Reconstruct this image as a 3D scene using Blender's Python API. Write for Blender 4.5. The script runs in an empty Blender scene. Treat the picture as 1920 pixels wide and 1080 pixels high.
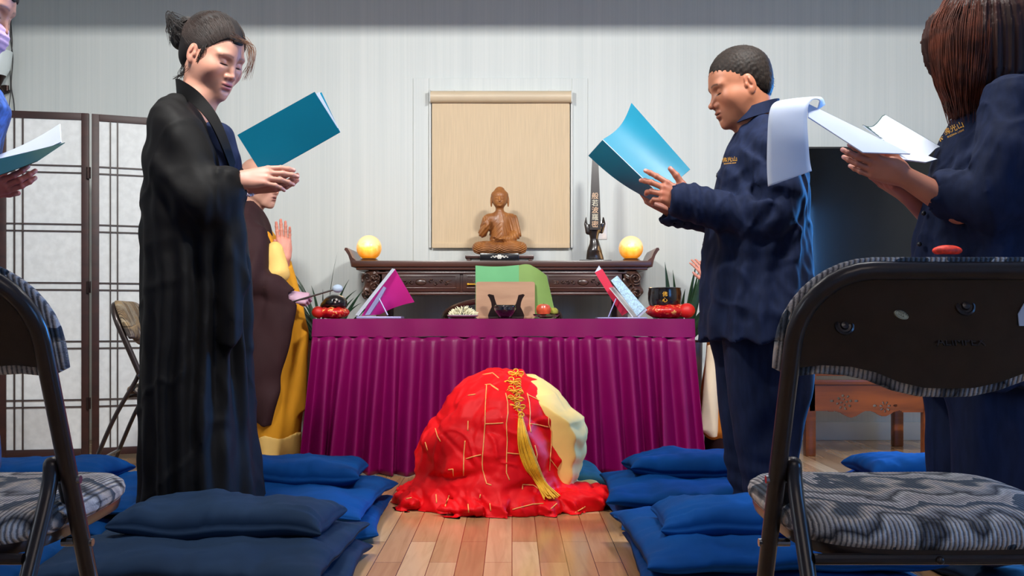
import bpy, bmesh, math, random
import numpy as np
from mathutils import Vector, Matrix
from mathutils.bvhtree import BVHTree
PI = math.pi
sc = bpy.context.scene
COL = sc.collection
R = math.radians

# ---------------------------------------------------------------- camera
F = 35.0
cam_d = bpy.data.cameras.new('camera'); cam_d.lens = F; cam_d.sensor_width = 36.0
cam_d.shift_y = 60.0 / 1920.0; cam_d.clip_start = 0.05
cam = bpy.data.objects.new('camera', cam_d); COL.objects.link(cam)
cam.location = (0, 0, 0.73); cam.rotation_euler = (R(90), 0, 0)
sc.camera = cam
FP = 1920 * F / 36.0
def W(px, py, d):
    """room position of a point seen at (px,py) in the 1920x1080 photograph, d metres from the camera"""
    return ((px - 960) * d / FP, d, 0.73 + (600 - py) * d / FP)

def B2(px, py, d, off):
    p = W(px, py, d); return (p[0], p[1] + off, p[2])
# ---------------------------------------------------------------- world, lights, exposure
wd = bpy.data.worlds.new('world'); sc.world = wd; wd.use_nodes = True
wd.node_tree.nodes['Background'].inputs[0].default_value = (0.55, 0.68, 0.85, 1)
wd.node_tree.nodes['Background'].inputs[1].default_value = 0.06
def area(name, loc, target, sx, sy, power, col):
    l = bpy.data.lights.new(name, 'AREA'); l.shape = 'RECTANGLE'; l.size = sx; l.size_y = sy
    l.energy = power; l.color = col
    o = bpy.data.objects.new(name, l); COL.objects.link(o); o.location = loc
    d = Vector(target) - Vector(loc); o.rotation_euler = d.to_track_quat('-Z', 'Y').to_euler()
    return o
area('ceiling_lamp_left', (-1.0, 2.5, 2.60), (-0.5, 6.0, 1.3), 0.34, 0.09, 64, (1.0, 0.985, 0.95))
area('ceiling_lamp_right', (1.0, 2.5, 2.60), (0.5, 6.0, 1.3), 0.34, 0.09, 64, (1.0, 0.985, 0.95))
area('window_daylight', (3.05, 5.3, 1.35), (0.9, 2.7, 0.5), 0.9, 1.3, 72, (0.05, 0.34, 1.0)).data.spread = R(105)
area('blue_fill_front', (3.05, 0.4, 1.4), (0.4, 3.8, 0.7), 0.9, 1.2, 26, (0.12, 0.40, 1.0))  # added blue fill from the right front, for violet tones in the folds
area('left_fill', (-3.0, 1.2, 1.7), (0.5, 4.0, 0.6), 1.0, 1.0, 8, (0.80, 0.90, 1.0))  # added weak fill from the left, no window there
area('rear_fill', (0.4, -0.6, 2.5), (0.0, 3.5, 0.6), 1.2, 0.8, 6, (1.0, 0.90, 0.82))  # added dim fill from behind the camera
sc.view_settings.view_transform = 'Standard'; sc.view_settings.look = 'None'
sc.view_settings.gamma = 1; sc.view_settings.use_curve_mapping = False
sc.view_settings.exposure = 0.0

# ---------------------------------------------------------------- materials
def lin(c):
    return tuple(((v / 255.0) / 12.92 if v / 255.0 <= 0.04045 else ((v / 255.0 + 0.055) / 1.055) ** 2.4) for v in c)
def base(name):
    m = bpy.data.materials.new(name); m.use_nodes = True
    return m, m.node_tree, m.node_tree.nodes['Principled BSDF']
def nd(t, kind, **kw):
    n = t.nodes.new(kind)
    for k, v in kw.items(): setattr(n, k, v)
    return n
def mapping(t, scale, rot=(0, 0, 0), coord='Object'):
    tc = nd(t, 'ShaderNodeTexCoord'); mp = nd(t, 'ShaderNodeMapping')
    mp.inputs['Scale'].default_value = scale; mp.inputs['Rotation'].default_value = rot
    t.links.new(tc.outputs[coord], mp.inputs[0]); return mp.outputs[0]
def ramp(t, src, stops):
    r = nd(t, 'ShaderNodeValToRGB'); t.links.new(src, r.inputs[0])
    while len(r.color_ramp.elements) < len(stops): r.color_ramp.elements.new(0.5)
    for e, (p, c) in zip(r.color_ramp.elements, stops):
        e.position = p; e.color = tuple(c) + (1,)
    return r.outputs[0]
def mat(name, rgb, rough=0.6, metal=0.0, var=0.12, vs=(8, 8, 8), bump=0.0, bs=(60, 60, 60), bd=0.002, sheen=0.0, coat=0.0,
        detail=3, trans=0.0, spec=None, subs=0.0, subc=None):
    m, t, b = base(name); c = lin(rgb)
    b.inputs['Roughness'].default_value = rough; b.inputs['Metallic'].default_value = metal
    if sheen: b.inputs['Sheen Weight'].default_value = sheen; b.inputs['Sheen Roughness'].default_value = 0.4
    if coat: b.inputs['Coat Weight'].default_value = coat; b.inputs['Coat Roughness'].default_value = 0.12
    if trans: b.inputs['Transmission Weight'].default_value = trans; b.inputs['IOR'].default_value = 1.45
    if spec is not None: b.inputs['Specular IOR Level'].default_value = spec
    if subs:
        b.inputs['Subsurface Weight'].default_value = subs; b.inputs['Subsurface Radius'].default_value = subc or (0.02, 0.008, 0.004)
        b.inputs['Subsurface Scale'].default_value = 0.5
    if var:
        n = nd(t, 'ShaderNodeTexNoise'); n.inputs['Scale'].default_value = 1; n.inputs['Detail'].default_value = detail
        t.links.new(mapping(t, vs), n.inputs['Vector'])
        lo = tuple(v * (1 - var) for v in c); hi = tuple(min(1, v * (1 + var)) for v in c)
        t.links.new(ramp(t, n.outputs['Fac'], [(0.35, lo), (0.65, hi)]), b.inputs['Base Color'])
    else: b.inputs['Base Color'].default_value = c + (1,)
    if bump:
        n2 = nd(t, 'ShaderNodeTexNoise'); n2.inputs['Scale'].default_value = 1; n2.inputs['Detail'].default_value = 4
        t.links.new(mapping(t, bs), n2.inputs['Vector'])
        bp = nd(t, 'ShaderNodeBump'); bp.inputs['Strength'].default_value = bump; bp.inputs['Distance'].default_value = bd
        t.links.new(n2.outputs['Fac'], bp.inputs['Height']); t.links.new(bp.outputs[0], b.inputs['Normal'])
    return m
def attr_mat(name, rough=0.5, subs=0.15, bump=0.05):
    m, t, b = base(name)
    a = nd(t, 'ShaderNodeAttribute', attribute_name='Col'); t.links.new(a.outputs['Color'], b.inputs['Base Color'])
    b.inputs['Roughness'].default_value = rough
    b.inputs['Subsurface Weight'].default_value = subs; b.inputs['Subsurface Radius'].default_value = (0.015, 0.006, 0.003)
    b.inputs['Subsurface Scale'].default_value = 0.4
    n2 = nd(t, 'ShaderNodeTexNoise'); n2.inputs['Scale'].default_value = 1; n2.inputs['Detail'].default_value = 4
    t.links.new(mapping(t, (180, 180, 180)), n2.inputs['Vector'])
    bp = nd(t, 'ShaderNodeBump'); bp.inputs['Strength'].default_value = bump; bp.inputs['Distance'].default_value = 0.001
    t.links.new(n2.outputs['Fac'], bp.inputs['Height']); t.links.new(bp.outputs[0], b.inputs['Normal'])
    return m
def wood_mat(name, c1, c2, rough=0.35, scale=(1.5, 14, 14), coat=0.2):
    m, t, b = base(name)
    n = nd(t, 'ShaderNodeTexNoise'); n.inputs['Scale'].default_value = 1; n.inputs['Detail'].default_value = 6; n.inputs['Distortion'].default_value = 0.8
    t.links.new(mapping(t, scale), n.inputs['Vector'])
    t.links.new(ramp(t, n.outputs['Fac'], [(0.3, lin(c1)), (0.7, lin(c2))]), b.inputs['Base Color'])
    b.inputs['Roughness'].default_value = rough; b.inputs['Coat Weight'].default_value = coat; b.inputs['Coat Roughness'].default_value = 0.2
    return m
M = {}
# ---- wall paper: fine vertical slubs
def wallpaper():
    m, t, b = base('wallpaper')
    n = nd(t, 'ShaderNodeTexNoise'); n.inputs['Scale'].default_value = 1; n.inputs['Detail'].default_value = 5
    t.links.new(mapping(t, (140, 140, 0.9)), n.inputs['Vector'])
    n3 = nd(t, 'ShaderNodeTexNoise'); n3.inputs['Scale'].default_value = 1; n3.inputs['Detail'].default_value = 2
    t.links.new(mapping(t, (18, 18, 0.3)), n3.inputs['Vector'])
    mx = nd(t, 'ShaderNodeMath', operation='ADD'); t.links.new(n.outputs['Fac'], mx.inputs[0]); t.links.new(n3.outputs['Fac'], mx.inputs[1])
    hf = nd(t, 'ShaderNodeMath', operation='MULTIPLY'); t.links.new(mx.outputs[0], hf.inputs[0]); hf.inputs[1].default_value = 0.5
    t.links.new(ramp(t, hf.outputs[0], [(0.36, lin((204, 210, 208))), (0.64, lin((215, 219, 216)))]), b.inputs['Base Color'])
    bp = nd(t, 'ShaderNodeBump'); bp.inputs['Strength'].default_value = 0.25; bp.inputs['Distance'].default_value = 0.001
    t.links.new(n.outputs['Fac'], bp.inputs['Height']); t.links.new(bp.outputs[0], b.inputs['Normal'])
    b.inputs['Roughness'].default_value = 0.55
    return m
M['wall'] = wallpaper()
def floor_mat():
    m, t, b = base('oak_floor')
    v = mapping(t, (1, 1, 1), (0, 0, R(90)))
    br = nd(t, 'ShaderNodeTexBrick'); t.links.new(v, br.inputs['Vector'])
    br.inputs['Scale'].default_value = 1.0; br.inputs['Brick Width'].default_value = 0.75; br.inputs['Row Height'].default_value = 0.083
    br.inputs['Mortar Size'].default_value = 0.0012; br.inputs['Mortar Smooth'].default_value = 0.2; br.offset = 0.37
    br.inputs['Color1'].default_value = (0, 0, 0, 1); br.inputs['Color2'].default_value = (1, 1, 1, 1); br.inputs['Mortar'].default_value = (0.5, 0.5, 0.5, 1)
    n = nd(t, 'ShaderNodeTexNoise'); n.inputs['Scale'].default_value = 1; n.inputs['Detail'].default_value = 6; n.inputs['Distortion'].default_value = 1.2
    t.links.new(mapping(t, (30, 2.2, 1)), n.inputs['Vector'])
    cr = ramp(t, br.outputs['Color'], [(0.0, lin((172, 126, 84))), (0.5, lin((196, 150, 105))), (1.0, lin((218, 178, 132)))])
    gr = ramp(t, n.outputs['Fac'], [(0.3, (0.72, 0.68, 0.64)), (0.6, (1, 1, 1))])
    mu = nd(t, 'ShaderNodeMix', data_type='RGBA', blend_type='MULTIPLY'); mu.inputs[0].default_value = 0.7
    t.links.new(cr, mu.inputs[6]); t.links.new(gr, mu.inputs[7])
    m2 = nd(t, 'ShaderNodeMix', data_type='RGBA'); t.links.new(br.outputs['Fac'], m2.inputs[0]); t.links.new(mu.outputs[2], m2.inputs[6])
    m2.inputs[7].default_value = lin((70, 42, 25)) + (1,)
    t.links.new(m2.outputs[2], b.inputs['Base Color'])
    b.inputs['Roughness'].default_value = 0.21
    b.inputs['Coat Weight'].default_value = 0.3; b.inputs['Coat Roughness'].default_value = 0.10
    bp = nd(t, 'ShaderNodeBump'); bp.inputs['Strength'].default_value = 0.3; bp.inputs['Distance'].default_value = 0.001; bp.invert = True
    t.links.new(br.outputs['Fac'], bp.inputs['Height']); t.links.new(bp.outputs[0], b.inputs['Normal'])
    return m
M['floor'] = floor_mat()
M['white'] = mat('white_paint', (214, 216, 212), 0.5, var=0.03)
M['ceil'] = mat('ceiling_paint', (215, 217, 216), 0.7, var=0.02)
M['blind'] = mat('blind_fabric', (216, 192, 158), 0.8, var=0.05, vs=(200, 200, 6), bump=0.1, bs=(300, 300, 300), bd=0.0006)
M['blindcase'] = mat('blind_cassette', (214, 194, 164), 0.4, var=0.03)
M['darkwood'] = wood_mat('dark_rosewood', (52, 27, 20), (88, 48, 34), 0.32)
M['carve'] = wood_mat('carved_rosewood', (42, 24, 20), (92, 62, 50), 0.3, (20, 20, 20))
M['frame'] = wood_mat('screen_wood', (40, 18, 15), (60, 28, 22), 0.5, coat=0.0)
M['paper'] = mat('rice_paper', (214, 217, 216), 0.8, var=0.06, vs=(30, 30, 30), detail=5)
M['lattice'] = mat('lattice_wood', (58, 46, 42), 0.5, var=0.1)
M['orangewood'] = wood_mat('cabinet_wood', (98, 46, 12), (146, 74, 22), 0.35)
M['statue'] = wood_mat('carved_camphor', (132, 78, 36), (182, 118, 60), 0.45, (16, 16, 5), 0.1)
M['black'] = mat('black_lacquer', (22, 18, 18), 0.2, var=0.1, coat=0.5)
M['blackwood'] = mat('black_wood', (38, 28, 24), 0.28, var=0.25, vs=(30, 30, 8), coat=0.4)
M['inlay'] = mat('pearl_inlay', (220, 216, 205), 0.3, var=0.1)
M['magenta'] = mat('magenta_satin', (118, 0, 76), 0.42, var=0.06, vs=(5, 5, 5), bump=0.12, bs=(220, 220, 220), bd=0.0006, spec=0.3)
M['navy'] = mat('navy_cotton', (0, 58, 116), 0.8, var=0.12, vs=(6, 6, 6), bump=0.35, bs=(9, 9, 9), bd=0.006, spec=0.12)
M['navydark'] = mat('navy_cotton_shaded', (24, 42, 64), 0.8, var=0.12, vs=(6, 6, 6), bump=0.35, bs=(9, 9, 9), bd=0.006, spec=0.12)  # shaded copy of the navy cotton, dimness put into the colour
M['teal'] = mat('teal_cotton', (20, 98, 120), 0.7, var=0.1, bump=0.3, bs=(9, 9, 9), bd=0.006)
M['robeblack'] = mat('black_robe_cloth', (7, 5, 5), 0.68, var=0.15, vs=(5, 5, 2), bump=0.3, bs=(14, 14, 4), bd=0.006, spec=0.2)
M['linen'] = mat('navy_linen', (23, 32, 58), 0.8, var=0.18, vs=(60, 60, 12), bump=0.35, bs=(22, 22, 14), bd=0.006, spec=0.15)
M['brownrobe'] = mat('brown_robe_cloth', (52, 32, 34), 0.75, var=0.12, vs=(10, 10, 4), bump=0.25, bs=(20, 20, 7), bd=0.005, spec=0.15)
M['yellowrobe'] = mat('yellow_robe_cloth', (226, 156, 40), 0.75, var=0.08, vs=(6, 6, 3), bump=0.2, bs=(14, 14, 5), bd=0.006, spec=0.15)
M['paleyellow'] = mat('pale_yellow_cloth', (244, 200, 112), 0.75, var=0.06, bump=0.15, bs=(12, 12, 5), bd=0.005)
M['orangerobe'] = mat('orange_robe_cloth', (222, 134, 40), 0.75, var=0.08, vs=(6, 6, 3), bump=0.2, bs=(14, 14, 5), bd=0.005)
M['cream'] = mat('cream_cloth', (226, 204, 172), 0.75, var=0.06, bump=0.15, bs=(12, 12, 5), bd=0.005)
M['red'] = mat('red_silk', (226, 4, 16), 0.55, var=0.06, vs=(5, 5, 5), bump=0.3, bs=(16, 16, 16), bd=0.008, spec=0.2)
M['gold'] = mat('gold_thread', (244, 178, 50), 0.42, metal=0.25, var=0.15, vs=(60, 60, 60))
M['goldline'] = mat('gold_piping', (246, 170, 92), 0.5, var=0.1, vs=(60, 60, 60))
M['tealcover'] = mat('teal_card', (0, 118, 146), 0.42, var=0.03, spec=0.3)
M['greencover'] = mat('dark_teal_card', (4, 62, 58), 0.45, var=0.03)
M['sheet'] = mat('white_paper', (206, 214, 230), 0.8, var=0.02)
M['pink'] = mat('magenta_card', (224, 46, 150), 0.45, var=0.08, vs=(4, 4, 4))
M['redcard'] = mat('crimson_card', (214, 40, 72), 0.45, var=0.03)
M['mint'] = mat('green_card', (104, 176, 118), 0.5, var=0.04)
M['green2'] = mat('leaf_green_card', (128, 160, 84), 0.5, var=0.04)
M['wire'] = mat('lilac_metal', (170, 168, 214), 0.35, metal=0.5, var=0.05)
M['steel'] = mat('brown_enamel_steel', (50, 38, 34), 0.32, metal=0.35, var=0.12, vs=(40, 40, 40), coat=0.25)
M['rubber'] = mat('black_rubber', (20, 20, 20), 0.7, var=0.1)
M['chrome'] = mat('chrome', (150, 150, 155), 0.2, metal=1.0, var=0)
M['tvglass'] = mat('tv_glass', (6, 5, 5), 0.06, var=0, coat=0.3)
M['tvframe'] = mat('tv_frame', (20, 20, 22), 0.35, var=0)
M['leaf'] = mat('plant_leaf', (34, 62, 40), 0.45, var=0.3, vs=(20, 20, 20))
M['pot'] = mat('glazed_pot', (90, 60, 44), 0.4, var=0.15)
M['lightwood'] = wood_mat('light_wood_board', (158, 116, 88), (182, 140, 108), 0.5, (3, 3, 14), 0.05)
M['glass'] = mat('glass', (235, 240, 245), 0.03, var=0, trans=1.0)
M['porcelain'] = mat('porcelain', (225, 220, 220), 0.2, var=0.02, coat=0.5)
M['petal'] = mat('cream_petals', (232, 226, 190), 0.6, var=0.08, vs=(40, 40, 40))
M['apple'] = mat('apple_skin', (214, 84, 48), 0.3, var=0.3, vs=(22, 22, 22), coat=0.3)
M['pear'] = mat('green_fruit', (150, 150, 60), 0.4, var=0.2)
M['hairblack'] = mat('dark_hair', (18, 11, 9), 0.6, var=0.35, vs=(60, 60, 14), bump=0.3, bs=(280, 280, 60), bd=0.0008, spec=0.3)
M['hairgrey'] = mat('short_dark_hair', (30, 21, 15), 0.65, var=0.4, vs=(160, 160, 60), bump=0.35, bs=(420, 420, 160), bd=0.001, spec=0.25)
M['hairred'] = mat('auburn_hair', (46, 18, 11), 0.6, spec=0.25, var=0.4, vs=(70, 70, 5), bump=0.6, bs=(190, 190, 9), bd=0.002)
M['hairstrand'] = mat('brown_strands', (30, 18, 13), 0.6, spec=0.3, var=0.3, vs=(40, 40, 40))
M['auburn'] = mat('auburn_strands', (84, 36, 18), 0.6, spec=0.25, var=0.4, vs=(30, 30, 30))
M['tassel'] = mat('yellow_silk_cord', (250, 186, 40), 0.5, var=0.12, vs=(60, 60, 60))
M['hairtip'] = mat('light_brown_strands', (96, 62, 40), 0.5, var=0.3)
M['bead'] = mat('crystal_beads', (225, 205, 205), 0.12, var=0.1, coat=0.5, spec=0.8)
M['lilac'] = mat('lilac_cloth', (206, 172, 208), 0.8, var=0.04)
M['bluedress'] = mat('blue_print_cloth', (56, 92, 168), 0.7, var=0.5, vs=(40, 40, 40))
M['skin'] = attr_mat('skin')
M['rollred'] = mat('dark_red_silk', (190, 22, 16), 0.5, var=0.15)
M['pouch'] = mat('red_embroidered_cloth', (222, 52, 28), 0.6, var=0.35, vs=(70, 70, 70))
M['cable'] = mat('grey_cable', (60, 60, 60), 0.5, var=0)
M['sconce'] = mat('opal_glass', (222, 232, 232), 0.3, var=0.02)
M['stickercream'] = mat('cream_sticker', (188, 182, 150), 0.6, var=0.1, vs=(300, 300, 300))
M['ink'] = mat('dark_ink', (52, 50, 40), 0.6, var=0)
M['bronze'] = mat('antique_bronze', (46, 30, 26), 0.3, metal=0.6, var=0.2)
def lampmat():
    m, t, b = base('glowing_salt_globe')
    tc = nd(t, 'ShaderNodeTexCoord'); sx = nd(t, 'ShaderNodeSeparateXYZ'); t.links.new(tc.outputs['Generated'], sx.inputs[0])
    n = nd(t, 'ShaderNodeTexNoise'); n.inputs['Scale'].default_value = 5; n.inputs['Detail'].default_value = 4; t.links.new(tc.outputs['Generated'], n.inputs['Vector'])
    a = nd(t, 'ShaderNodeMath', operation='MULTIPLY_ADD'); t.links.new(n.outputs['Fac'], a.inputs[0]); a.inputs[1].default_value = 0.7
    t.links.new(sx.outputs['Z'], a.inputs[2])
    c = ramp(t, a.outputs[0], [(0.35, lin((255, 150, 20))), (0.75, lin((255, 184, 84))), (1.0, lin((250, 214, 150)))])
    t.links.new(c, b.inputs['Base Color']); t.links.new(c, b.inputs['Emission Color']); b.inputs['Emission Strength'].default_value = 0.42
    b.inputs['Roughness'].default_value = 0.25
    return m
M['globe'] = lampmat()
def brocade(name='red_gold_brocade'):
    m, t, b = base(name)
    v = nd(t, 'ShaderNodeTexVoronoi'); v.inputs['Scale'].default_value = 1; t.links.new(mapping(t, (95, 95, 95)), v.inputs['Vector'])
    n = nd(t, 'ShaderNodeTexNoise'); n.inputs['Scale'].default_value = 1; t.links.new(mapping(t, (28, 28, 28)), n.inputs['Vector'])
    a = nd(t, 'ShaderNodeMath', operation='MULTIPLY_ADD'); t.links.new(v.outputs['Distance'], a.inputs[0]); a.inputs[1].default_value = 0.5
    t.links.new(n.outputs['Fac'], a.inputs[2])
    c = ramp(t, a.outputs[0], [(0.60, lin((176, 14, 14))), (0.90, lin((205, 28, 20))), (0.93, lin((236, 176, 96)))])
    t.links.new(c, b.inputs['Base Color']); b.inputs['Roughness'].default_value = 0.35
    b.inputs['Coat Weight'].default_value = 0.3
    return m
M['brocade'] = brocade()
def flame(name, cols, sc_=(1, 1, 1), rot=0):
    """woven flame-stitch upholstery: zigzag colour bands with ribs"""
    m, t, b = base(name)
    v = mapping(t, sc_, (0, 0, rot)); sx = nd(t, 'ShaderNodeSeparateXYZ'); t.links.new(v, sx.inputs[0])
    pp = nd(t, 'ShaderNodeMath', operation='PINGPONG'); t.links.new(sx.outputs['X'], pp.inputs[0]); pp.inputs[1].default_value = 0.04
    n = nd(t, 'ShaderNodeTexNoise'); n.inputs['Scale'].default_value = 1; n.inputs['Detail'].default_value = 3; t.links.new(mapping(t, (9, 9, 9)), n.inputs['Vector'])
    s = nd(t, 'ShaderNodeMath', operation='MULTIPLY_ADD'); t.links.new(pp.outputs[0], s.inputs[0]); s.inputs[1].default_value = 1.1; t.links.new(sx.outputs['Y'], s.inputs[2])
    s1 = nd(t, 'ShaderNodeMath', operation='ADD'); t.links.new(s.outputs[0], s1.inputs[0]); t.links.new(sx.outputs['Z'], s1.inputs[1])
    s2 = nd(t, 'ShaderNodeMath', operation='MULTIPLY_ADD'); t.links.new(n.outputs['Fac'], s2.inputs[0]); s2.inputs[1].default_value = 0.30; t.links.new(s1.outputs[0], s2.inputs[2])
    f = nd(t, 'ShaderNodeMath', operation='MULTIPLY'); t.links.new(s2.outputs[0], f.inputs[0]); f.inputs[1].default_value = 5.5
    fr = nd(t, 'ShaderNodeMath', operation='FRACT'); t.links.new(f.outputs[0], fr.inputs[0])
    c = ramp(t, fr.outputs[0], [(i / len(cols), lin(x)) for i, x in enumerate(cols)])
    # ribs
    sx2 = nd(t, 'ShaderNodeSeparateXYZ'); t.links.new(mapping(t, (1, 1, 1)), sx2.inputs[0])
    w = nd(t, 'ShaderNodeMath', operation='MULTIPLY'); t.links.new(sx2.outputs['X'], w.inputs[0]); w.inputs[1].default_value = 2 * PI / 0.0065
    si = nd(t, 'ShaderNodeMath', operation='SINE'); t.links.new(w.outputs[0], si.inputs[0])
    n4 = nd(t, 'ShaderNodeTexNoise'); n4.inputs['Scale'].default_value = 1; t.links.new(mapping(t, (150, 420, 420)), n4.inputs['Vector'])
    ad = nd(t, 'ShaderNodeMath', operation='MULTIPLY_ADD'); t.links.new(n4.outputs['Fac'], ad.inputs[0]); ad.inputs[1].default_value = 1.6; t.links.new(si.outputs[0], ad.inputs[2])
    rr = ramp(t, ad.outputs[0], [(0.15, (0.16, 0.16, 0.19)), (0.7, (1, 1, 1))])
    mu = nd(t, 'ShaderNodeMix', data_type='RGBA', blend_type='MULTIPLY'); mu.inputs[0].default_value = 0.85
    t.links.new(c, mu.inputs[6]); t.links.new(rr, mu.inputs[7]); t.links.new(mu.outputs[2], b.inputs['Base Color'])
    bp = nd(t, 'ShaderNodeBump'); bp.inputs['Strength'].default_value = 0.8; bp.inputs['Distance'].default_value = 0.0015
    t.links.new(ad.outputs[0], bp.inputs['Height']); t.links.new(bp.outputs[0], b.inputs['Normal'])
    b.inputs['Roughness'].default_value = 0.85
    return m
M['flame'] = flame('flame_stitch_upholstery', [(228, 214, 202), (192, 180, 174), (238, 228, 218), (60, 56, 60), (190, 182, 178), (232, 212, 192), (84, 92, 102)])
M['tanstripe'] = flame('tan_striped_upholstery', [(176, 160, 132), (120, 98, 70), (150, 120, 82), (190, 176, 160), (96, 78, 62), (168, 140, 100)])

# ---------------------------------------------------------------- scene helpers
def emp(name, loc, label, cat, group=None, rz=0.0):
    o = bpy.data.objects.new(name, None); COL.objects.link(o); o.location = loc; o.rotation_euler = (0, 0, rz)
    o.empty_display_size = 0.1
    tag(o, label, cat, group); return o
def tag(o, label, cat, group=None, kind=None):
    if label: o['label'] = label
    if cat: o['category'] = cat
    if group: o['group'] = group
    if kind: o['kind'] = kind
    return o
def mk(name, V, Fc, m, parent=None, smooth=True, cols=None, local=False, label=None):
    """link vertices/faces as one mesh object; world coordinates unless local"""
    V = np.asarray(V, dtype=np.float64).reshape(-1, 3)
    if parent is not None and not local:
        p = parent; off = np.zeros(3)
        while p is not None: off += np.array(p.location); p = p.parent
        V = V - off
    me = bpy.data.meshes.new(name)
    if isinstance(Fc, np.ndarray) and Fc.ndim == 2 and Fc.shape[1] == 4:
        nf = len(Fc)
        me.vertices.add(len(V)); me.vertices.foreach_set('co', V.ravel())
        me.loops.add(nf * 4); me.loops.foreach_set('vertex_index', Fc.ravel().astype(np.int32))
        me.polygons.add(nf); me.polygons.foreach_set('loop_start', np.arange(0, nf * 4, 4, dtype=np.int32))
        me.polygons.foreach_set('loop_total', np.full(nf, 4, dtype=np.int32))
        me.update(calc_edges=True); me.validate()
    else:
        me.from_pydata([tuple(v) for v in V], [], [tuple(f) for f in Fc]); me.update()
    if smooth: me.polygons.foreach_set('use_smooth', [True] * len(me.polygons))
    if cols is not None:
        a = me.color_attributes.new('Col', 'FLOAT_COLOR', 'POINT')
        a.data.foreach_set('color', np.hstack([cols, np.ones((len(cols), 1))]).astype(np.float32).ravel())
    me.materials.append(m)
    o = bpy.data.objects.new(name, me); COL.objects.link(o)
    if parent is not None: o.parent = parent
    if label: o['label'] = label
    return o
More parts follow.
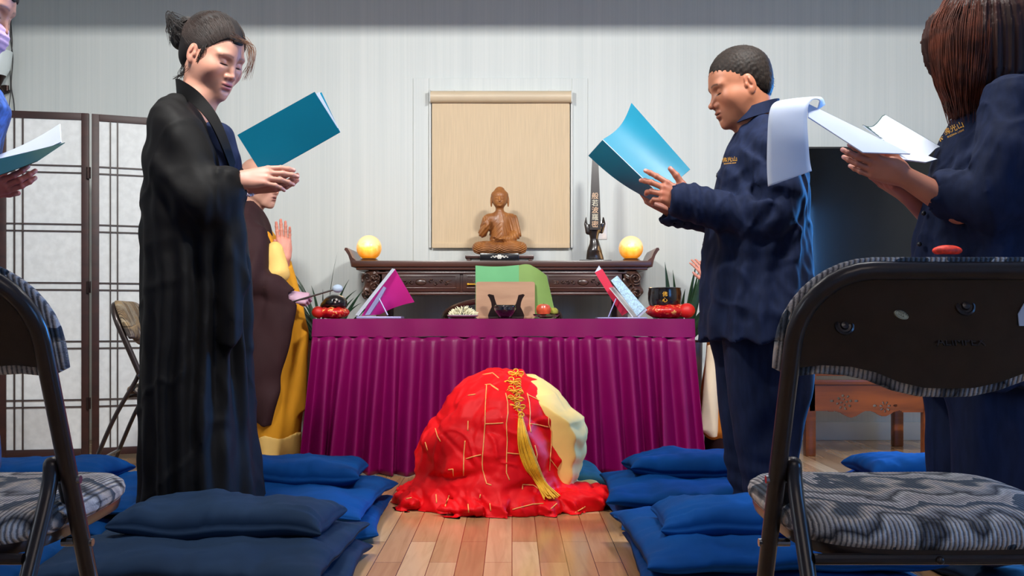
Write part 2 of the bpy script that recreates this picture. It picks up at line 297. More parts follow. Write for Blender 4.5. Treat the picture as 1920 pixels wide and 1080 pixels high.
class MB:
    """collects shapes into one mesh"""
    def __init__(s): s.V = []; s.F = []; s.sm = True
    def add(s, V, Fc):
        n = len(s.V); s.V += [tuple(map(float, v)) for v in V]; s.F += [tuple(int(i) + n for i in f) for f in Fc]; return s
    def box(s, x0, x1, y0, y1, z0, z1, b=0.0, T=None):
        if b <= 0:
            V = [(x, y, z) for x in (x0, x1) for y in (y0, y1) for z in (z0, z1)]
            Fc = [(0, 1, 3, 2), (4, 6, 7, 5), (0, 4, 5, 1), (2, 3, 7, 6), (0, 2, 6, 4), (1, 5, 7, 3)]
        else:
            bm = bmesh.new(); bmesh.ops.create_cube(bm, size=1)
            for v in bm.verts:
                v.co = Vector(((x0 + x1) / 2 + v.co.x * (x1 - x0), (y0 + y1) / 2 + v.co.y * (y1 - y0), (z0 + z1) / 2 + v.co.z * (z1 - z0)))
            bmesh.ops.bevel(bm, geom=list(bm.edges), offset=b, segments=2, profile=0.6, affect='EDGES')
            bm.verts.index_update(); V = [v.co[:] for v in bm.verts]; Fc = [[v.index for v in f.verts] for f in bm.faces]; bm.free()
        if T is not None: V = [T @ Vector(v) for v in V]
        return s.add(V, Fc)
    def tube(s, pts, r, seg=10, cap=True, flat=1.0, up=None):
        pts = [Vector(p) for p in pts]; n = len(pts); rr = r if hasattr(r, '__len__') else [r] * n
        V = []; t = (pts[1] - pts[0]).normalized()
        u = Vector(up) if up else (Vector((0, 0, 1)) if abs(t.z) < 0.9 else Vector((1, 0, 0)))
        u = (u - t * u.dot(t)).normalized()
        for i in range(n):
            t2 = (pts[min(i + 1, n - 1)] - pts[max(i - 1, 0)])
            if t2.length < 1e-9: t2 = t
            t2.normalize(); u = (u - t2 * u.dot(t2))
            if u.length < 1e-6: u = t2.orthogonal()
            u.normalize(); w = t2.cross(u)
            for k in range(seg):
                a = 2 * PI * k / seg; V.append(pts[i] + u * (math.cos(a) * rr[i]) + w * (math.sin(a) * rr[i] * flat))
        Fc = [(i * seg + k, i * seg + (k + 1) % seg, (i + 1) * seg + (k + 1) % seg, (i + 1) * seg + k) for i in range(n - 1) for k in range(seg)]
        if cap: Fc += [tuple(range(seg))[::-1], tuple((n - 1) * seg + k for k in range(seg))]
        return s.add(V, Fc)
    def lathe(s, prof, c=(0, 0, 0), seg=32, sx=1, sy=1):
        V = []
        for r, z in prof:
            for k in range(seg):
                a = 2 * PI * k / seg; V.append((c[0] + r * sx * math.cos(a), c[1] + r * sy * math.sin(a), c[2] + z))
        n = len(prof)
        Fc = [(i * seg + k, i * seg + (k + 1) % seg, (i + 1) * seg + (k + 1) % seg, (i + 1) * seg + k) for i in range(n - 1) for k in range(seg)]
        Fc += [tuple(range(seg))[::-1], tuple((n - 1) * seg + k for k in range(seg))]
        return s.add(V, Fc)
    def ball(s, c, r, seg=14, sc3=(1, 1, 1)):
        pr = [(max(1e-4, r * math.sin(PI * i / 10)) , -r * math.cos(PI * i / 10) * sc3[2]) for i in range(11)]
        return s.lathe(pr, c, seg, sc3[0], sc3[1])
    def prism(s, pts, t):
        """polygon (3-D points) extruded by vector t"""
        n = len(pts); V = [Vector(p) for p in pts] + [Vector(p) + Vector(t) for p in pts]
        Fc = [tuple(range(n))[::-1], tuple(range(n, 2 * n))] + [(i, (i + 1) % n, n + (i + 1) % n, n + i) for i in range(n)]
        return s.add(V, Fc)
    def grid(s, fn, nu, nv, thick=None, closed=False):
        """fn(u,v)->point, single sheet; thick gives a second sheet offset along the normal"""
        P = [[Vector(fn(i / nu, j / nv)) for j in range(nv + 1)] for i in range(nu + 1)]
        V = [p for row in P for p in row]; m_ = nv + 1
        Fc = [(i * m_ + j, (i + 1) * m_ + j, (i + 1) * m_ + j + 1, i * m_ + j + 1) for i in range(nu) for j in range(nv)]
        if thick:
            N = []
            for i in range(nu + 1):
                for j in range(nv + 1):
                    a = P[min(i + 1, nu)][j] - P[max(i - 1, 0)][j]; b = P[i][min(j + 1, nv)] - P[i][max(j - 1, 0)]
                    nn = a.cross(b); N.append(nn.normalized() if nn.length > 1e-12 else Vector((0, 0, 1)))
            n0 = len(V); V = V + [v - N[k] * thick for k, v in enumerate(V)]
            Fc += [tuple(reversed([q + n0 for q in f])) for f in Fc]
            bd = [i * m_ for i in range(nu + 1)] + [nu * m_ + j for j in range(1, nv + 1)] + [i * m_ + nv for i in range(nu - 1, -1, -1)] + [j for j in range(nv - 1, 0, -1)]
            for a, b in zip(bd, bd[1:] + bd[:1]): Fc.append((b, a, a + n0, b + n0))
        return s.add(V, Fc)
    def pad(s, outline, levels, mapf):
        """outline 2-D ring; levels (scale, depth) from rim to rim; mapf(x,y,depth)->3-D; both ends closed"""
        cx = sum(p[0] for p in outline) / len(outline); cy = sum(p[1] for p in outline) / len(outline); n = len(outline); V = []
        for sc_, dp in levels:
            for p in outline: V.append(mapf(cx + (p[0] - cx) * sc_, cy + (p[1] - cy) * sc_, dp))
        Fc = [(i * n + k, i * n + (k + 1) % n, (i + 1) * n + (k + 1) % n, (i + 1) * n + k) for i in range(len(levels) - 1) for k in range(n)]
        Fc += [tuple(range(n))[::-1], tuple((len(levels) - 1) * n + k for k in range(n))]
        return s.add(V, Fc)
    def build(s, name, m, parent=None, smooth=True, local=False, label=None, sharp=35):
        o = mk(name, s.V, s.F, m, parent, smooth, local=local, label=label)
        bm = bmesh.new(); bm.from_mesh(o.data); bmesh.ops.recalc_face_normals(bm, faces=list(bm.faces)); bm.to_mesh(o.data); bm.free()
        if smooth and sharp:
            o.data.set_sharp_from_angle(angle=R(sharp))
        return o
def spline(pts, n=8):
    P = [Vector(p) for p in pts]; out = []
    for i in range(len(P) - 1):
        p0 = P[max(i - 1, 0)]; p1 = P[i]; p2 = P[i + 1]; p3 = P[min(i + 2, len(P) - 1)]
        for k in range(n):
            t = k / n
            out.append(0.5 * ((2 * p1) + (p2 - p0) * t + (2 * p0 - 5 * p1 + 4 * p2 - p3) * t * t + (3 * p1 - p0 - 3 * p2 + p3) * t ** 3))
    out.append(P[-1]); return out
def smooth_mod(o, lv=1):
    md = o.modifiers.new('subdivision', 'SUBSURF'); md.levels = lv; md.render_levels = lv; return o

# ---------------------------------------------------------------- implicit surfaces
f4 = np.float32
def A(v): return np.array(v, dtype=f4)
def rc(a, b, r1, r2=None):
    a = A(a); b = A(b); r2 = r1 if r2 is None else r2; ba = b - a; L = float(ba @ ba) + 1e-12
    def f(P):
        pa = P - a; h = np.clip(pa @ ba / L, 0, 1); q = pa - h[:, None] * ba
        return np.sqrt((q * q).sum(1)) - (r1 + (r2 - r1) * h)
    return f
def el(c, r, rot=None):
    c = A(c); r = A(r); Rm = None if rot is None else np.array(rot, dtype=f4)
    def f(P):
        q = P - c
        if Rm is not None: q = q @ Rm
        a = q / r; b = a / r; k0 = np.sqrt((a * a).sum(1)); k1 = np.sqrt((b * b).sum(1)) + 1e-6
        return k0 * (k0 - 1) / k1
    return f
def rotm(ax, deg): return np.array(Matrix.Rotation(R(deg), 3, ax))
def mir(fn): return lambda P: fn(np.column_stack([P[:, 0], np.abs(P[:, 1]), P[:, 2]]))
def chain(pts, rs):
    fs = [rc(pts[i], pts[i + 1], rs[i], rs[i + 1]) for i in range(len(pts) - 1)]
    return lambda P: np.minimum.reduce([f(P) for f in fs])
def prof(tab, ends=(0.02, 0.01)):
    """stack of ellipse sections; tab rows (z, cx, cy, ax, ay) in rising z"""
    tab = np.array(sorted(tab), dtype=np.float64); z0, z1 = tab[0, 0], tab[-1, 0]
    def f(P):
        z = np.clip(P[:, 2], z0, z1); cx, cy, ax, ay = [np.interp(z, tab[:, 0], tab[:, i]).astype(f4) for i in (1, 2, 3, 4)]
        a = (P[:, 0] - cx) / ax; b = (P[:, 1] - cy) / ay
        k0 = np.sqrt(a * a + b * b) + 1e-6; k1 = np.sqrt((a / ax) ** 2 + (b / ay) ** 2) + 1e-6
        d = k0 * (k0 - 1) / k1
        d = np.maximum(d, np.maximum(P[:, 2] - z1, z0 - P[:, 2]))
        return d
    return f
def sn(P, freq, seed=0, n=7):
    """smooth pseudo-noise about -1..1; freq scalar or triple"""
    rg = np.random.RandomState(seed); fr = A(freq if hasattr(freq, '__len__') else (freq,) * 3); out = np.zeros(len(P), dtype=f4)
    for i in range(n):
        w = A(rg.normal(size=3)); w /= np.linalg.norm(w); w = w * fr * (0.6 + 1.1 * rg.rand())
        out += np.sin(P @ w * 6.283 + rg.rand() * 6.283 + 1.3 * np.sin(P @ (w[[1, 2, 0]]) * 3.1 + i))
    return out / (n ** 0.5 * 1.1)
def ridge(P, freq, seed, lo=.7):
    return np.clip(1 - np.abs(sn(P, freq, seed)) - lo, 0, 1) / (1 - lo)
def smin(a, b, k):
    h = np.maximum(k - np.abs(a - b), 0) / k; return np.minimum(a, b) - h * h * k * 0.25
class SDF:
    def __init__(s): s.ops = []
    def u(s, f, k=0.01): s.ops.append(('u', f, k)); return s
    def cut(s, f, k=0.004): s.ops.append(('s', f, k)); return s
    def disp(s, f): s.ops.append(('d', f, 0)); return s
    def keep(s, f): s.ops.append(('i', f, 0)); return s
    def ev(s, P):
        d = None
        for o, f, k in s.ops:
            v = f(P)
            if d is None: d = v
            elif o == 'u': d = smin(d, v, k) if k > 0 else np.minimum(d, v)
            elif o == 's': d = -smin(-d, v, k)
            elif o == 'i': d = np.maximum(d, v)
            else: d = d - v
        return d
    def mesh(s, lo, hi, h):
        lo, hi = np.minimum(A(lo), A(hi)), np.maximum(A(lo), A(hi)); n = np.ceil((hi - lo) / h).astype(int) + 1
        ax = [lo[i] + h * np.arange(n[i], dtype=f4) for i in range(3)]
        Fv = np.empty(tuple(n), dtype=f4)
        step = max(1, int(400000 / (n[1] * n[2])))
        for i in range(0, n[0], step):
            g = np.meshgrid(ax[0][i:i + step], ax[1], ax[2], indexing='ij'); P = np.stack([q.ravel() for q in g], 1)
            Fv[i:i + step] = s.ev(P).astype(f4).reshape(g[0].shape)
        Fv[0] = Fv[-1] = np.maximum(Fv[0], h) * 0 + h; Fv[:, 0] = h; Fv[:, -1] = h; Fv[:, :, 0] = h; Fv[:, :, -1] = h
        return nets(Fv, lo, h)
def nets(Fv, lo, h):
    S = Fv < 0; nx, ny, nz = Fv.shape
    c = np.zeros((nx - 1, ny - 1, nz - 1), dtype=np.int8); cr = [(i, j, k) for i in (0, 1) for j in (0, 1) for k in (0, 1)]
    for i, j, k in cr: c += S[i:nx - 1 + i, j:ny - 1 + j, k:nz - 1 + k]
    act = (c > 0) & (c < 8); ijk = np.argwhere(act); idx = -np.ones(c.shape, dtype=np.int64); idx[act] = np.arange(len(ijk))
    vals = {q: Fv[ijk[:, 0] + q[0], ijk[:, 1] + q[1], ijk[:, 2] + q[2]] for q in cr}
    acc = np.zeros((len(ijk), 3)); cnt = np.zeros(len(ijk))
    for a in cr:
        for ax in range(3):
            if a[ax] == 0:
                b = list(a); b[ax] = 1; b = tuple(b); fa, fb = vals[a], vals[b]; m = (fa < 0) != (fb < 0)
                t = np.where(m, fa / np.where(m, fa - fb, 1), 0); p = np.tile(np.array(a, float), (len(ijk), 1)); p[:, ax] = t
                acc += p * m[:, None]; cnt += m
    V = (ijk + acc / cnt[:, None]) * h + np.array(lo, dtype=float)
    Q = []
    for ax in range(3):
        sl0 = [slice(None)] * 3; sl1 = [slice(None)] * 3; sl0[ax] = slice(0, -1); sl1[ax] = slice(1, None)
        df = S[tuple(sl0)] != S[tuple(sl1)]; e = np.argwhere(df); b1, b2 = [(1, 2), (2, 0), (0, 1)][ax]
        ok = (e[:, b1] > 0) & (e[:, b2] > 0) & (e[:, b1] < Fv.shape[b1] - 1) & (e[:, b2] < Fv.shape[b2] - 1); e = e[ok]
        ins = S[e[:, 0], e[:, 1], e[:, 2]]
        def cell(d1, d2):
            q = e.copy(); q[:, b1] -= d1; q[:, b2] -= d2; return idx[q[:, 0], q[:, 1], q[:, 2]]
        q = np.stack([cell(1, 1), cell(0, 1), cell(0, 0), cell(1, 0)], 1)
        q[~ins] = q[~ins][:, ::-1]; Q.append(q)
    Q = np.vstack(Q); Q = Q[(Q >= 0).all(1)]
    return V, Q
def joinm(parts):
    """list of (V,Q,C) -> one"""
    Vs, Qs, Cs, n = [], [], [], 0
    for V, Q, C in parts: Vs.append(V); Qs.append(Q + n); Cs.append(C); n += len(V)
    return np.vstack(Vs), np.vstack(Qs), np.vstack(Cs)

# ================================================================ the room
YW = 6.06
def struct(name, mb, m, **k):
    o = mb.build(name, m, **k); o['kind'] = 'structure'; return o
struct('floor', MB().box(-3.4, 3.4, -1.6, YW, -0.05, 0.0), M['floor'], smooth=False)
struct('ceiling', MB().box(-3.4, 3.4, -1.6, YW, 2.82, 2.9), M['ceil'], smooth=False)
struct('shade_beam', MB().box(-3.4, 3.4, 4.3, 4.5, 2.545, 2.82), M['ceil'], smooth=False)          # unseen beam added to cast the shadow band along the wall top
w = MB()
w.box(-3.4, -0.505, YW, YW + 0.1, 0, 2.82); w.box(0.365, 3.4, YW, YW + 0.1, 0, 2.82)
w.box(-0.505, 0.365, YW, YW + 0.1, 0, 1.15); w.box(-0.505, 0.365, YW, YW + 0.1, 2.12, 2.82)
struct('wall_back', w, M['wall'], smooth=False)
struct('wall_left', MB().box(-3.5, -3.4, -1.6, YW, 0, 2.82), M['wall'], smooth=False)
struct('wall_right', MB().box(3.4, 3.5, -1.6, YW, 0, 2.82), M['wall'], smooth=False)
struct('wall_front', MB().box(-3.4, 3.4, -1.7, -1.6, 0, 2.82), M['wall'], smooth=False)
struct('baseboard_back', MB().box(-3.4, 3.4, YW - 0.018, YW, 0, 0.11, b=0.004), M['white'])
struct('trim_1', MB().box(-3.4, 3.4, YW - 0.03, YW, 2.70, 2.715, b=0.003).box(-3.4, 3.4, YW - 0.012, YW, 2.785, 2.82, b=0.003), M['white'])
# window with flat casing, glass pane
wf = MB()
wf.box(-0.60, -0.505, YW - 0.012, YW, 1.06, 2.20, b=0.003); wf.box(0.365, 0.46, YW - 0.012, YW, 1.06, 2.20, b=0.003)
wf.box(-0.505, 0.365, YW - 0.012, YW, 2.12, 2.20, b=0.003); wf.box(-0.505, 0.365, YW - 0.012, YW, 1.06, 1.15, b=0.003)
wf.box(-0.505, -0.475, YW, YW + 0.08, 1.15, 2.12); wf.box(0.335, 0.365, YW, YW + 0.08, 1.15, 2.12)
wf.box(-0.475, 0.335, YW, YW + 0.08, 2.09, 2.12); wf.box(-0.475, 0.335, YW, YW + 0.08, 1.15, 1.18)
wn = struct('window_1', wf, M['wall'], smooth=False)
MB().box(-0.475, 0.335, YW + 0.05, YW + 0.055, 1.18, 2.09).build('pane', M['glass'], wn, smooth=False)

# roller blind
x0, x1 = -0.497, 0.362
rb = emp('roller_blind', (-0.07, YW - 0.04, 1.16), 'beige roller blind pulled down behind the seated statue', 'blind')
c = MB(); prf = [(-0.045, 0), (-0.06, 0.01), (-0.068, 0.035), (-0.06, 0.058), (-0.045, 0.066), (0, 0.066), (0, 0)]
c.prism([(x0, YW - 0.014 + y, 2.045 + z) for y, z in prf], (x1 - x0, 0, 0)); c.build('cassette', M['blindcase'], rb, sharp=50)
MB().box(x0, x0 + 0.006, YW - 0.086, YW - 0.012, 2.04, 2.116, b=0.002).build('end_cap', M['white'], rb)
MB().box(x1 - 0.006, x1, YW - 0.086, YW - 0.012, 2.04, 2.116, b=0.002).build('end_cap', M['white'], rb)
c = MB(); c.grid(lambda u, v: (x0 + 0.012 + u * (x1 - x0 - 0.024), YW - 0.030 - 0.0015 * math.sin(u * 9), 1.175 + v * 0.875), 20, 4, thick=0.0015)
c.build('blind_cloth', M['blind'], rb)
MB().box(x0 + 0.012, x1 - 0.012, YW - 0.040, YW - 0.026, 1.166, 1.196, b=0.003).build('bottom_bar', M['blind'], rb)
for xx in (x0, x1): MB().box(xx - 0.006, xx + 0.006, YW - 0.028, YW - 0.012, 1.168, 2.05, b=0.002).build('side_channel', M['white'], rb)
for xx in (-0.37, 0.24): MB().box(xx - 0.02, xx + 0.02, YW - 0.05, YW, 2.112, 2.124, b=0.003).build('bracket', M['white'], rb)

# socket cover and cables on the wall
p = W(1127, 432, YW); MB().box(p[0] - 0.035, p[0] + 0.035, YW - 0.008, YW, p[2] - 0.055, p[2] + 0.055, b=0.003).build('switch_plate', M['porcelain'])
tag(bpy.data.objects['switch_plate'], 'cream switch plate on the wall behind the lettered plaque', 'switch plate')
cb = MB()
cb.tube(spline([W(21, 20, YW - 0.02), W(20, 70, YW - 0.02), W(24, 110, YW - 0.02), W(21, 160, YW - 0.02), W(27, 205, YW - 0.02), W(25, 300, YW - 0.02), W(26, 560, YW - 0.02)], 6), 0.004, 6)
cb.tube(spline([W(19, 30, YW - 0.02), W(23, 80, YW - 0.02), W(19, 120, YW - 0.02), W(20, 170, YW - 0.02), W(17, 210, YW - 0.02), W(19, 300, YW - 0.02), W(18, 560, YW - 0.02)], 6), 0.003, 6)
tag(cb.build('cable', M['cable'], sharp=None), 'pair of thin dark cables hanging down the wall behind the folding screen', 'cable')
# wall sconce at the left edge
p = W(-4, 120, YW - 0.14)
s = emp('wall_sconce', (p[0], YW - 0.02, p[2] - 0.1), 'opal glass wall lamp with dark foot at the left edge', 'wall lamp')
MB().lathe([(0.045, -0.07), (0.065, -0.03), (0.075, 0.03), (0.08, 0.075), (0.074, 0.075), (0.06, 0.0), (0.03, -0.065)], p, 28).build('lamp_shade', M['sconce'], s)
MB().lathe([(0.012, -0.13), (0.02, -0.12), (0.035, -0.085), (0.046, -0.07), (0.01, -0.06)], p, 20).tube([(p[0], p[1], p[2] - 0.12), (p[0], p[1] + 0.07, p[2] - 0.16), (p[0], YW - 0.005, p[2] - 0.13)], 0.008).lathe([(0.001, -0.15), (0.025, -0.145), (0.025, -0.1), (0.001, -0.095)], (p[0] - 0.02, YW - 0.02, p[2]), 20, 1, 0.45).build('arm', M['bronze'], s)

# ================================================================ folding screen
def screen_panel(a, b, root, vert):
    """one panel between floor points a and b (2-D)"""
    a = Vector(a); b = Vector(b); L = (b - a).length; d = (b - a) / L; ang = math.atan2(d.y, d.x)
    T = Matrix.Translation((a.x, a.y, 0)) @ Matrix.Rotation(ang, 4, 'Z'); H = 1.80; z0 = 0.015; fw = 0.036; ft = 0.02
    f = MB()
    f.box(0, fw, -ft / 2, ft / 2, z0, H, 0.002, T); f.box(L - fw, L, -ft / 2, ft / 2, z0, H, 0.002, T)
    f.box(fw, L - fw, -ft / 2, ft / 2, H - fw, H, 0.002, T); f.box(fw, L - fw, -ft / 2, ft / 2, z0 + 0.012, z0 + 0.05, 0.002, T)
    pn = f.build('panel_frame', M['frame'], root)
    MB().box(fw - 0.004, L - fw + 0.004, -0.0015, 0.0015, z0 + 0.045, H - fw + 0.004, T=T).build('paper_panel', M['paper'], pn, smooth=False)
    l = MB(); lw = 0.0035; g = 0.036
    for side in (-1,):
        y = -0.0055
        for xv in vert: l.box(xv - lw, xv + lw, y - 0.004, y + 0.004, z0 + 0.05, H - fw, T=T)
        for k in range(5):
            zc = 0.30 + k * 0.302
            for dz in (-g / 2, g / 2): l.box(fw, L - fw, y - 0.003, y + 0.003, zc + dz - lw, zc + dz + lw, T=T)
    l.build('lattice', M['lattice'], pn, smooth=False)
P0 = (W(-2, 0, 5.08)[0], 5.08); P1 = (W(167, 0, 5.16)[0], 5.16); P2 = (W(172, 0, 5.17)[0], 5.17)
P3 = (P2[0] + 0.425, 5.17 + 0.17); P4 = (P3[0] + 0.43, P3[1] - 0.10)
fs = emp('folding_screen', (P1[0], P1[1], 0), 'paper folding screen with dark red wooden frames standing against the back wall', 'folding screen')
screen_panel((P0[0] - 0.43, 5.22), (P0[0] - 0.012, 5.085), fs, (0.3, 0.34))
screen_panel(P0, P1, fs, (0.075, 0.115)); screen_panel(P2, P3, fs, (0.09, 0.125));
for zz in (1.49, 0.9, 0.3):
    q = ((P1[0] + P2[0]) / 2, 5.15, zz)
    MB().box(q[0] - 0.011, q[0] + 0.011, q[1] - 0.012, q[1] - 0.004, zz - 0.03, zz + 0.03, 0.001).tube([(q[0], q[1] - 0.012, zz - 0.03), (q[0], q[1] - 0.012, zz + 0.03)], 0.005, 8).build('hinge', M['bronze'], fs)

# ================================================================ television, low cabinet
tv = emp('television', (1.98, 5.98, 0.98), 'large black flat television hung on the wall above the carved cabinet', 'television')
tx0, tx1, tz0, tz1 = 1.68, 3.12, 0.90, 1.765
t_ = MB(); t_.box(tx0, tx1, 5.94, 5.985, tz0, tz1, 0.008); t_.build('casing', M['tvframe'], tv)
MB().box(tx0 + 0.012, tx1 - 0.012, 5.9385, 5.9405, tz0 + 0.022, tz1 - 0.012).build('screen', M['tvglass'], tv, smooth=False)
MB().box((tx0 + tx1) / 2 - 0.2, (tx0 + tx1) / 2 + 0.2, 5.985, YW - 0.003, 1.2, 1.5, 0.004).build('wall_bracket', M['tvframe'], tv)

cab = emp('low_cabinet', (2.0, 5.5, 0), 'carved orange-brown wooden altar cabinet with scrolled pierced apron below the television', 'cabinet')
cx0, cx1, cy0, cy1, ct = W(1518, 0, 5.33)[0] - 0.02, W(1751, 0, 5.33)[0], 5.33, 5.8, 0.62
MB().box(cx0 - 0.05, cx1 + 0.04, cy0 - 0.03, cy1 + 0.03, ct - 0.03, ct, 0.008).build('top', M['orangewood'], cab)
MB().box(cx0 + 0.01, cx1 - 0.01, cy0 + 0.01, cy1 - 0.01, 0.43, ct - 0.03, 0.004).build('cabinet_body', M['orangewood'], cab)
MB().box(cx0, cx1 - 0.012, cy0 - 0.012, cy0 + 0.004, 0.385, 0.41, 0.003).build('moulding', M['orangewood'], cab)
def maskgrid(x0, x1, z0, z1, st, inside, y, th):
    """thin board cut to a shape: cells whose centre is inside"""
    nx = int((x1 - x0) / st); nz = int((z1 - z0) / st); m = MB(); V = {}; bm = bmesh.new()
    for i in range(nx):
        for j in range(nz):
            if inside(x0 + (i + .5) * st, z0 + (j + .5) * st):
                q = []
                for a, b in ((i, j), (i + 1, j), (i + 1, j + 1), (i, j + 1)):
                    if (a, b) not in V: V[(a, b)] = bm.verts.new((x0 + a * st, y, z0 + b * st))
                    q.append(V[(a, b)])
                bm.faces.new(q)
    ext = bmesh.ops.extrude_face_region(bm, geom=list(bm.faces)); vs = [g for g in ext['geom'] if isinstance(g, bmesh.types.BMVert)]
    for v in vs: v.co.y += th
    for _ in range(2): bmesh.ops.smooth_vert(bm, verts=bm.verts, factor=0.4, use_axis_x=True, use_axis_y=False, use_axis_z=True)
    bm.verts.index_update(); m.add([v.co[:] for v in bm.verts], [[v.index for v in f.verts] for f in bm.faces]); bm.free(); return m
def apron(x, z):
    u = (x - cx0) / (cx1 - cx0)
    low = 0.235 - 0.018 * math.exp(-((u - 0.34) / 0.09) ** 2) - 0.012 * math.exp(-((u - 0.62) / 0.07) ** 2) + 0.010 * math.cos(u * 26) * (0.2 < u < 0.75) + 0.006 * (u < 0.2)
    if z < low: return False
    for (a, b, k) in ((0.30, 0.29, 1), (0.62, 0.265, 0)):
        dx = (x - (cx0 + a * (cx1 - cx0))); dz = z - b; r = math.hypot(dx, dz); th = math.atan2(dz, dx)
        if k:
            if 0.028 < r < 0.042 and math.sin(8 * th) > 0.35: return False
            if r < 0.02 and math.sin(4 * th + 1) > 0.4 and r > 0.008: return False
        if math.hypot((abs(dx) - (0.066 if k else 0.055)) / 1.6, dz - 0.006) < 0.0065: return False
        if not k and 0.012 < r < 0.030 and math.sin(7 * th) > 0.45: return False
    return True
maskgrid(cx0 + 0.02, cx1 - 0.02, 0.20, 0.39, 0.0035, apron, cy0, 0.014).build('apron', M['orangewood'], cab, sharp=30)
for k, (a, b) in enumerate(((cx0, cy0), (cx1 - 0.055, cy0 - 0.01), (cx0, cy1 - 0.06), (cx1 - 0.055, cy1 - 0.06))):
    lg = MB(); lg.box(a, a + 0.055, b, b + 0.055, 0.0, 0.44, 0.006); lg.build('leg', M['orangewood'], cab)

# ================================================================ altar console
AY0, AY1, AZ = 5.56, 5.96, 1.062
ax0, ax1 = W(660, 0, AY0)[0], W(1222, 0, AY0)[0]
al = emp('altar_console', ((ax0 + ax1) / 2, 5.76, 0), 'long dark rosewood altar table with upturned ends and carved brackets', 'altar table')
tp = MB(); tp.box(ax0, ax1, AY0, AY1, AZ - 0.035, AZ, 0.005).box(ax0 + 0.02, ax1 - 0.02, AY0 + 0.012, AY1 - 0.012, AZ - 0.052, AZ - 0.033, 0.005)
tp.build('top', M['darkwood'], al)
for sx_, xe in ((-1, ax0), (1, ax1)):
    e = [(0.02, -0.035), (-0.005, -0.035), (-0.012, 0.0), (-0.022, 0.03), (-0.036, 0.052), (-0.044, 0.06), (-0.04, 0.072), (-0.028, 0.072), (-0.014, 0.05), (0.0, 0.018), (0.02, 0.002)]
    MB().prism([(xe + (-sx_) * a, AY0 + 0.004, AZ + b) for a, b in e], (0, AY1 - AY0 - 0.008, 0)).build('upturned_end', M['darkwood'], al, sharp=50)
bx0, bx1 = ax0 + 0.045, ax1 - 0.045
MB().box(bx0 + 0.10, bx1 - 0.10, AY0 + 0.03, AY1 - 0.03, AZ - 0.19, AZ - 0.05, 0.003).build('waist', M['darkwood'], al)
for zz in (AZ - 0.075, AZ - 0.192): MB().box(bx0 + 0.09, bx1 - 0.09, AY0 + 0.018, AY0 + 0.034, zz, zz + 0.013, 0.004).build('moulding', M['darkwood'], al)
def spiral(cx, cz, r0, r1, a0, a1, y, n=26):
    return [(cx + (r0 + (r1 - r0) * i / n) * math.cos(a0 + (a1 - a0) * i / n), y + 0.006 * math.sin(i * 0.7), cz + (r0 + (r1 - r0) * i / n) * math.sin(a0 + (a1 - a0) * i / n)) for i in range(n + 1)]
nd_ = 3; dx_ = (bx1 - bx0 - 0.22) / nd_
for k in range(nd_):
    a = bx0 + 0.11 + k * dx_ + 0.008; b = a + dx_ - 0.016; z0 = AZ - 0.172; z1 = AZ - 0.068; y = AY0 + 0.022
    dr = MB(); dr.box(a, b, y, y + 0.02, z0, z1, 0.004); dr.box(a + 0.02, b - 0.02, y - 0.004, y + 0.002, z0 + 0.016, z0 + 0.022, 0.002); dr.box(a + 0.02, b - 0.02, y - 0.004, y + 0.002, z1 - 0.022, z1 - 0.016, 0.002)
    dr.box(a + 0.02, a + 0.026, y - 0.004, y + 0.002, z0 + 0.02, z1 - 0.02, 0.002); dr.box(b - 0.026, b - 0.02, y - 0.004, y + 0.002, z0 + 0.02, z1 - 0.02, 0.002)
    do = dr.build('drawer', M['darkwood'], al)
    xm = (a + b) / 2; zm = (z0 + z1) / 2; cv = MB(); cv.ball((xm, y, zm), 0.032, 16, (1, 0.25, 0.6))
    for s_ in (-1, 1):
        for q in range(4):
            cv.tube(spiral(xm + s_ * (0.055 + 0.03 * q), zm + 0.004 * (-1) ** q, 0.016 - 0.002 * q, 0.003, PI * q, PI * q + s_ * 4.6, y - 0.001), 0.0035, 6)
        cv.tube([(xm + s_ * 0.14, y, zm), (xm + s_ * 0.175, y, zm + 0.012)], [0.006, 0.001], 6); cv.tube([(xm + s_ * 0.14, y, zm), (xm + s_ * 0.175, y, zm - 0.012)], [0.006, 0.001], 6)
    cv.build('carving', M['carve'], do, sharp=None)
    if k == 1:
        MB().tube([(a + 0.03, y - 0.012, z0 + 0.04), (a + 0.09, y - 0.012, z0 + 0.04)], 0.004).ball((a + 0.03, y - 0.008, z0 + 0.04), 0.007).build('handle', M['gold'], do)
rg = random.Random(5)
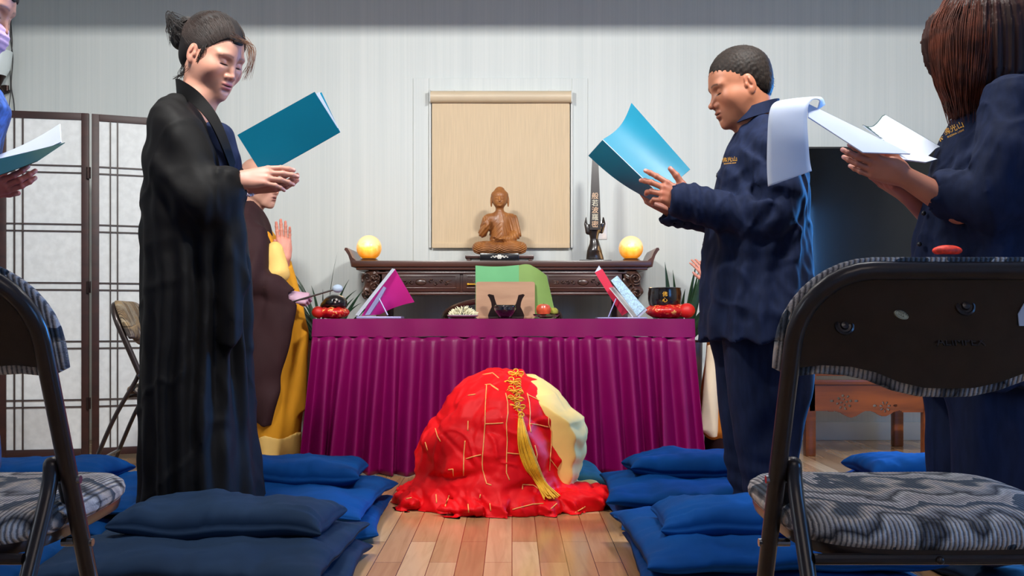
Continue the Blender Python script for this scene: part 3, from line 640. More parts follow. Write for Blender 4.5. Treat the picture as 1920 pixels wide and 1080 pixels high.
for sx_, xe in ((-1, bx0), (1, bx1)):
    xm = xe - sx_ * 0.055; sd = SDF(); sd.u(el((xm + sx_ * -0.01, AY0 + 0.045, AZ - 0.10), (0.058, 0.028, 0.055)), 0.01)
    sd.u(el((xm + sx_ * 0.0, AY0 + 0.045, AZ - 0.17), (0.052, 0.026, 0.05)), 0.02); sd.u(el((xm - sx_ * 0.025, AY0 + 0.045, AZ - 0.235), (0.028, 0.024, 0.045)), 0.02)
    sd.u(rc((xm - sx_ * 0.035, AY0 + 0.04, AZ - 0.26), (xm - sx_ * 0.045, AY0 + 0.04, AZ - 0.285), 0.014, 0.006), 0.01)
    sd.disp(lambda P, s=xm: 0.010 * np.abs(sn(P, (13, 6, 15), 31)) - 0.004)
    V, Q = sd.mesh((xm - 0.09, AY0 - 0.01, AZ - 0.31), (xm + 0.09, AY0 + 0.10, AZ - 0.03), 0.004)
    br_ = mk('bracket', V, Q, M['carve'], al)
    sw = MB()
    for q, (dx, dz, r) in enumerate(((0.012, -0.10, 0.036), (-0.02, -0.145, 0.030), (0.018, -0.185, 0.028), (-0.012, -0.225, 0.022), (-0.032, -0.09, 0.02))):
        sw.tube(spiral(xm + sx_ * dx, AZ + dz, r, 0.006, rg.random() * 6, rg.random() * 6 + (8 if q % 2 else -8), AY0 + 0.012, 34), 0.0058, 8)
    sw.build('scroll', M['carve'], br_, sharp=None)
    MB().box(xm - sx_ * 0.06 - 0.03, xm - sx_ * 0.06 + 0.03, AY0 + 0.03, AY0 + 0.09, 0, AZ - 0.04, 0.005).build('leg', M['darkwood'], al)
    MB().box(xm - sx_ * 0.06 - 0.03, xm - sx_ * 0.06 + 0.03, AY1 - 0.09, AY1 - 0.03, 0, AZ - 0.04, 0.005).build('leg', M['darkwood'], al)

# things on the altar: low riser, black inlaid stand, statue
sy = 5.74; s_x = W(937, 0, sy)[0]
rs = emp('riser', (s_x, sy, AZ), 'low dark wooden riser with open ends under the statue stand', 'riser')
MB().box(s_x - 0.195, s_x + 0.195, sy - 0.10, sy + 0.10, AZ + 0.018, AZ + 0.036, 0.003).build('top', M['darkwood'], rs)
for a in (-0.185, 0.165): MB().box(s_x + a, s_x + a + 0.02, sy - 0.09, sy + 0.09, AZ, AZ + 0.019, 0.002).build('foot', M['darkwood'], rs)
zs = AZ + 0.036
st = emp('statue_stand', (s_x, sy, AZ), 'flat black lacquer stand with pearl inlay below the wooden statue', 'stand')
MB().box(s_x - 0.108, s_x + 0.108, sy - 0.13, sy + 0.08, zs, zs + 0.008, 0.003).box(s_x - 0.11, s_x + 0.11, sy - 0.135, sy - 0.102, AZ + 0.001, zs + 0.008, 0.004).build('board', M['black'], st)
il = MB()
il.ball((s_x, sy - 0.136, AZ + 0.024), 0.013, 12, (1.1, 0.2, 0.9))
for q in range(6): il.ball((s_x + 0.011 * math.cos(q * 1.05), sy - 0.136, AZ + 0.024 + 0.009 * math.sin(q * 1.05)), 0.005, 8, (1, 0.3, 1))
for s_ in (-1, 1):
    for q in range(4): il.ball((s_x + s_ * (0.018 + 0.009 * q), sy - 0.136, AZ + 0.024 + 0.003 * (-1) ** q), 0.0058 - 0.0006 * q, 8, (1.3, 0.3, 0.7))
il.build('inlay', M['inlay'], st)
ZB = zs + 0.009
def statue():
    r = emp('statue', (s_x, sy, ZB), 'carved brown wooden seated figure with one raised hand on the altar', 'statue')
    o = np.array([s_x, sy - 0.01, ZB]); k = 0.425 / 0.42
    def p(x, y, z): return tuple(o + np.array([x, y, z]) * k)
    S = SDF()
    # crossed legs
    S.u(el(p(-0.072, -0.035, 0.036), (0.078, 0.062, 0.038)), 0.02).u(el(p(0.072, -0.035, 0.036), (0.078, 0.062, 0.038)), 0.02).u(el(p(0, -0.02, 0.035), (0.09, 0.07, 0.036)), 0.02)
    S.u(rc(p(-0.12, -0.03, 0.035), p(0.12, -0.03, 0.035), 0.034), 0.015)
    # torso
    S.u(prof([(o[2] + z * k, o[0] + 0.002, o[1] + 0.01, a * k, b * k) for z, a, b in ((0.03, 0.066, 0.05), (0.08, 0.058, 0.045), (0.13, 0.062, 0.046), (0.18, 0.070, 0.044), (0.215, 0.066, 0.038), (0.24, 0.035, 0.03))]), 0.02)
    S.u(el(p(-0.055, 0.005, 0.205), (0.034, 0.03, 0.03)), 0.02).u(el(p(0.06, 0.005, 0.205), (0.034, 0.03, 0.03)), 0.02)
    S.u(rc(p(0, 0, 0.235), p(0, -0.004, 0.265), 0.025, 0.023), 0.015)
    # arms: right raised, left in lap, draped
    S.u(chain([p(-0.073, 0.0, 0.195), p(-0.095, -0.02, 0.12), p(-0.075, -0.065, 0.15)], [0.028, 0.026, 0.017]), 0.012)
    S.u(chain([p(0.078, 0.0, 0.195), p(0.09, -0.01, 0.115), p(0.055, -0.06, 0.085), p(0.02, -0.075, 0.083)], [0.03, 0.033, 0.022, 0.014]), 0.012)
    S.u(el(p(-0.068, -0.075, 0.165), (0.014, 0.009, 0.02)), 0.006)
    for q, (dx, h) in enumerate(((-0.012, 0.022), (-0.004, 0.030), (0.004, 0.026), (0.011, 0.018))):
        S.u(rc(p(-0.068 + dx, -0.077, 0.175), p(-0.072 + dx * 1.25, -0.078, 0.182 + h), 0.0048, 0.004), 0.002)
    S.u(rc(p(-0.056, -0.078, 0.165), p(-0.052, -0.088, 0.185), 0.005, 0.004), 0.002)
    S.u(el(p(0.0, -0.082, 0.082), (0.034, 0.016, 0.008)), 0.004)
    for q in range(4): S.u(rc(p(-0.005, -0.075 - 0.007 * q, 0.085), p(-0.042 + 0.003 * q, -0.075 - 0.007 * q, 0.092), 0.0045, 0.0038), 0.0015)
    # head
    S.u(el(p(0, -0.006, 0.315), (0.046, 0.045, 0.050)), 0.012).u(el(p(0, -0.02, 0.292), (0.031, 0.03, 0.028)), 0.015)
    S.u(el(p(0, -0.002, 0.362), (0.029, 0.028, 0.024)), 0.016).u(el(p(0, -0.002, 0.337), (0.050, 0.047, 0.032)), 0.006)
    for s_ in (-1, 1):
        S.u(el(p(s_ * 0.048, 0.002, 0.302), (0.006, 0.011, 0.032)), 0.003)
        S.u(el(p(s_ * 0.015, -0.048, 0.314), (0.010, 0.005, 0.0055)), 0.002)
        S.cut(el(p(s_ * 0.016, -0.053, 0.3070), (0.012, 0.006, 0.0022)), 0.002)
        S.u(rc(p(s_ * 0.006, -0.050, 0.326), p(s_ * 0.024, -0.043, 0.325), 0.0022, 0.0016), 0.003)
    S.cut(el(p(0.016, -0.056, 0.320), (0.010, 0.006, 0.004)), 0.004).cut(el(p(-0.016, -0.056, 0.320), (0.010, 0.006, 0.004)), 0.004)
    S.u(rc(p(0, -0.050, 0.322), p(0, -0.060, 0.300), 0.0040, 0.0068), 0.005)
    S.cut(el(p(0, -0.055, 0.2935), (0.012, 0.005, 0.0016)), 0.002).u(el(p(0, -0.052, 0.289), (0.011, 0.006, 0.0028)), 0.002).u(el(p(0, -0.0505, 0.284), (0.008, 0.005, 0.003)), 0.002)
    S.u(el(p(0, -0.044, 0.275), (0.012, 0.009, 0.008)), 0.006)
    def folds(P):
        q = (P - A(o)) / k; x, y, z = q[:, 0], q[:, 1], q[:, 2]; out = np.zeros(len(P), dtype=f4)
        for s_ in (-1, 1):
            rr = np.sqrt(((x - s_ * 0.07) / 1.15) ** 2 + ((z - 0.075) / 0.75) ** 2)
            m = np.clip((0.07 - z) / 0.01, 0, 1) * np.clip((0.085 - np.abs(x - s_ * 0.075)) / 0.02, 0, 1)
            out += m * 0.0022 * np.sin(rr * 6.28 / 0.0115)
        m = np.clip((z - 0.07) / 0.02, 0, 1) * np.clip((0.235 - z) / 0.02, 0, 1) * np.clip((x - 0.015) / 0.01, 0, 1)
        out += m * 0.0026 * np.sin((x * 1.0 + 0.25 * z) * 6.28 / 0.016)
        m = np.clip((z - 0.07) / 0.02, 0, 1) * np.clip((0.2 - z) / 0.05, 0, 1) * np.clip((0.015 - x) / 0.01, 0, 1)
        out += m * 0.0018 * np.sin((x - 0.9 * z) * 6.28 / 0.024)
        h = np.clip((z - 0.33) / 0.004, 0, 1); out += h * 0.0011 * np.sin(x * 6.28 / 0.006) * np.sin(z * 6.28 / 0.006)
        return out
    S.disp(folds)
    V, Q = S.mesh(p(-0.17, -0.13, -0.004), p(0.17, 0.09, 0.40), 0.0022)
    V[:, 2] = np.maximum(V[:, 2], ZB)
    mk('figure', V, Q, M['statue'], r)
statue()

# glowing globe lamps
for k, (px, d, lab) in enumerate(((692, 5.72, 'glowing amber globe lamp on the left end of the altar'), (1183, 5.72, 'glowing amber globe lamp on the right end beside the plaque'))):
    x = W(px, 0, d)[0]; g = emp('globe_lamp', (x, d, AZ), lab, 'lamp', 'amber globe lamps on the altar'); r = 0.072 if k == 0 else 0.070
    MB().lathe([(0.062, 0), (0.066, 0.006), (0.052, 0.012), (0.046, 0.02), (0.03, 0.022)], (x, d, AZ), 28).build('base', M['blackwood'], g)
    zc = AZ + 0.016 + r * 0.93
    pr = [(max(1e-4, r * math.sin(PI * i / 28)), -r * math.cos(PI * i / 28)) for i in range(4, 29)]
    MB().lathe(pr, (x, d, zc), 40).build('globe', M['globe'], g)
    l = bpy.data.lights.new('lamp_bulb', 'POINT'); l.energy = 1.2; l.color = (1, 0.6, 0.25); l.shadow_soft_size = r
    lo = bpy.data.objects.new('lamp_bulb', l); COL.objects.link(lo); lo.parent = g; lo.location = (0, -r - 0.03, zc - AZ + 0.03)

# tall dark plaque on a carved vase-shaped stand
px_, d = 1115, 5.70; x = W(px_, 0, d)[0]
pl = emp('lettered_plaque', (x, d, AZ), 'tall narrow black plaque with gold characters in a carved stand', 'plaque')
z = lambda py: W(0, py, d)[2]
def sx(v): return x + v * d / FP
MB().box(sx(-30), sx(30), d - 0.06, d + 0.06, AZ, AZ + 0.010, 0.004).build('base', M['blackwood'], pl)
S = SDF()
S.u(prof([(z(487), x, d, .052, .03), (z(478), x, d, .050, .03), (z(470), x, d, .045, .03), (z(458), x, d, .030, .025), (z(448), x, d, .024, .022), (z(438), x, d, .028, .024), (z(428), x, d, .040, .028), (z(420), x, d, .046, .028)]), 0.01)
for s_ in (-1, 1): S.u(chain([(sx(s_ * 13), d, z(435)), (sx(s_ * 16.5), d - 0.004, z(420)), (sx(s_ * 16), d, z(408))], [0.012, 0.010, 0.006]), 0.01).u(el((sx(s_ * 8), d - 0.026, z(425)), (0.009, 0.009, 0.012)), 0.004).cut(el((sx(s_ * 12), d - 0.03, z(455)), (0.012, 0.02, 0.03)), 0.01)
S.disp(lambda P: 0.0035 * sn(P, (9, 9, 6), 4))
V, Q = S.mesh((x - 0.08, d - 0.06, AZ + 0.004), (x + 0.08, d + 0.06, z(402)), 0.003); mk('vase_stand', V, Q, M['blackwood'], pl)
bl = MB(); bl.prism([(sx(-10.5), d - 0.045, z(432)), (sx(10.5), d - 0.045, z(432)), (sx(9.0), d - 0.045, z(385)), (sx(6.0), d - 0.045, z(310)), (sx(1.0), d - 0.045, z(286)), (sx(-5.5), d - 0.045, z(300)), (sx(-8.0), d - 0.045, z(350))], (0, 0.02, 0))
tb = bl.build('tablet', M['blackwood'], pl, smooth=False)
def text_mesh(s, size, T, name, m, parent, depth=0.0008, label=None):
    cu = bpy.data.curves.new(name, 'FONT'); cu.body = s; cu.size = size; cu.extrude = depth; cu.align_x = 'CENTER'; cu.align_y = 'CENTER'; cu.resolution_u = 2
    o = bpy.data.objects.new(name, cu); COL.objects.link(o); bpy.context.view_layer.update()
    me = bpy.data.meshes.new_from_object(o.evaluated_get(bpy.context.evaluated_depsgraph_get())); bpy.data.objects.remove(o)
    V = [T @ v.co for v in me.vertices]; Fc = [tuple(p.vertices) for p in me.polygons]; bpy.data.meshes.remove(me)
    if not V: return None
    return mk(name, [tuple(v) for v in V], Fc, m, parent, smooth=False, label=label)
def face_T(loc, rx=90, ry=0, rz=0):
    return Matrix.Translation(loc) @ Matrix.Rotation(R(rz), 4, 'Z') @ Matrix.Rotation(R(ry), 4, 'Y') @ Matrix.Rotation(R(rx), 4, 'X')
for k, ch in enumerate('般若波羅密'):
    text_mesh(ch, 0.040, face_T((sx(-0.5), d - 0.0458, z(370 + 13.2 * k))), 'character', mat('gold_leaf_%d' % k, (236, 196, 158) if k % 2 == 0 else (222, 214, 190), 0.4, var=0) if k < 2 else bpy.data.materials['gold_leaf_%d' % (k % 2)], tb, 0.001)

# ================================================================ front table, cloth, its things
TY0, TY1, TZ = 4.74, 5.22, 0.734
tx0, tx1 = W(588, 0, TY0)[0], W(1301, 0, TY0)[0]; tcx = (tx0 + tx1) / 2
tbl = emp('folding_table', (tcx, 4.98, 0), 'long table hidden under the magenta pleated cloth', 'table')
MB().box(tx0 + 0.01, tx1 - 0.01, TY0 + 0.01, TY1, TZ - 0.03, TZ - 0.004, 0.003).build('tabletop', M['porcelain'], tbl)
for a in (tx0 + 0.15, tx1 - 0.15):
    for b in (TY0 + 0.10, TY1 - 0.08): MB().tube([(a, b, 0), (a, b, TZ - 0.03)], 0.014, 10).build('leg', M['steel'], tbl)
cl = emp('tablecloth', (tcx, 4.98, TZ), 'magenta satin tablecloth with a pleated skirt down to the floor', 'tablecloth')
c = MB(); c.grid(lambda u, v: (tx0 + u * (tx1 - tx0), TY0 + v * (TY1 - TY0), TZ + 0.0015), 4, 4, thick=0.003); c.build('cloth_top', M['magenta'], cl)
Lf = tx1 - tx0; Ls = TY1 - TY0; Lt = Lf + 2 * Ls
def path(s):
    if s < Ls: return np.array([tx0, TY1 - s]), np.array([-1, 0.])
    if s < Ls + Lf: return np.array([tx0 + (s - Ls), TY0]), np.array([0, -1.])
    return np.array([tx1, TY0 + (s - Ls - Lf)]), np.array([1., 0])
def bandf(u, v):
    p, n = path(u * Lt); off = 0.004 + 0.0025 * math.sin(u * 90) * (1 - v) + 0.006 * (1 - v)
    return (p[0] + n[0] * off, p[1] + n[1] * off, TZ + 0.002 - (1 - v) * 0.086 + 0.003 * math.sin(u * 37) * (1 - v))
MB().grid(bandf, 260, 6, thick=0.003).build('header_band', M['magenta'], cl)
rg = np.random.RandomState(3); npl = int(Lt / 0.092); edges = np.cumsum(np.r_[0, 0.092 * (1 + 0.14 * rg.randn(npl + 3))]); edges *= Lt / edges[-1]; amps = 0.7 + 0.5 * rg.rand(len(edges)); drift = rg.randn(len(edges)) * 0.016
def skirtf(u, v):
    t = 1 - v; s = u * Lt
    i = int(np.searchsorted(edges, s, side='right') - 1); i = min(max(i, 0), len(edges) - 2)
    f = (s - edges[i]) / (edges[i + 1] - edges[i])
    saw = math.sin(PI * f ** 1.25) ** 1.6
    p, n = path(s); amp = (0.014 + 0.066 * t ** 0.6) * amps[i]
    p, n = path(s); tang = np.array([-n[1], n[0]])
    flare = 0.045 * t ** 1.3 * (1 if abs(n[1]) > 0.5 else 0.15); amp *= (1 if abs(n[1]) > 0.5 else 0.4); cor = 0
    if 0.0 < s - Ls < Lf: q = (s - Ls) / Lf; cor = (q - 0.5) * 2 * 0.055 * t
    off = flare + amp * saw * 1.15 + 0.004 * math.sin(s * 31 + t * 5) * t
    q = p + n * off + tang * 0
    return (q[0] + (cor if abs(n[1]) > 0.5 else 0) + drift[i] * t * saw, q[1] - (0.0 if abs(n[1]) > 0.5 else 0.0), TZ - 0.082 - t * (TZ - 0.082 - 0.006) + 0.004 * math.sin(s * 11))
MB().grid(skirtf, 1300, 26, thick=0.0008).build('pleated_skirt', M['magenta'], cl, sharp=None)

# ---- central reading stand, green folder, bronze bracket, glass cup
d = 4.98
rsd = emp('book_stand', W(948, 597, d), 'pale wooden reading stand with rounded corners in the middle of the table', 'book stand')
def rrect(x0, x1, z0, z1, r, n=5):
    o = []
    for cx, cz, a in ((x1 - r, z0 + r, -90), (x1 - r, z1 - r, 0), (x0 + r, z1 - r, 90), (x0 + r, z0 + r, 180)):
        for i in range(n + 1): o.append((cx + r * math.cos(R(a + 90 * i / n)), cz + r * math.sin(R(a + 90 * i / n))))
    return o
zT = TZ + 0.003
o_ = rrect(W(892, 0, d)[0], W(1003, 0, d)[0], zT, W(0, 528, d)[2], 0.012)
MB().prism([(a, d + 0.10 * (b - zT), b) for a, b in o_], (0, 0.010, 0)).build('board', M['lightwood'], rsd, smooth=False)
MB().box(W(900, 0, d)[0], W(996, 0, d)[0], d - 0.03, d + 0.002, zT, zT + 0.012, 0.002).build('ledge', M['lightwood'], rsd)
MB().prism([(W(948, 0, d)[0] - 0.01, d + 0.02, zT + 0.12), (W(948, 0, d)[0] - 0.01, d + 0.09, zT), (W(948, 0, d)[0] - 0.01, d + 0.075, zT)], (0.02, 0, 0)).build('rear_support', M['lightwood'], rsd)
gf = emp('green_folder', W(960, 597, d + 0.035), 'open green folder propped behind the wooden reading stand', 'folder')
def gleft(u, v): return (W(891 + 82 * u, 0, d)[0], d + 0.045 + 0.012 * math.sin(PI * u), zT + 0.006 + v * (0.262 - 0.006 * math.sin(PI * (1 - u)) + 0.003 * u))
MB().grid(gleft, 14, 8, thick=0.003).build('left_cover', M['mint'], gf)
def gright(u, v):
    top = 0.265 + 0.006 * math.sin(PI * min(1, u * 2)) - 0.055 * max(0, u - 0.4) ** 1.4 / 0.49
    return (W(973 + (52 + 18 * (1 - v) ) * u, 0, d)[0], d + 0.045 - 0.05 * u * u + 0.02 * u, zT + 0.004 + v * top)
MB().grid(gright, 16, 10, thick=0.003).build('right_cover', M['green2'], gf)
db = 4.90
hb = [(-33, 0), (-34, 6), (-31, 14), (-27, 22), (-28, 30), (-31, 38), (-35, 44), (-32, 46), (-23, 44), (-21, 36), (-18, 27), (-13, 22), (13, 22), (18, 27), (21, 36), (23, 44), (32, 46), (35, 44), (31, 38), (28, 30), (27, 22), (31, 14), (34, 6), (33, 0)]
xb = W(949, 0, db)[0]; kb = db / FP
inc = emp('incense_holder', (xb, db, zT), 'small dark bronze holder with two horned sides before the reading stand', 'incense holder')
MB().prism([(xb + a * kb, db - 0.008, zT + b * kb) for a, b in hb], (0, 0.016, 0)).build('horned_frame', M['bronze'], inc, smooth=False)
MB().box(xb - 0.085, xb + 0.085, db - 0.02, db + 0.02, zT, zT + 0.008, 0.003).build('base', M['bronze'], inc)
dg = 4.83; xg = W(947, 0, dg)[0]
cup = emp('glass_bowl', (xg, dg, zT), 'small round clear glass bowl standing before the bronze holder', 'bowl')
MB().lathe([(0.022, 0), (0.024, 0.004), (0.030, 0.010), (0.046, 0.028), (0.054, 0.046), (0.052, 0.062), (0.049, 0.066), (0.047, 0.062), (0.049, 0.046), (0.042, 0.030), (0.026, 0.014), (0.002, 0.011)], (xg, dg, zT), 36).build('glass_body', M['glass'], cup)
MB().lathe([(0.001, 0.014), (0.026, 0.016), (0.040, 0.031), (0.046, 0.042), (0.001, 0.042)], (xg, dg, zT), 30).build('contents', M['black'], cup)
# flowers on a plate
df = 4.85; xf = W(868, 0, df)[0]
pt = emp('plate', (xf, df, zT), 'shallow dark red rimmed plate holding cream flowers on the table', 'plate')
MB().lathe([(0.04, 0), (0.042, 0.004), (0.07, 0.010), (0.078, 0.016), (0.076, 0.018), (0.04, 0.010), (0.001, 0.008)], (xf, df, zT), 36).build('dish', M['porcelain'], pt)
MB().lathe([(0.030, 0.0), (0.058, 0.001), (0.064, 0.006), (0.03, 0.0065)], (xf, df, zT), 36).build('rim_band', M['pot'], pt)
fl = MB(); rg = random.Random(8)
for i in range(210):
    a = rg.random() * 2 * PI; r = rg.random() ** 0.5 * 0.062; zz = zT + 0.014 + 0.042 * (1 - (r / 0.066) ** 1.3) * rg.random() ** 0.4
    p0 = Vector((xf + r * math.cos(a), df + r * math.sin(a) * 0.8, zz)); dv = Vector((math.cos(a) * (0.4 + rg.random()), math.sin(a), 0.5 + rg.random())).normalized() * rg.uniform(0.012, 0.022)
    fl.tube([p0, p0 + dv * 0.5, p0 + dv], [0.0025, 0.0042, 0.0008], 5, flat=0.4)
tag(fl.build('flowers', M['petal'], sharp=None), 'heap of cream flower petals on the plate left of the reading stand', 'flowers', kind='stuff')
# fruit on a glass dish
dd = 4.86; xa = W(1021, 0, dd)[0]
dsh = emp('glass_dish', (xa, dd, zT), 'low clear glass dish holding a red apple and a green fruit', 'dish')
MB().lathe([(0.035, 0), (0.038, 0.003), (0.060, 0.012), (0.066, 0.022), (0.063, 0.022), (0.055, 0.014), (0.002, 0.006)], (xa + 0.008, dd, zT), 36).build('glass_body', M['glass'], dsh)
ap = emp('apple', (xa, dd, zT + 0.006), 'red and orange apple lying in the glass dish', 'apple')
MB().lathe([(0.001, 0.006), (0.012, 0.001), (0.028, 0.010), (0.036, 0.028), (0.037, 0.042), (0.030, 0.057), (0.016, 0.064), (0.006, 0.061), (0.001, 0.055)], (xa - 0.005, dd, zT + 0.007), 26).build('flesh', M['apple'], ap)
MB().tube([(xa - 0.005, dd, zT + 0.06), (xa - 0.003, dd, zT + 0.075)], 0.0012, 6).build('stem', M['blackwood'], ap)
pr_ = MB().lathe([(0.001, 0), (0.014, 0.002), (0.024, 0.014), (0.024, 0.026), (0.014, 0.038), (0.001, 0.04)], (xa + 0.045, dd + 0.035, zT + 0.014), 20)
tag(pr_.build('green_fruit', M['pear']), 'small green fruit behind the red apple', 'fruit')

# ---- armchair behind the table (its curved wooden rail shows)
dc = 5.36; xc = W(941, 0, dc)[0]
ac = emp('armchair', (xc, dc, 0), 'wooden armchair with a curved horseshoe rail behind the table', 'armchair')
arc = [(xc + 0.315 * math.cos(R(a)), dc + 0.06 - 0.26 * math.sin(R(a)) , 0.735 + 0.10 * math.sin(R(a)) ) for a in range(-10, 191, 8)]
MB().tube(arc, 0.016, 12).build('top_rail', M['darkwood'], ac, sharp=None)
MB().box(xc - 0.28, xc + 0.28, dc - 0.18, dc + 0.17, 0.42, 0.46, 0.008).build('seat', M['darkwood'], ac)
for a, b in ((-0.26, -0.1), (0.26, -0.1), (-0.26, 0.14), (0.26, 0.14)): MB().tube([(xc + a, dc + b, 0), (xc + a, dc + b, 0.42)], 0.016, 10).build('leg', M['darkwood'], ac)
for a in (-0.275, 0.275): MB().tube([(xc + a, dc + 0.02, 0.45), (xc + a * 1.1, dc + 0.0, 0.775)], 0.011, 8).build('arm_post', M['darkwood'], ac)

# ---- folders on wire stands
def quad(P4, mb, th=0.004, bow=0.0, n=10):
    P4 = [Vector(p) for p in P4]; nrm = (P4[1] - P4[0]).cross(P4[3] - P4[0]).normalized()
    mb.grid(lambda u, v: (P4[0] * (1 - u) * (1 - v) + P4[1] * u * (1 - v) + P4[2] * u * v + P4[3] * (1 - u) * v) + nrm * (bow * 4 * u * (1 - u)), n, n, thick=th); return mb
d = 4.94
ws = emp('wire_stand', (W(712, 0, d)[0], d, zT), 'lilac metal easel holding the magenta folder on the left of the table', 'book stand')
MB().box(W(672, 0, d)[0], W(755, 0, d)[0], d - 0.07, d + 0.07, zT, zT + 0.010, 0.003).build('base', M['wire'], ws)
MB().prism([W(684, 591, d - .05), W(719, 537, d - .05), W(724, 540, d - .05), W(712, 562, d - .05), W(693, 590, d - .05)], (0, 0.03, 0)).build('back_plate', M['wire'], ws)
MB().tube([W(711, 560, d - .05), W(727, 591, d - .05)], 0.0035, 8).build('strut', M['wire'], ws)
mf = emp('magenta_folder', (W(715, 0, d)[0], d, zT + 0.01), 'open magenta folder leaning on the left metal stand', 'folder')
q = MB(); quad([W(667, 591, d + .02), W(736, 504, d + .02), W(741, 505, d - .02), W(672, 593, d - .02)], q, 0.003); q.build('spine_cover', M['sheet'], mf)
q = MB(); quad([W(678, 592, d + .0), W(741, 505, d + .0), W(777, 566, d + .12), W(712, 589, d + .10)], q, 0.003, 0.012); q.build('front_cover', M['pink'], mf)
ws2 = emp('wire_stand', (W(1175, 0, d)[0], d, zT), 'wire easel holding the red and pale blue booklets on the right of the table', 'book stand')
MB().box(W(1118, 0, d)[0], W(1210, 0, d)[0], d - 0.07, d + 0.07, zT, zT + 0.006, 0.002).build('base', M['wire'], ws2)
for yy in (-0.045, 0.0): MB().tube([W(1155, 560, d + yy), W(1141, 594, d + yy)], 0.003, 8).build('strut', M['wire'], ws2)
q = MB(); quad([W(1142, 540, d - .05), W(1150, 538, d + .06), W(1198, 593, d + .06), W(1186, 595, d - .05)], q, 0.003); q.build('back_plate', M['porcelain'], ws2)
rf = emp('red_folder', (W(1135, 0, d)[0], d, zT + 0.05), 'crimson folder standing upright behind the pale blue booklet', 'folder')
q = MB(); quad([W(1115, 511, d + .03), W(1129, 504, d + .03), W(1178, 585, d + .03), W(1166, 592, d + .03)], q, 0.003); q.build('cover', M['redcard'], rf)
q = MB(); quad([W(1115, 511, d + .034), W(1123, 498, d + .05), W(1136, 520, d + .05), W(1130, 524, d + .034)], q, 0.002); q.build('pages', M['sheet'], rf)
M['bluedots'] = mat('pale_blue_speckled', (178, 212, 232), 0.6, var=0.25, vs=(120, 120, 120))
bb = emp('speckled_booklet', (W(1180, 0, d)[0], d, zT + 0.01), 'pale blue speckled booklet leaning on the right wire stand', 'booklet')
q = MB(); quad([W(1145, 526, d - .06), W(1157, 517, d - .06), W(1209, 578, d - .06), W(1194, 592, d - .06)], q, 0.012); q.build('cover', M['bluedots'], bb)
q = MB(); quad([W(1209, 578, d - .06), W(1213, 580, d - .055), W(1197, 594, d - .055), W(1194, 592, d - .06)], q, 0.008); q.build('pages', M['sheet'], bb)

# ---- wooden fish and singing bowl on red brocade cushions
def brocade_cushion(px0, px1, d, h, lab, knob):
    xa_, xb_ = W(px0, 0, d)[0], W(px1, 0, d)[0]; xm = (xa_ + xb_) / 2; w_ = (xb_ - xa_) / 2
    r = emp('brocade_cushion', (xm, d, zT), lab, 'cushion', 'red brocade cushions on the table')
    S = SDF(); S.u(el((xm, d, zT + h / 2), (w_ * 0.98, w_ * 0.95, h * 0.52)), 0.01); S.cut(el((xm, d, zT + h * 1.35), (w_ * 0.7, w_ * 0.7, h * 0.7)), 0.01)
    S.disp(lambda P: 0.003 * np.cos(np.arctan2(P[:, 1] - d, P[:, 0] - xm) * 8) * np.clip(1 - np.abs(P[:, 2] - zT - h / 2) / h, 0, 1))
    V, Q = S.mesh((xm - w_ * 1.1, d - w_ * 1.1, zT - 0.01), (xm + w_ * 1.1, d + w_ * 1.1, zT + h * 1.3), 0.003); V[:, 2] = np.maximum(V[:, 2], zT)
    mk('cushion_body', V, Q, M['brocade'], r)
    kx = xm + (w_ * 0.80 if knob > 0 else -w_ * 0.80)
    MB().ball((kx, d - w_ * 0.55, zT + h * 0.50), h * 0.5, 20, (1.05, 1, 0.95)).build('end_roll', M['rollred'], r)
    return xm, zT + h
xm, zc = brocade_cushion(594, 655, 4.93, 0.062, 'small red brocade cushion under the black wooden fish', -1)
wfz = zc - 0.020
wfish = emp('wooden_fish', (xm, 4.93, wfz), 'black lacquered wooden fish drum on the left red cushion', 'percussion instrument')
S = SDF(); S.u(el((xm + 0.012, 4.93, wfz + 0.036), (0.058, 0.05, 0.040)), 0.01).u(rc((xm - 0.045, 4.93, wfz + 0.018), (xm + 0.0, 4.93, wfz + 0.034), 0.018, 0.03), 0.03)
S.cut(el((xm - 0.01, 4.89, wfz + 0.012), (0.06, 0.03, 0.004)), 0.004); S.cut(el((xm + 0.02, 4.88, wfz + 0.045), (0.012, 0.012, 0.010)), 0.004)
V, Q = S.mesh((xm - 0.09, 4.86, wfz - 0.01), (xm + 0.09, 5.0, wfz + 0.09), 0.0025); mk('drum_body', V, Q, M['black'], wfish)
MB().ball((xm + 0.026, 4.878, wfz + 0.05), 0.006).ball((xm + 0.038, 4.881, wfz + 0.042), 0.004).ball((xm + 0.02, 4.876, wfz + 0.038), 0.005).build('carved_eye', M['inlay'], wfish)
xm, zc = brocade_cushion(1210, 1292, 4.95, 0.078, 'larger red brocade cushion under the black singing bowl', 1)
bz = zc - 0.030; xm -= 0.012; bw = 0.083
sb = emp('singing_bowl', (xm, 4.95, bz), 'black metal singing bowl with gold characters on the right red cushion', 'bowl')
MB().lathe([(0.03, 0), (0.066, 0.006), (0.078, 0.022), (bw, 0.05), (bw, 0.078), (0.079, 0.098), (0.081, 0.104), (0.077, 0.106), (0.074, 0.1), (0.077, 0.078), (0.077, 0.05), (0.07, 0.024), (0.05, 0.010), (0.001, 0.008)], (xm, 4.95, bz), 48).build('bowl_body', M['black'], sb)
for k, ch in enumerate('佛心'):
    text_mesh(ch, 0.026, face_T((xm - 0.012, 4.95 - bw * 0.997, bz + 0.070 - 0.028 * k)), 'character', M['gold'], sb, 0.0012)

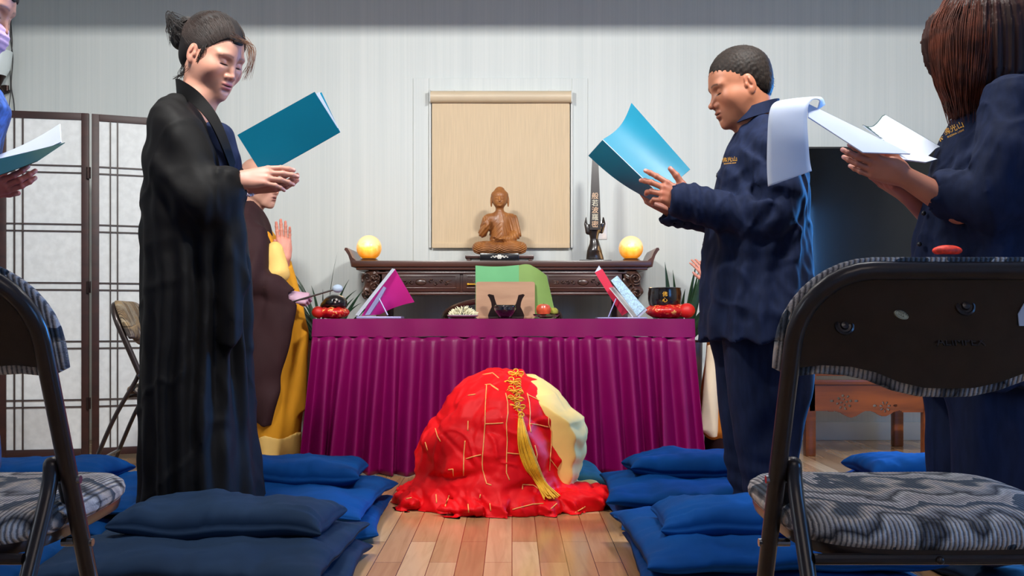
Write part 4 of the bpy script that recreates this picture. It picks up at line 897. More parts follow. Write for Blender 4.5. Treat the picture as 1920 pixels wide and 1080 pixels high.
# ---- potted plants behind the table
def leaf(mb, p0, az, L, lean, droop, wd_, n=12, tw=1.0):
    """blade: starts upright leaning towards az, arches over by droop (degrees)"""
    p = Vector(p0); a = R(lean); V = []; Fc = []; dirh = Vector((math.cos(az), math.sin(az), 0)); side0 = Vector((-math.sin(az), math.cos(az), 0))
    for i in range(n + 1):
        t = i / n; w_ = wd_ * math.sin(PI * (0.12 + 0.88 * t) ** 0.8) if t < 1 else 0.0004
        w_ = max(w_, 0.0005); up = dirh * math.sin(a) + Vector((0, 0, 1)) * math.cos(a); nr0 = side0.cross(up); side = side0 * math.cos(tw) + nr0 * math.sin(tw); nrm = side.cross(up)
        V += [p - side * w_, p + nrm * (w_ * 0.35), p + side * w_]
        p = p + up * (L / n); a += R(droop) / n * (0.5 + t)
    for i in range(n):
        k = i * 3; Fc += [(k, k + 1, k + 4, k + 3), (k + 1, k + 2, k + 5, k + 4)]
    mb.add(V, Fc)
def plant(px, d, base, leaves, lab, seed):
    x = W(px, 0, d)[0]; r = emp('potted_plant', (x, d, 0), lab, 'plant', 'potted plants beside the altar'); rg = random.Random(seed)
    MB().lathe([(0.085, 0), (0.10, 0.02), (0.125, base * 0.6), (0.13, base - 0.01), (0.138, base), (0.12, base), (0.11, base - 0.04), (0.001, base - 0.04)], (x, d, 0), 30).build('pot', M['pot'], r)
    MB().lathe([(0.001, base - 0.05), (0.112, base - 0.05), (0.112, base - 0.035), (0.001, base - 0.03)], (x, d, 0), 24).build('soil', M['blackwood'], r)
    for az, L, lean, droop, wd_ in leaves:
        m = MB(); q = (x + 0.03 * math.cos(R(az)) , d + 0.03 * math.sin(R(az)), base - 0.04)
        leaf(m, q, R(az), L + (0.05 if px < 900 else 0.11), lean, droop, wd_); o = m.build('leaf', M['leaf'], r, sharp=None)
lv = [(70, 0.50, 4, 26, .011), (165, 0.34, 14, 55, .013), (185, 0.30, 22, 100, .012), (172, 0.36, 30, 60, .013), (8, 0.32, 26, 12, .015), (15, 0.32, 40, 14, .009), (200, 0.28, 30, 80, .011), (330, 0.28, 20, 40, .013), (230, 0.26, 22, 60, .012),
      (120, 0.34, 12, 40, .013), (190, 0.38, 3, 50, .013), (0, 0.34, 6, 30, .012), (280, 0.30, 10, 40, .014), (225, .32, 8, 60, .013), (300, .28, 26, 80, .012), (250, .28, 14, 100, .012), (180, .28, 44, 50, .011), (10, .26, 18, 50, .012), (160, .42, 8, 40, .011), (340, .32, 8, 60, .011), (205, .26, 54, 40, .011), (175, .24, 62, 40, .011), (182, .36, 18, 70, .012), (175, .20, 75, 50, .012), (240, .22, 40, 40, .013)]
plant(606, 5.42, 0.62, lv, 'tall strappy green plant behind the left end of the table', 3)
lv = [(180, 0.36, 4, 4, .024), (5, 0.37, 6, 8, .020), (0, 0.34, 9, 6, .016), (0, 0.42, 15, -6, .028), (20, 0.32, 20, 100, .017), (0, 0.34, 28, 110, .018), (330, 0.28, 22, 100, .016), (190, 0.24, 24, 60, .014), (270, 0.26, 16, 40, .020), (90, 0.36, 10, 30, .018), (195, 0.24, 56, 40, .012), (345, .30, 36, 80, .016), (0, .26, 18, 60, .020), (5, .3, 24, 30, .022)]
plant(1272, 5.44, 0.62, lv, 'broad-leaved green plant behind the right end of the table', 4)

# ================================================================ floor cushions
def noise2(x, y, s):
    return (math.sin(x * 3.1 + s) * math.cos(y * 2.7 + 1.7 * s) + 0.5 * math.sin(x * 7.3 + 2.1 * y + s * 3) + 0.35 * math.sin(y * 9.1 - 3.3 * x + s * 5)) / 1.85
def cushion(name, cx, cy, z0, w, l, h, rot, seed, lab, cat, group, m, pinch=0.05, dents=(), sag=None):
    n = 44; T = Matrix.Translation((cx, cy, z0)) @ Matrix.Rotation(R(rot), 4, 'Z'); V = []; Fc = []
    def hh(u, v): return max(0.0, (1 - abs(u) ** 3.6) * (1 - abs(v) ** 3.6)) ** 0.34
    for side in (0, 1):
        for i in range(n + 1):
            for j in range(n + 1):
                u = math.sin(PI / 2 * (2 * i / n - 1)); v = math.sin(PI / 2 * (2 * j / n - 1)); t = hh(u, v)
                x = u * w / 2 * (1 - pinch * (1 - v ** 4)); y = v * l / 2 * (1 - pinch * (1 - u ** 4))
                zm = h * 0.40 + 0.012 * noise2(x * 4, y * 4, seed)
                wr = 0
                e1 = abs(u) ** 3 * (1 - abs(v) ** 6); e2 = abs(v) ** 3 * (1 - abs(u) ** 6)
                wr += e1 * 0.0055 * math.sin(y * 95 + 4 * math.sin(y * 23 + seed)) + e2 * 0.0055 * math.sin(x * 95 + 4 * math.sin(x * 19 + seed * 2))
                wr += 0.005 * noise2(x * 9 + 3, y * 9, seed + 2) + 0.0025 * noise2(x * 26, y * 26, seed + 4) * t
                if side == 0: z = zm + t * (h * 0.60) + wr * min(1, t * 1.5)
                else: z = max(0.0, zm - t * h * 0.42)
                p = T @ Vector((x, y, z))
                if side == 0:
                    for (a, b, ra, rb_, dp) in dents:
                        p.z -= dp * math.exp(-(((p.x - a) / ra) ** 4 + ((p.y - b) / rb_) ** 4))
                V.append(p)
    m_ = n + 1; o2 = m_ * m_
    for i in range(n):
        for j in range(n):
            Fc.append((i * m_ + j, (i + 1) * m_ + j, (i + 1) * m_ + j + 1, i * m_ + j + 1)); Fc.append(tuple(reversed([o2 + q for q in Fc[-1]])))
    bd = [i * m_ for i in range(n + 1)] + [n * m_ + j for j in range(1, n + 1)] + [i * m_ + n for i in range(n - 1, -1, -1)] + [j for j in range(n - 1, 0, -1)]
    for a, b in zip(bd, bd[1:] + bd[:1]): Fc.append((b, a, a + o2, b + o2))
    o = mk(name, V, Fc, m); tag(o, lab, cat, group)
    me = o.data; bm = bmesh.new(); bm.from_mesh(me); bmesh.ops.recalc_face_normals(bm, faces=list(bm.faces)); bm.to_mesh(me); bm.free()
    return o
GM, GP = 'navy square floor mats in stacks', 'navy meditation pillows on the mat stacks'
fm = lambda *a, lab, m='navy', **k: cushion('floor_mat', *a, lab, 'floor cushion', GM, M[m], **k)
mp_ = lambda *a, lab, m='navy', **k: cushion('meditation_pillow', *a, lab, 'pillow', GP, M[m], **k)
HM = 0.078
# left, front stack
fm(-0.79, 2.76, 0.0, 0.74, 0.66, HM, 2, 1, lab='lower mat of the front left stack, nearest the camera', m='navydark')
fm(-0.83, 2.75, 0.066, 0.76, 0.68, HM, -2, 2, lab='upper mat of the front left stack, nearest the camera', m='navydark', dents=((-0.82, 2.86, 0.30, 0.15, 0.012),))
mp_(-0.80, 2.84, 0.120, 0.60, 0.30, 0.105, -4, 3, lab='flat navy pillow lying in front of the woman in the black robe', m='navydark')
# left, middle stack (woman stands on it)
fm(-0.83, 3.56, 0.0, 0.76, 0.70, HM, 3, 4, lab='lower mat of the stack under the woman in black')
fm(-0.86, 3.54, 0.066, 0.80, 0.72, HM, -3, 5, lab='upper mat of the stack under the woman in black', dents=((-0.95, 3.3, 0.16, 0.2, 0.02),))
mp_(-0.83, 3.70, 0.125, 0.56, 0.30, 0.095, 2, 6, lab='navy pillow behind the black robe, left of the kneeling figure')
# left, outer stack
fm(-1.68, 3.58, 0.0, 0.76, 0.68, HM, -4, 7, lab='lower mat of the outer left stack beside the screen')
fm(-1.66, 3.60, 0.066, 0.78, 0.66, HM, 3, 8, lab='upper mat of the outer left stack beside the screen')
mp_(-1.76, 3.74, 0.125, 0.58, 0.30, 0.085, -2, 9, lab='navy pillow on the outer left stack beside the screen')
fm(-1.70, 2.80, 0.0, 0.76, 0.66, HM, 3, 27, lab='single navy mat behind the left folding chair')
# right, middle stack
fm(0.74, 3.70, 0.0, 0.78, 0.66, HM, 3, 10, lab='lower mat of the rear right stack beside the red cloth')
fm(0.74, 3.74, 0.066, 0.80, 0.62, HM, -3, 11, lab='upper mat of the rear right stack beside the red cloth')
mp_(0.74, 3.86, 0.125, 0.60, 0.28, 0.098, 1, 12, lab='navy pillow on the rear right stack behind the man')
# right, front stack (man stands on it)
fm(0.73, 2.88, 0.0, 0.78, 0.70, HM, -3, 13, lab='lower mat of the front right stack')
fm(0.72, 2.90, 0.066, 0.78, 0.72, HM, 2, 14, lab='upper mat of the front right stack, under the man', dents=((0.72, 3.2, 0.2, 0.12, 0.015),))
mp_(0.72, 2.84, 0.122, 0.62, 0.28, 0.10, -2, 15, lab='navy pillow in front of the man in navy')
# right, outer stacks
fm(1.62, 3.66, 0.0, 0.78, 0.66, HM, 2, 16, lab='lower mat of the outer right stack seen through the chair')
fm(1.64, 3.68, 0.066, 0.78, 0.64, HM, -3, 17, lab='upper mat of the outer right stack seen through the chair')
mp_(1.60, 3.78, 0.125, 0.60, 0.30, 0.10, 3, 18, lab='bright blue lit pillow seen under the right chair back')
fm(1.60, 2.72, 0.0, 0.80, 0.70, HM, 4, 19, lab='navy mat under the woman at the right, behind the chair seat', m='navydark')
# kneeling cushion
cushion('kneeling_cushion', 0.03, 4.36, 0.0, 0.74, 0.42, 0.11, 6, 20, 'teal kneeling cushion under the figure in red', 'floor cushion', None, M['teal'])

# ================================================================ folding chairs
def folding_chair(loc, rz, lab, upm, brand=False):
    r = emp('folding_chair', loc, lab, 'chair', 'upholstered folding chairs', R(rz)); r.rotation_euler = (0, 0, 0)
    m = M['steel']; hw = 0.222
    def yt(z): return 0.28 - 0.42 * z
    rc_ = 0.095; zt = 0.795; pts = []
    pts.append((-hw - 0.004, yt(0.0), 0.0)); pts.append((-hw, yt(0.35), 0.35)); pts.append((-hw, yt(0.6), 0.6))
    for i in range(9):
        a = R(180 - 90 * i / 8); pts.append((-hw + rc_ + rc_ * math.cos(a), 0, zt - rc_ + rc_ * math.sin(a)))
    pts = [(p[0], yt(p[2]), p[2]) for p in pts]; full = pts + [(-p[0], p[1], p[2]) for p in reversed(pts)]
    MB().tube(full, 0.0125, 14).build('main_frame', m, r, local=True, sharp=None)
    for s in (-1, 1):
        MB().tube([(s * (hw + 0.004), yt(0) + 0.005, 0), (s * (hw + 0.003), yt(0.03) + 0.001, 0.035)], 0.0165, 12).build('foot_cap', M['rubber'], r, local=True)
        xr = s * (hw - 0.022)
        lp = spline([(xr, yt(0.5) + 0.05, 0.455), (xr, yt(0.52) + 0.035, 0.50), (xr, yt(0.53) + 0.005, 0.525), (xr, yt(0.5) - 0.022, 0.48), (xr, -0.05, 0.30), (xr - s * -0.0, -0.17, 0.0)], 5)
        MB().tube(lp, 0.0115, 12, flat=0.8).build('rear_leg', m, r, local=True, sharp=None)
        MB().tube([(xr, -0.162, 0.02), (xr, -0.172, 0.0)], 0.0155, 12).build('foot_cap', M['rubber'], r, local=True)
        MB().tube([(s * (hw + 0.016), yt(0.5), 0.5), (s * (hw - 0.03), yt(0.5), 0.5)], 0.006, 10).build('rivet', M['chrome'], r, local=True)
        MB().tube([(s * (hw + 0.016), yt(0.40), 0.40), (s * (hw - 0.03), yt(0.40), 0.40)], 0.006, 10).build('rivet', M['chrome'], r, local=True)
    MB().tube([(-hw + 0.022, -0.115, 0.14), (hw - 0.022, -0.115, 0.14)], 0.007, 8).build('stretcher', m, r, local=True)
    MB().tube([(-hw, yt(0.13), 0.13), (hw, yt(0.13), 0.13)], 0.007, 8).build('stretcher', m, r, local=True)
    # back pan
    half = [(0.0, 0.634), (0.035, 0.635), (0.07, 0.643), (0.105, 0.657), (0.14, 0.665), (0.18, 0.667), (0.212, 0.663), (0.222, 0.668), (0.222, 0.70)]
    half += [(0.222 - rc_ + rc_ * math.cos(R(a)), zt - rc_ + rc_ * math.sin(R(a))) for a in range(0, 91, 10)] + [(0.06, zt)]
    outl = half + [(-a, b) for a, b in reversed(half) if a > 0]
    def bm_(x, z, dp): return (x, yt(z) + dp - 0.016 * (1 - (x / 0.23) ** 2) + 0.012, z)
    def dens(o, k=3):
        out = []
        for i in range(len(o)):
            a = o[i]; b = o[(i + 1) % len(o)]
            for q in range(k): out.append((a[0] + (b[0] - a[0]) * q / k, a[1] + (b[1] - a[1]) * q / k))
        return out
    D = dens(outl)
    lv = [(s_, 0.0) for s_ in (0.05, 0.3, 0.6, 0.9)] + [(0.985, -0.0005), (0.985, 0.004)] + [(s_, 0.0045) for s_ in (0.6, 0.05)]
    pan = MB().pad(D, lv, bm_).build('back_panel', m, r, local=True, sharp=50)
    Dc = []
    for i, (x_, z_) in enumerate(D):
        a_, b_ = D[i - 1], D[(i + 1) % len(D)]; tx_, tz_ = b_[0] - a_[0], b_[1] - a_[1]; ln = math.hypot(tx_, tz_) + 1e-9; nx_, nz_ = tz_ / ln, -tx_ / ln
        of = 0.018 if nz_ > -0.3 else 0.012
        Dc.append((x_ + nx_ * of, z_ + nz_ * of))
    lv = [(0.2, 0.005), (0.92, 0.006), (0.985, 0.006), (0.998, 0.009), (1.0, 0.016), (0.99, 0.024), (0.96, 0.032), (0.85, 0.040), (0.5, 0.044), (0.1, 0.045)]
    MB().pad(Dc, lv, bm_).build('back_cushion', upm, r, local=True, sharp=None)
    for q, (bx, bz_) in enumerate(((-0.155, 0.722), (0.0, 0.748), (0.155, 0.722))):
        T = Matrix.Translation(bm_(bx, bz_, -0.001)) @ Matrix.Rotation(R(90 - 22), 4, 'X')
        mb = MB(); mb.lathe([(0.013, -0.002), (0.013, 0.0015), (0.0105, 0.003), (0.009, 0.0012), (0.006, 0.001), (0.005, 0.004), (0.0001, 0.005)], (0, 0, 0), 24)
        mb.V = [tuple(T @ Vector(v)) for v in mb.V]; mb.build('button', m, pan, local=True)
    # seat
    so = []
    for i in range(48):
        a = 2 * PI * i / 48; c_, s_ = math.cos(a), math.sin(a); ex = 0.45
        x = math.copysign(abs(c_) ** ex, c_) * (0.196 if s_ < 0 else 0.205); y = math.copysign(abs(s_) ** ex, s_) * 0.195
        so.append((x * (1 + 0.03 * (y < 0)), 0.19 + y))
    sm = lambda x, y, dp: (x, y, 0.415 + dp + 0.03 * (y + 0.0) - 0.006 * (1 - (x / 0.2) ** 2))
    MB().pad(so, [(0.3, -0.012), (0.9, -0.012), (0.985, -0.010), (1.0, 0.0), (1.0, 0.008), (0.9, 0.009)], sm).build('seat_pan', m, r, local=True)
    MB().pad(so, [(0.9, 0.006), (1.0, 0.006), (1.03, 0.014), (1.035, 0.022), (1.02, 0.032), (0.96, 0.042), (0.85, 0.047), (0.6, 0.050), (0.3, 0.051), (0.08, 0.051)], sm).build('seat_cushion', upm, r, local=True, sharp=None)
    MB().tube([(-0.19, 0.0, 0.402), (0.19, 0.0, 0.402)], 0.008, 10).ball((-0.02, -0.008, 0.402), 0.006).build('seat_rail', m, r, local=True)
    r.rotation_euler = (0, 0, R(rz))
    return r, pan, bm_
c1, pan1, bmf = folding_chair((0.604, 1.366, 0), 0, 'brown folding chair with flame-stitch seat at the right front, seen from behind', M['flame'])
tt = Matrix.Translation(Vector(bmf(0.003, 0.700, -0.0012))) @ Matrix.Rotation(R(90 - 22), 4, 'X')
def ltext(s, size, T, name, m, parent, depth):
    o = text_mesh(s, size, T, name, m, None, depth); o.parent = parent; o.location = (0, 0, 0); return o
ltext('ALIMPEX', 0.017, tt, 'embossed_name', M['steel'], pan1, 0.0012)
T = Matrix.Translation(Vector(bmf(-0.084, 0.737, -0.0060))) @ Matrix.Rotation(R(90 - 22), 4, 'X') @ Matrix.Rotation(R(-28), 4, 'Z')
mb = MB(); ov = [(0.0095 * math.copysign(abs(math.cos(a)) ** 1.15, math.cos(a)), 0.0058 * math.sin(a)) for a in [2 * PI * i / 32 for i in range(32)]]
mb.prism([T @ Vector((a, b, 0)) for a, b in ov], (0, 0.0046, 0)); stk = mb.build('sticker', M['stickercream'], pan1, local=True, smooth=False, label='cream oval sticker')
ltext('MADE IN\nU.S.A.', 0.0040, T @ Matrix.Translation((0, 0.0006, 0.0006)), 'sticker_lettering', M['ink'], stk, 0.0001)
rg_ = MB(); ring = [T @ Vector((a * 0.86, b * 0.84, 0.0006)) for a, b in ov]; rg_.tube(ring + [ring[0]], 0.00022, 5, cap=False); rg_.build('sticker_border', M['ink'], stk, local=True)
MB().prism([Vector(bmf(a, b, -0.0025)) for a, b in ((0.078, 0.722), (0.118, 0.722), (0.118, 0.757), (0.078, 0.752), (0.073, 0.738))], (0, 0.0020, 0)).build('label_tag', M['sheet'], pan1, local=True, smooth=False, label='white paper tag')
folding_chair((-0.860, 1.366, 0), 0, 'brown folding chair with flame-stitch seat cut off by the left edge', M['flame'])
folding_chair((-1.645, 4.35, 0), -82, 'folding chair with tan striped back pad standing before the paper screen', M['tanstripe'])

# ================================================================ people
def frame(fwd, up=(0, 0, 1)):
    """columns: forward, left, up"""
    x = Vector(fwd).normalized(); y = Vector(up).cross(x).normalized(); z = x.cross(y)
    return np.array([[x[i], y[i], z[i]] for i in range(3)])
def L2(c): return np.array(lin(c))
def mixc(C, m, c): m = np.clip(m, 0, 1)[:, None]; C[:] = C * (1 - m) + np.array(c)[None] * m
def gauss(q, c, s): d = (q - np.array(c)) / np.array(s); return np.exp(-(d * d).sum(1))
def head_sdf(o, neck_pts, neck_r):
    """o: dict of proportions; local frame x forward, y left, z up, eyes at z=0"""
    g = o.get
    S = SDF()
    S.u(el((-.018, 0, .038), (.100, .076, .088)), .01)
    S.u(el((.022, 0, -.012), (.066, .064, .088)), .04)
    sl = g('slim', 0)
    S.u(mir(rc((.000, .050 - sl, -.045 + sl * .6), (.052, .026 - sl * .8, -.094), .024, .018)), .04)
    S.u(el((.060, 0, -.100), (.024, .022, .018)), .03)
    S.u(mir(el((.028, .046, -.046), (.030, .019, .034))), .03)
    S.u(el((.076, 0, -.108), (.011, .016, .010)), .018)                                # chin
    S.u(mir(el((.068, .028, .020), (.016, .028, .010))), .016)                          # brow
    S.u(mir(el((.052, .046, -.028), (.024, .020, .022))), .03)                          # cheekbone
    S.cut(mir(el((.093, .032, .001), (.016, .019, .011))), .014)                         # socket
    S.u(mir(el((.066, .031, -.001), (.0155, .0165, .0135))), .004)                      # lid
    S.cut(mir(el((.0805, .032, -.0075), (.006, .0135, .0010))), .0015)                   # lash line
    nz = g('nose', 1.0)
    S.u(rc((.076, 0, .004), (.088, 0, -.018), .0070, .0085), .012)
    S.u(rc((.088, 0, -.018), (.0985 * nz, 0, -.036), .0075, .0098), .010)
    S.u(mir(el((.087, .0135, -.039), (.012, .0080, .0080))), .006)
    S.cut(mir(el((.094, .0065, -.0470), (.0060, .0035, .0028))), .002)
    S.u(el((.066, 0, -.068), (.026, .032, .026)), .025)                                  # muzzle
    lp = g('lip', 1.0)
    S.u(el((.0895 * lp, 0, -.0625), (.0070, .0215, .0055)), .005)
    S.u(el((.0880 * lp, 0, -.0745), (.0075, .0180, .0062)), .005)
    S.cut(el((.0965, 0, -.0682), (.0085 + g('open', 0) * .4, .0205, .0010 + g('open', 0))), .0022)
    S.cut(el((.093, 0, -.0860), (.006, .016, .0042)), .008)
    # ear
    S.u(mir(el((-.012, .079, -.006), (.0175, .0065, .031), rotm('Y', 10))), .004)
    S.u(mir(el((-.008, .078, -.030), (.010, .0065, .013))), .005)
    S.cut(mir(el((-.008, .087, -.002), (.0105, .0060, .019), rotm('Y', 10))), .004)
    S.u(mir(el((.003, .080, -.010), (.0045, .0045, .008))), .004)
    S.u(mir(el((-.012, .084, .000), (.0045, .0030, .013), rotm('Y', 10))), .003)
    for i in range(len(neck_pts) - 1): S.u(rc(neck_pts[i], neck_pts[i + 1], neck_r[i], neck_r[i + 1]), .03)
    return S
def head_mesh(c, fwd, o, neckw, neck_r, skin, lip, brow, scale=1.0, up=(0, 0, 1), h=.0021, marks=()):
    Fm = frame(fwd, up); c = np.array(c)
    nl = [tuple(((np.array(p) - c) @ Fm) / scale) for p in neckw]
    S = head_sdf(o, [(-.035, 0, -.055)] + nl, neck_r)
    lo = np.minimum(np.array([-.13, -.10, -.13]), np.min(nl, 0) - .07); hi = np.maximum(np.array([.115, .10, .14]), np.max(nl, 0) + .07)
    V, Q = S.mesh(lo, hi, h)
    C = np.tile(L2(skin), (len(V), 1)); q = V.copy(); q[:, 1] = np.abs(q[:, 1])
    n_ = sn(V.astype(f4), 14, 3)[:, None]; C *= 1 + 0.06 * n_
    red = L2(skin) * np.array([1.08, .74, .70])
    mixc(C, .45 * gauss(q, (.065, .040, -.035), (.03, .026, .022)), red); mixc(C, .35 * gauss(q, (.10, 0, -.038), (.014, .018, .012)), red)
    mixc(C, .4 * gauss(q, (-.01, .088, -.005), (.03, .012, .04)), red)
    mixc(C, 1.3 * gauss(q, (.091, 0, -.0625), (.012, .0195, .0044)) * (q[:, 0] > .075), L2(lip)); mixc(C, 1.3 * gauss(q, (.089, 0, -.0745), (.012, .0165, .0052)) * (q[:, 0] > .075), L2(lip))
    mixc(C, 1.5 * gauss(q, (.092, 0, -.0682), (.012, .0200, .0016)), L2((70, 24, 22)))
    # brow: arc
    bz = .0215 + .003 * np.sin((q[:, 1] - .012) / .034 * 3.0); bm_ = np.exp(-((q[:, 2] - bz) / .0032) ** 2) * (q[:, 1] > .010) * (q[:, 1] < .048) * (q[:, 0] > .04)
    mixc(C, o.get('browk', .75) * bm_, L2(brow))
    lz = -.0072 - .0016 * np.cos((q[:, 1] - .032) / .013); lm = np.exp(-((q[:, 2] - lz) / .0016) ** 2) * np.clip((.0155 - np.abs(q[:, 1] - .032)) / .002, 0, 1) * (q[:, 0] > .055)
    mixc(C, 1.2 * lm, L2((30, 18, 16)))
    for (mx, my, mz, r) in marks:
        d = V - np.array([mx, my, mz]); mixc(C, .8 * np.exp(-(d * d).sum(1) / r ** 2), L2((84, 44, 30)))
    return (V * scale) @ Fm.T + c, Q, C
def to_w(c, fwd, V, scale=1.0, up=(0, 0, 1)):
    return (np.asarray(V) * scale) @ frame(fwd, up).T + np.array(c)
def hand_mesh(wrist, dirv, back, thumb, elbow, skin, curls=((15, 20, 12),) * 4, spread=1.0, tpose=None, scale=1.0, fr=(.026, .040), h=.0016, nail=None, cuts=None):
    """dirv: wrist to knuckles; back: outward normal of the back of the hand; thumb = +1/-1 picks the side"""
    X = Vector(dirv).normalized(); Z = Vector(back); Z = (Z - X * Z.dot(X)).normalized(); Y = Z.cross(X) * thumb
    Fm = np.array([[X[i], Y[i], Z[i]] for i in range(3)]); w = np.array(wrist)
    el_ = ((np.array(elbow) - w) @ Fm) / scale
    S = SDF()
    ky = [.0285, .0095, -.0095, -.027]; kx = [.092, .095, .090, .082]; L = [(.040, .024, .019), (.044, .028, .020), (.041, .026, .020), (.032, .019, .018)]
    rr = [.0088, .0090, .0085, .0075]
    S.u(rc((0, .008, 0), tuple(el_ + np.array([0, .006, 0])), .0200, fr[1] * .9), .01).u(rc((0, -.008, 0), tuple(el_ + np.array([0, -.006, 0])), .0200, fr[1] * .9), .02)
    S.u(el((.045, 0, -.001), (.050, .036, .0135)), .02)
    tips = []
    for i in range(4):
        k = np.array([kx[i], ky[i], .002]); S.u(rc((.012, ky[i] * .5, 0), tuple(k), .0135, rr[i] * 1.12), .012)
        p = k; ang = 0; yaw = (1.5 - i) * .07 * spread; S1 = SDF(); r = rr[i]; ps = [p]
        for j in range(3):
            ang += R(curls[i][j]); dv = np.array([math.cos(ang) * math.cos(yaw), math.sin(yaw), -math.sin(ang)]); p = p + dv * L[i][j]; ps.append(p)
        rs = [r * 1.02, r * .95, r * .88, r * .74]
        for j in range(3): S1.u(rc(tuple(ps[j]), tuple(ps[j + 1]), rs[j], rs[j + 1]), .003)
        for j in (1, 2): S1.u(el(tuple(ps[j]), (rs[j] * 1.04,) * 3), .003)
        S.u(S1.ev, .0035); tips.append((ps[3], ps[3] - ps[2], rs[3]))
    tp = tpose or [(.018, .022, -.010), (.050, .045, -.018), (.078, .056, -.020), (.102, .060, -.018)]
    S.u(rc(tp[0], tp[1], .0165, .0125), .014); S1 = SDF(); S1.u(rc(tp[1], tp[2], .0115, .0100), .004).u(rc(tp[2], tp[3], .0102, .0076), .004); S.u(S1.ev, .006)
    tips.append((np.array(tp[3]), np.array(tp[3]) - np.array(tp[2]), .0076))
    allp = np.array([t[0] for t in tips] + [el_, (0, 0, 0), (.05, .05, -.03), (.09, -.04, 0.0)]); lo = allp.min(0) - .045; hi = allp.max(0) + .045
    V, Q = S.mesh(lo, hi, h)
    C = np.tile(L2(skin), (len(V), 1)); C *= 1 + 0.07 * sn(V.astype(f4), 22, 5)[:, None]
    red = L2(skin) * np.array([1.05, .72, .68]); nc = L2(nail or (214, 160, 148))
    for t, d, r in tips:
        mixc(C, .5 * gauss(V, t, (.014,) * 3), red); d = d / np.linalg.norm(d); nrm = np.array([0, 0, 1.]) - d * d[2]; nrm /= np.linalg.norm(nrm) + 1e-9
        mixc(C, 1.2 * gauss(V, t + nrm * r * .95 - d * .001, (.0052, .0052, .0052)), nc)
    for i in range(4): mixc(C, .3 * gauss(V, (kx[i], ky[i], .012), (.009,) * 3), red)
    W_ = (V * scale) @ Fm.T + w
    if thumb < 0: Q = Q[:, ::-1]
    return W_, Q, C
def limb_body(prims, lo, hi, h=.011, skin=(190, 140, 115), inside=(), zfree=-9):
    S = SDF()
    for f, k in prims: S.u(f, k)
    if inside: S.keep(lambda P: np.where(P[:, 2] < zfree, -1, np.minimum.reduce([q.ev(P) for q in inside]) + .016))
    V, Q = S.mesh(lo, hi, h); return V, Q, np.tile(L2(skin), (len(V), 1))
def person(loc, lab): return emp('person', loc, lab, 'person')
def garment(name, S, lo, hi, h, m, root, label=None):
    V, Q = S.mesh(lo, hi, h); return mk(name, V, Q, m, root, label=label)
def pl(tab, d, ay):
    """silhouette rows (py, px_left, px_right) at distance d -> prof rows; ay(z) half depth"""
    out = []
    for r in tab:
        py, a, b = r[:3]; x0, _, z = W(a, py, d); x1 = W(b, py, d)[0]
        out.append((z, (x0 + x1) / 2, d + (r[4] if len(r) > 4 else 0), (x1 - x0) / 2, r[3] if len(r) > 3 else ay))
    return out
def strands(pts_fn, n, r, name, m, root, seed=1, seg=5):
    rg = random.Random(seed); mb = MB()
    for i in range(n):
        p = pts_fn(rg); sp = spline(p, 5); k = len(sp)
        mb.tube(sp, [r * (0.25 + 0.75 * math.sin(PI * min(1, (j + 1) / k * 0.9 + .1)) ** .5) if j < k - 1 else r * .15 for j in range(k)], seg, cap=False)
    return mb.build(name, m, root, sharp=None)

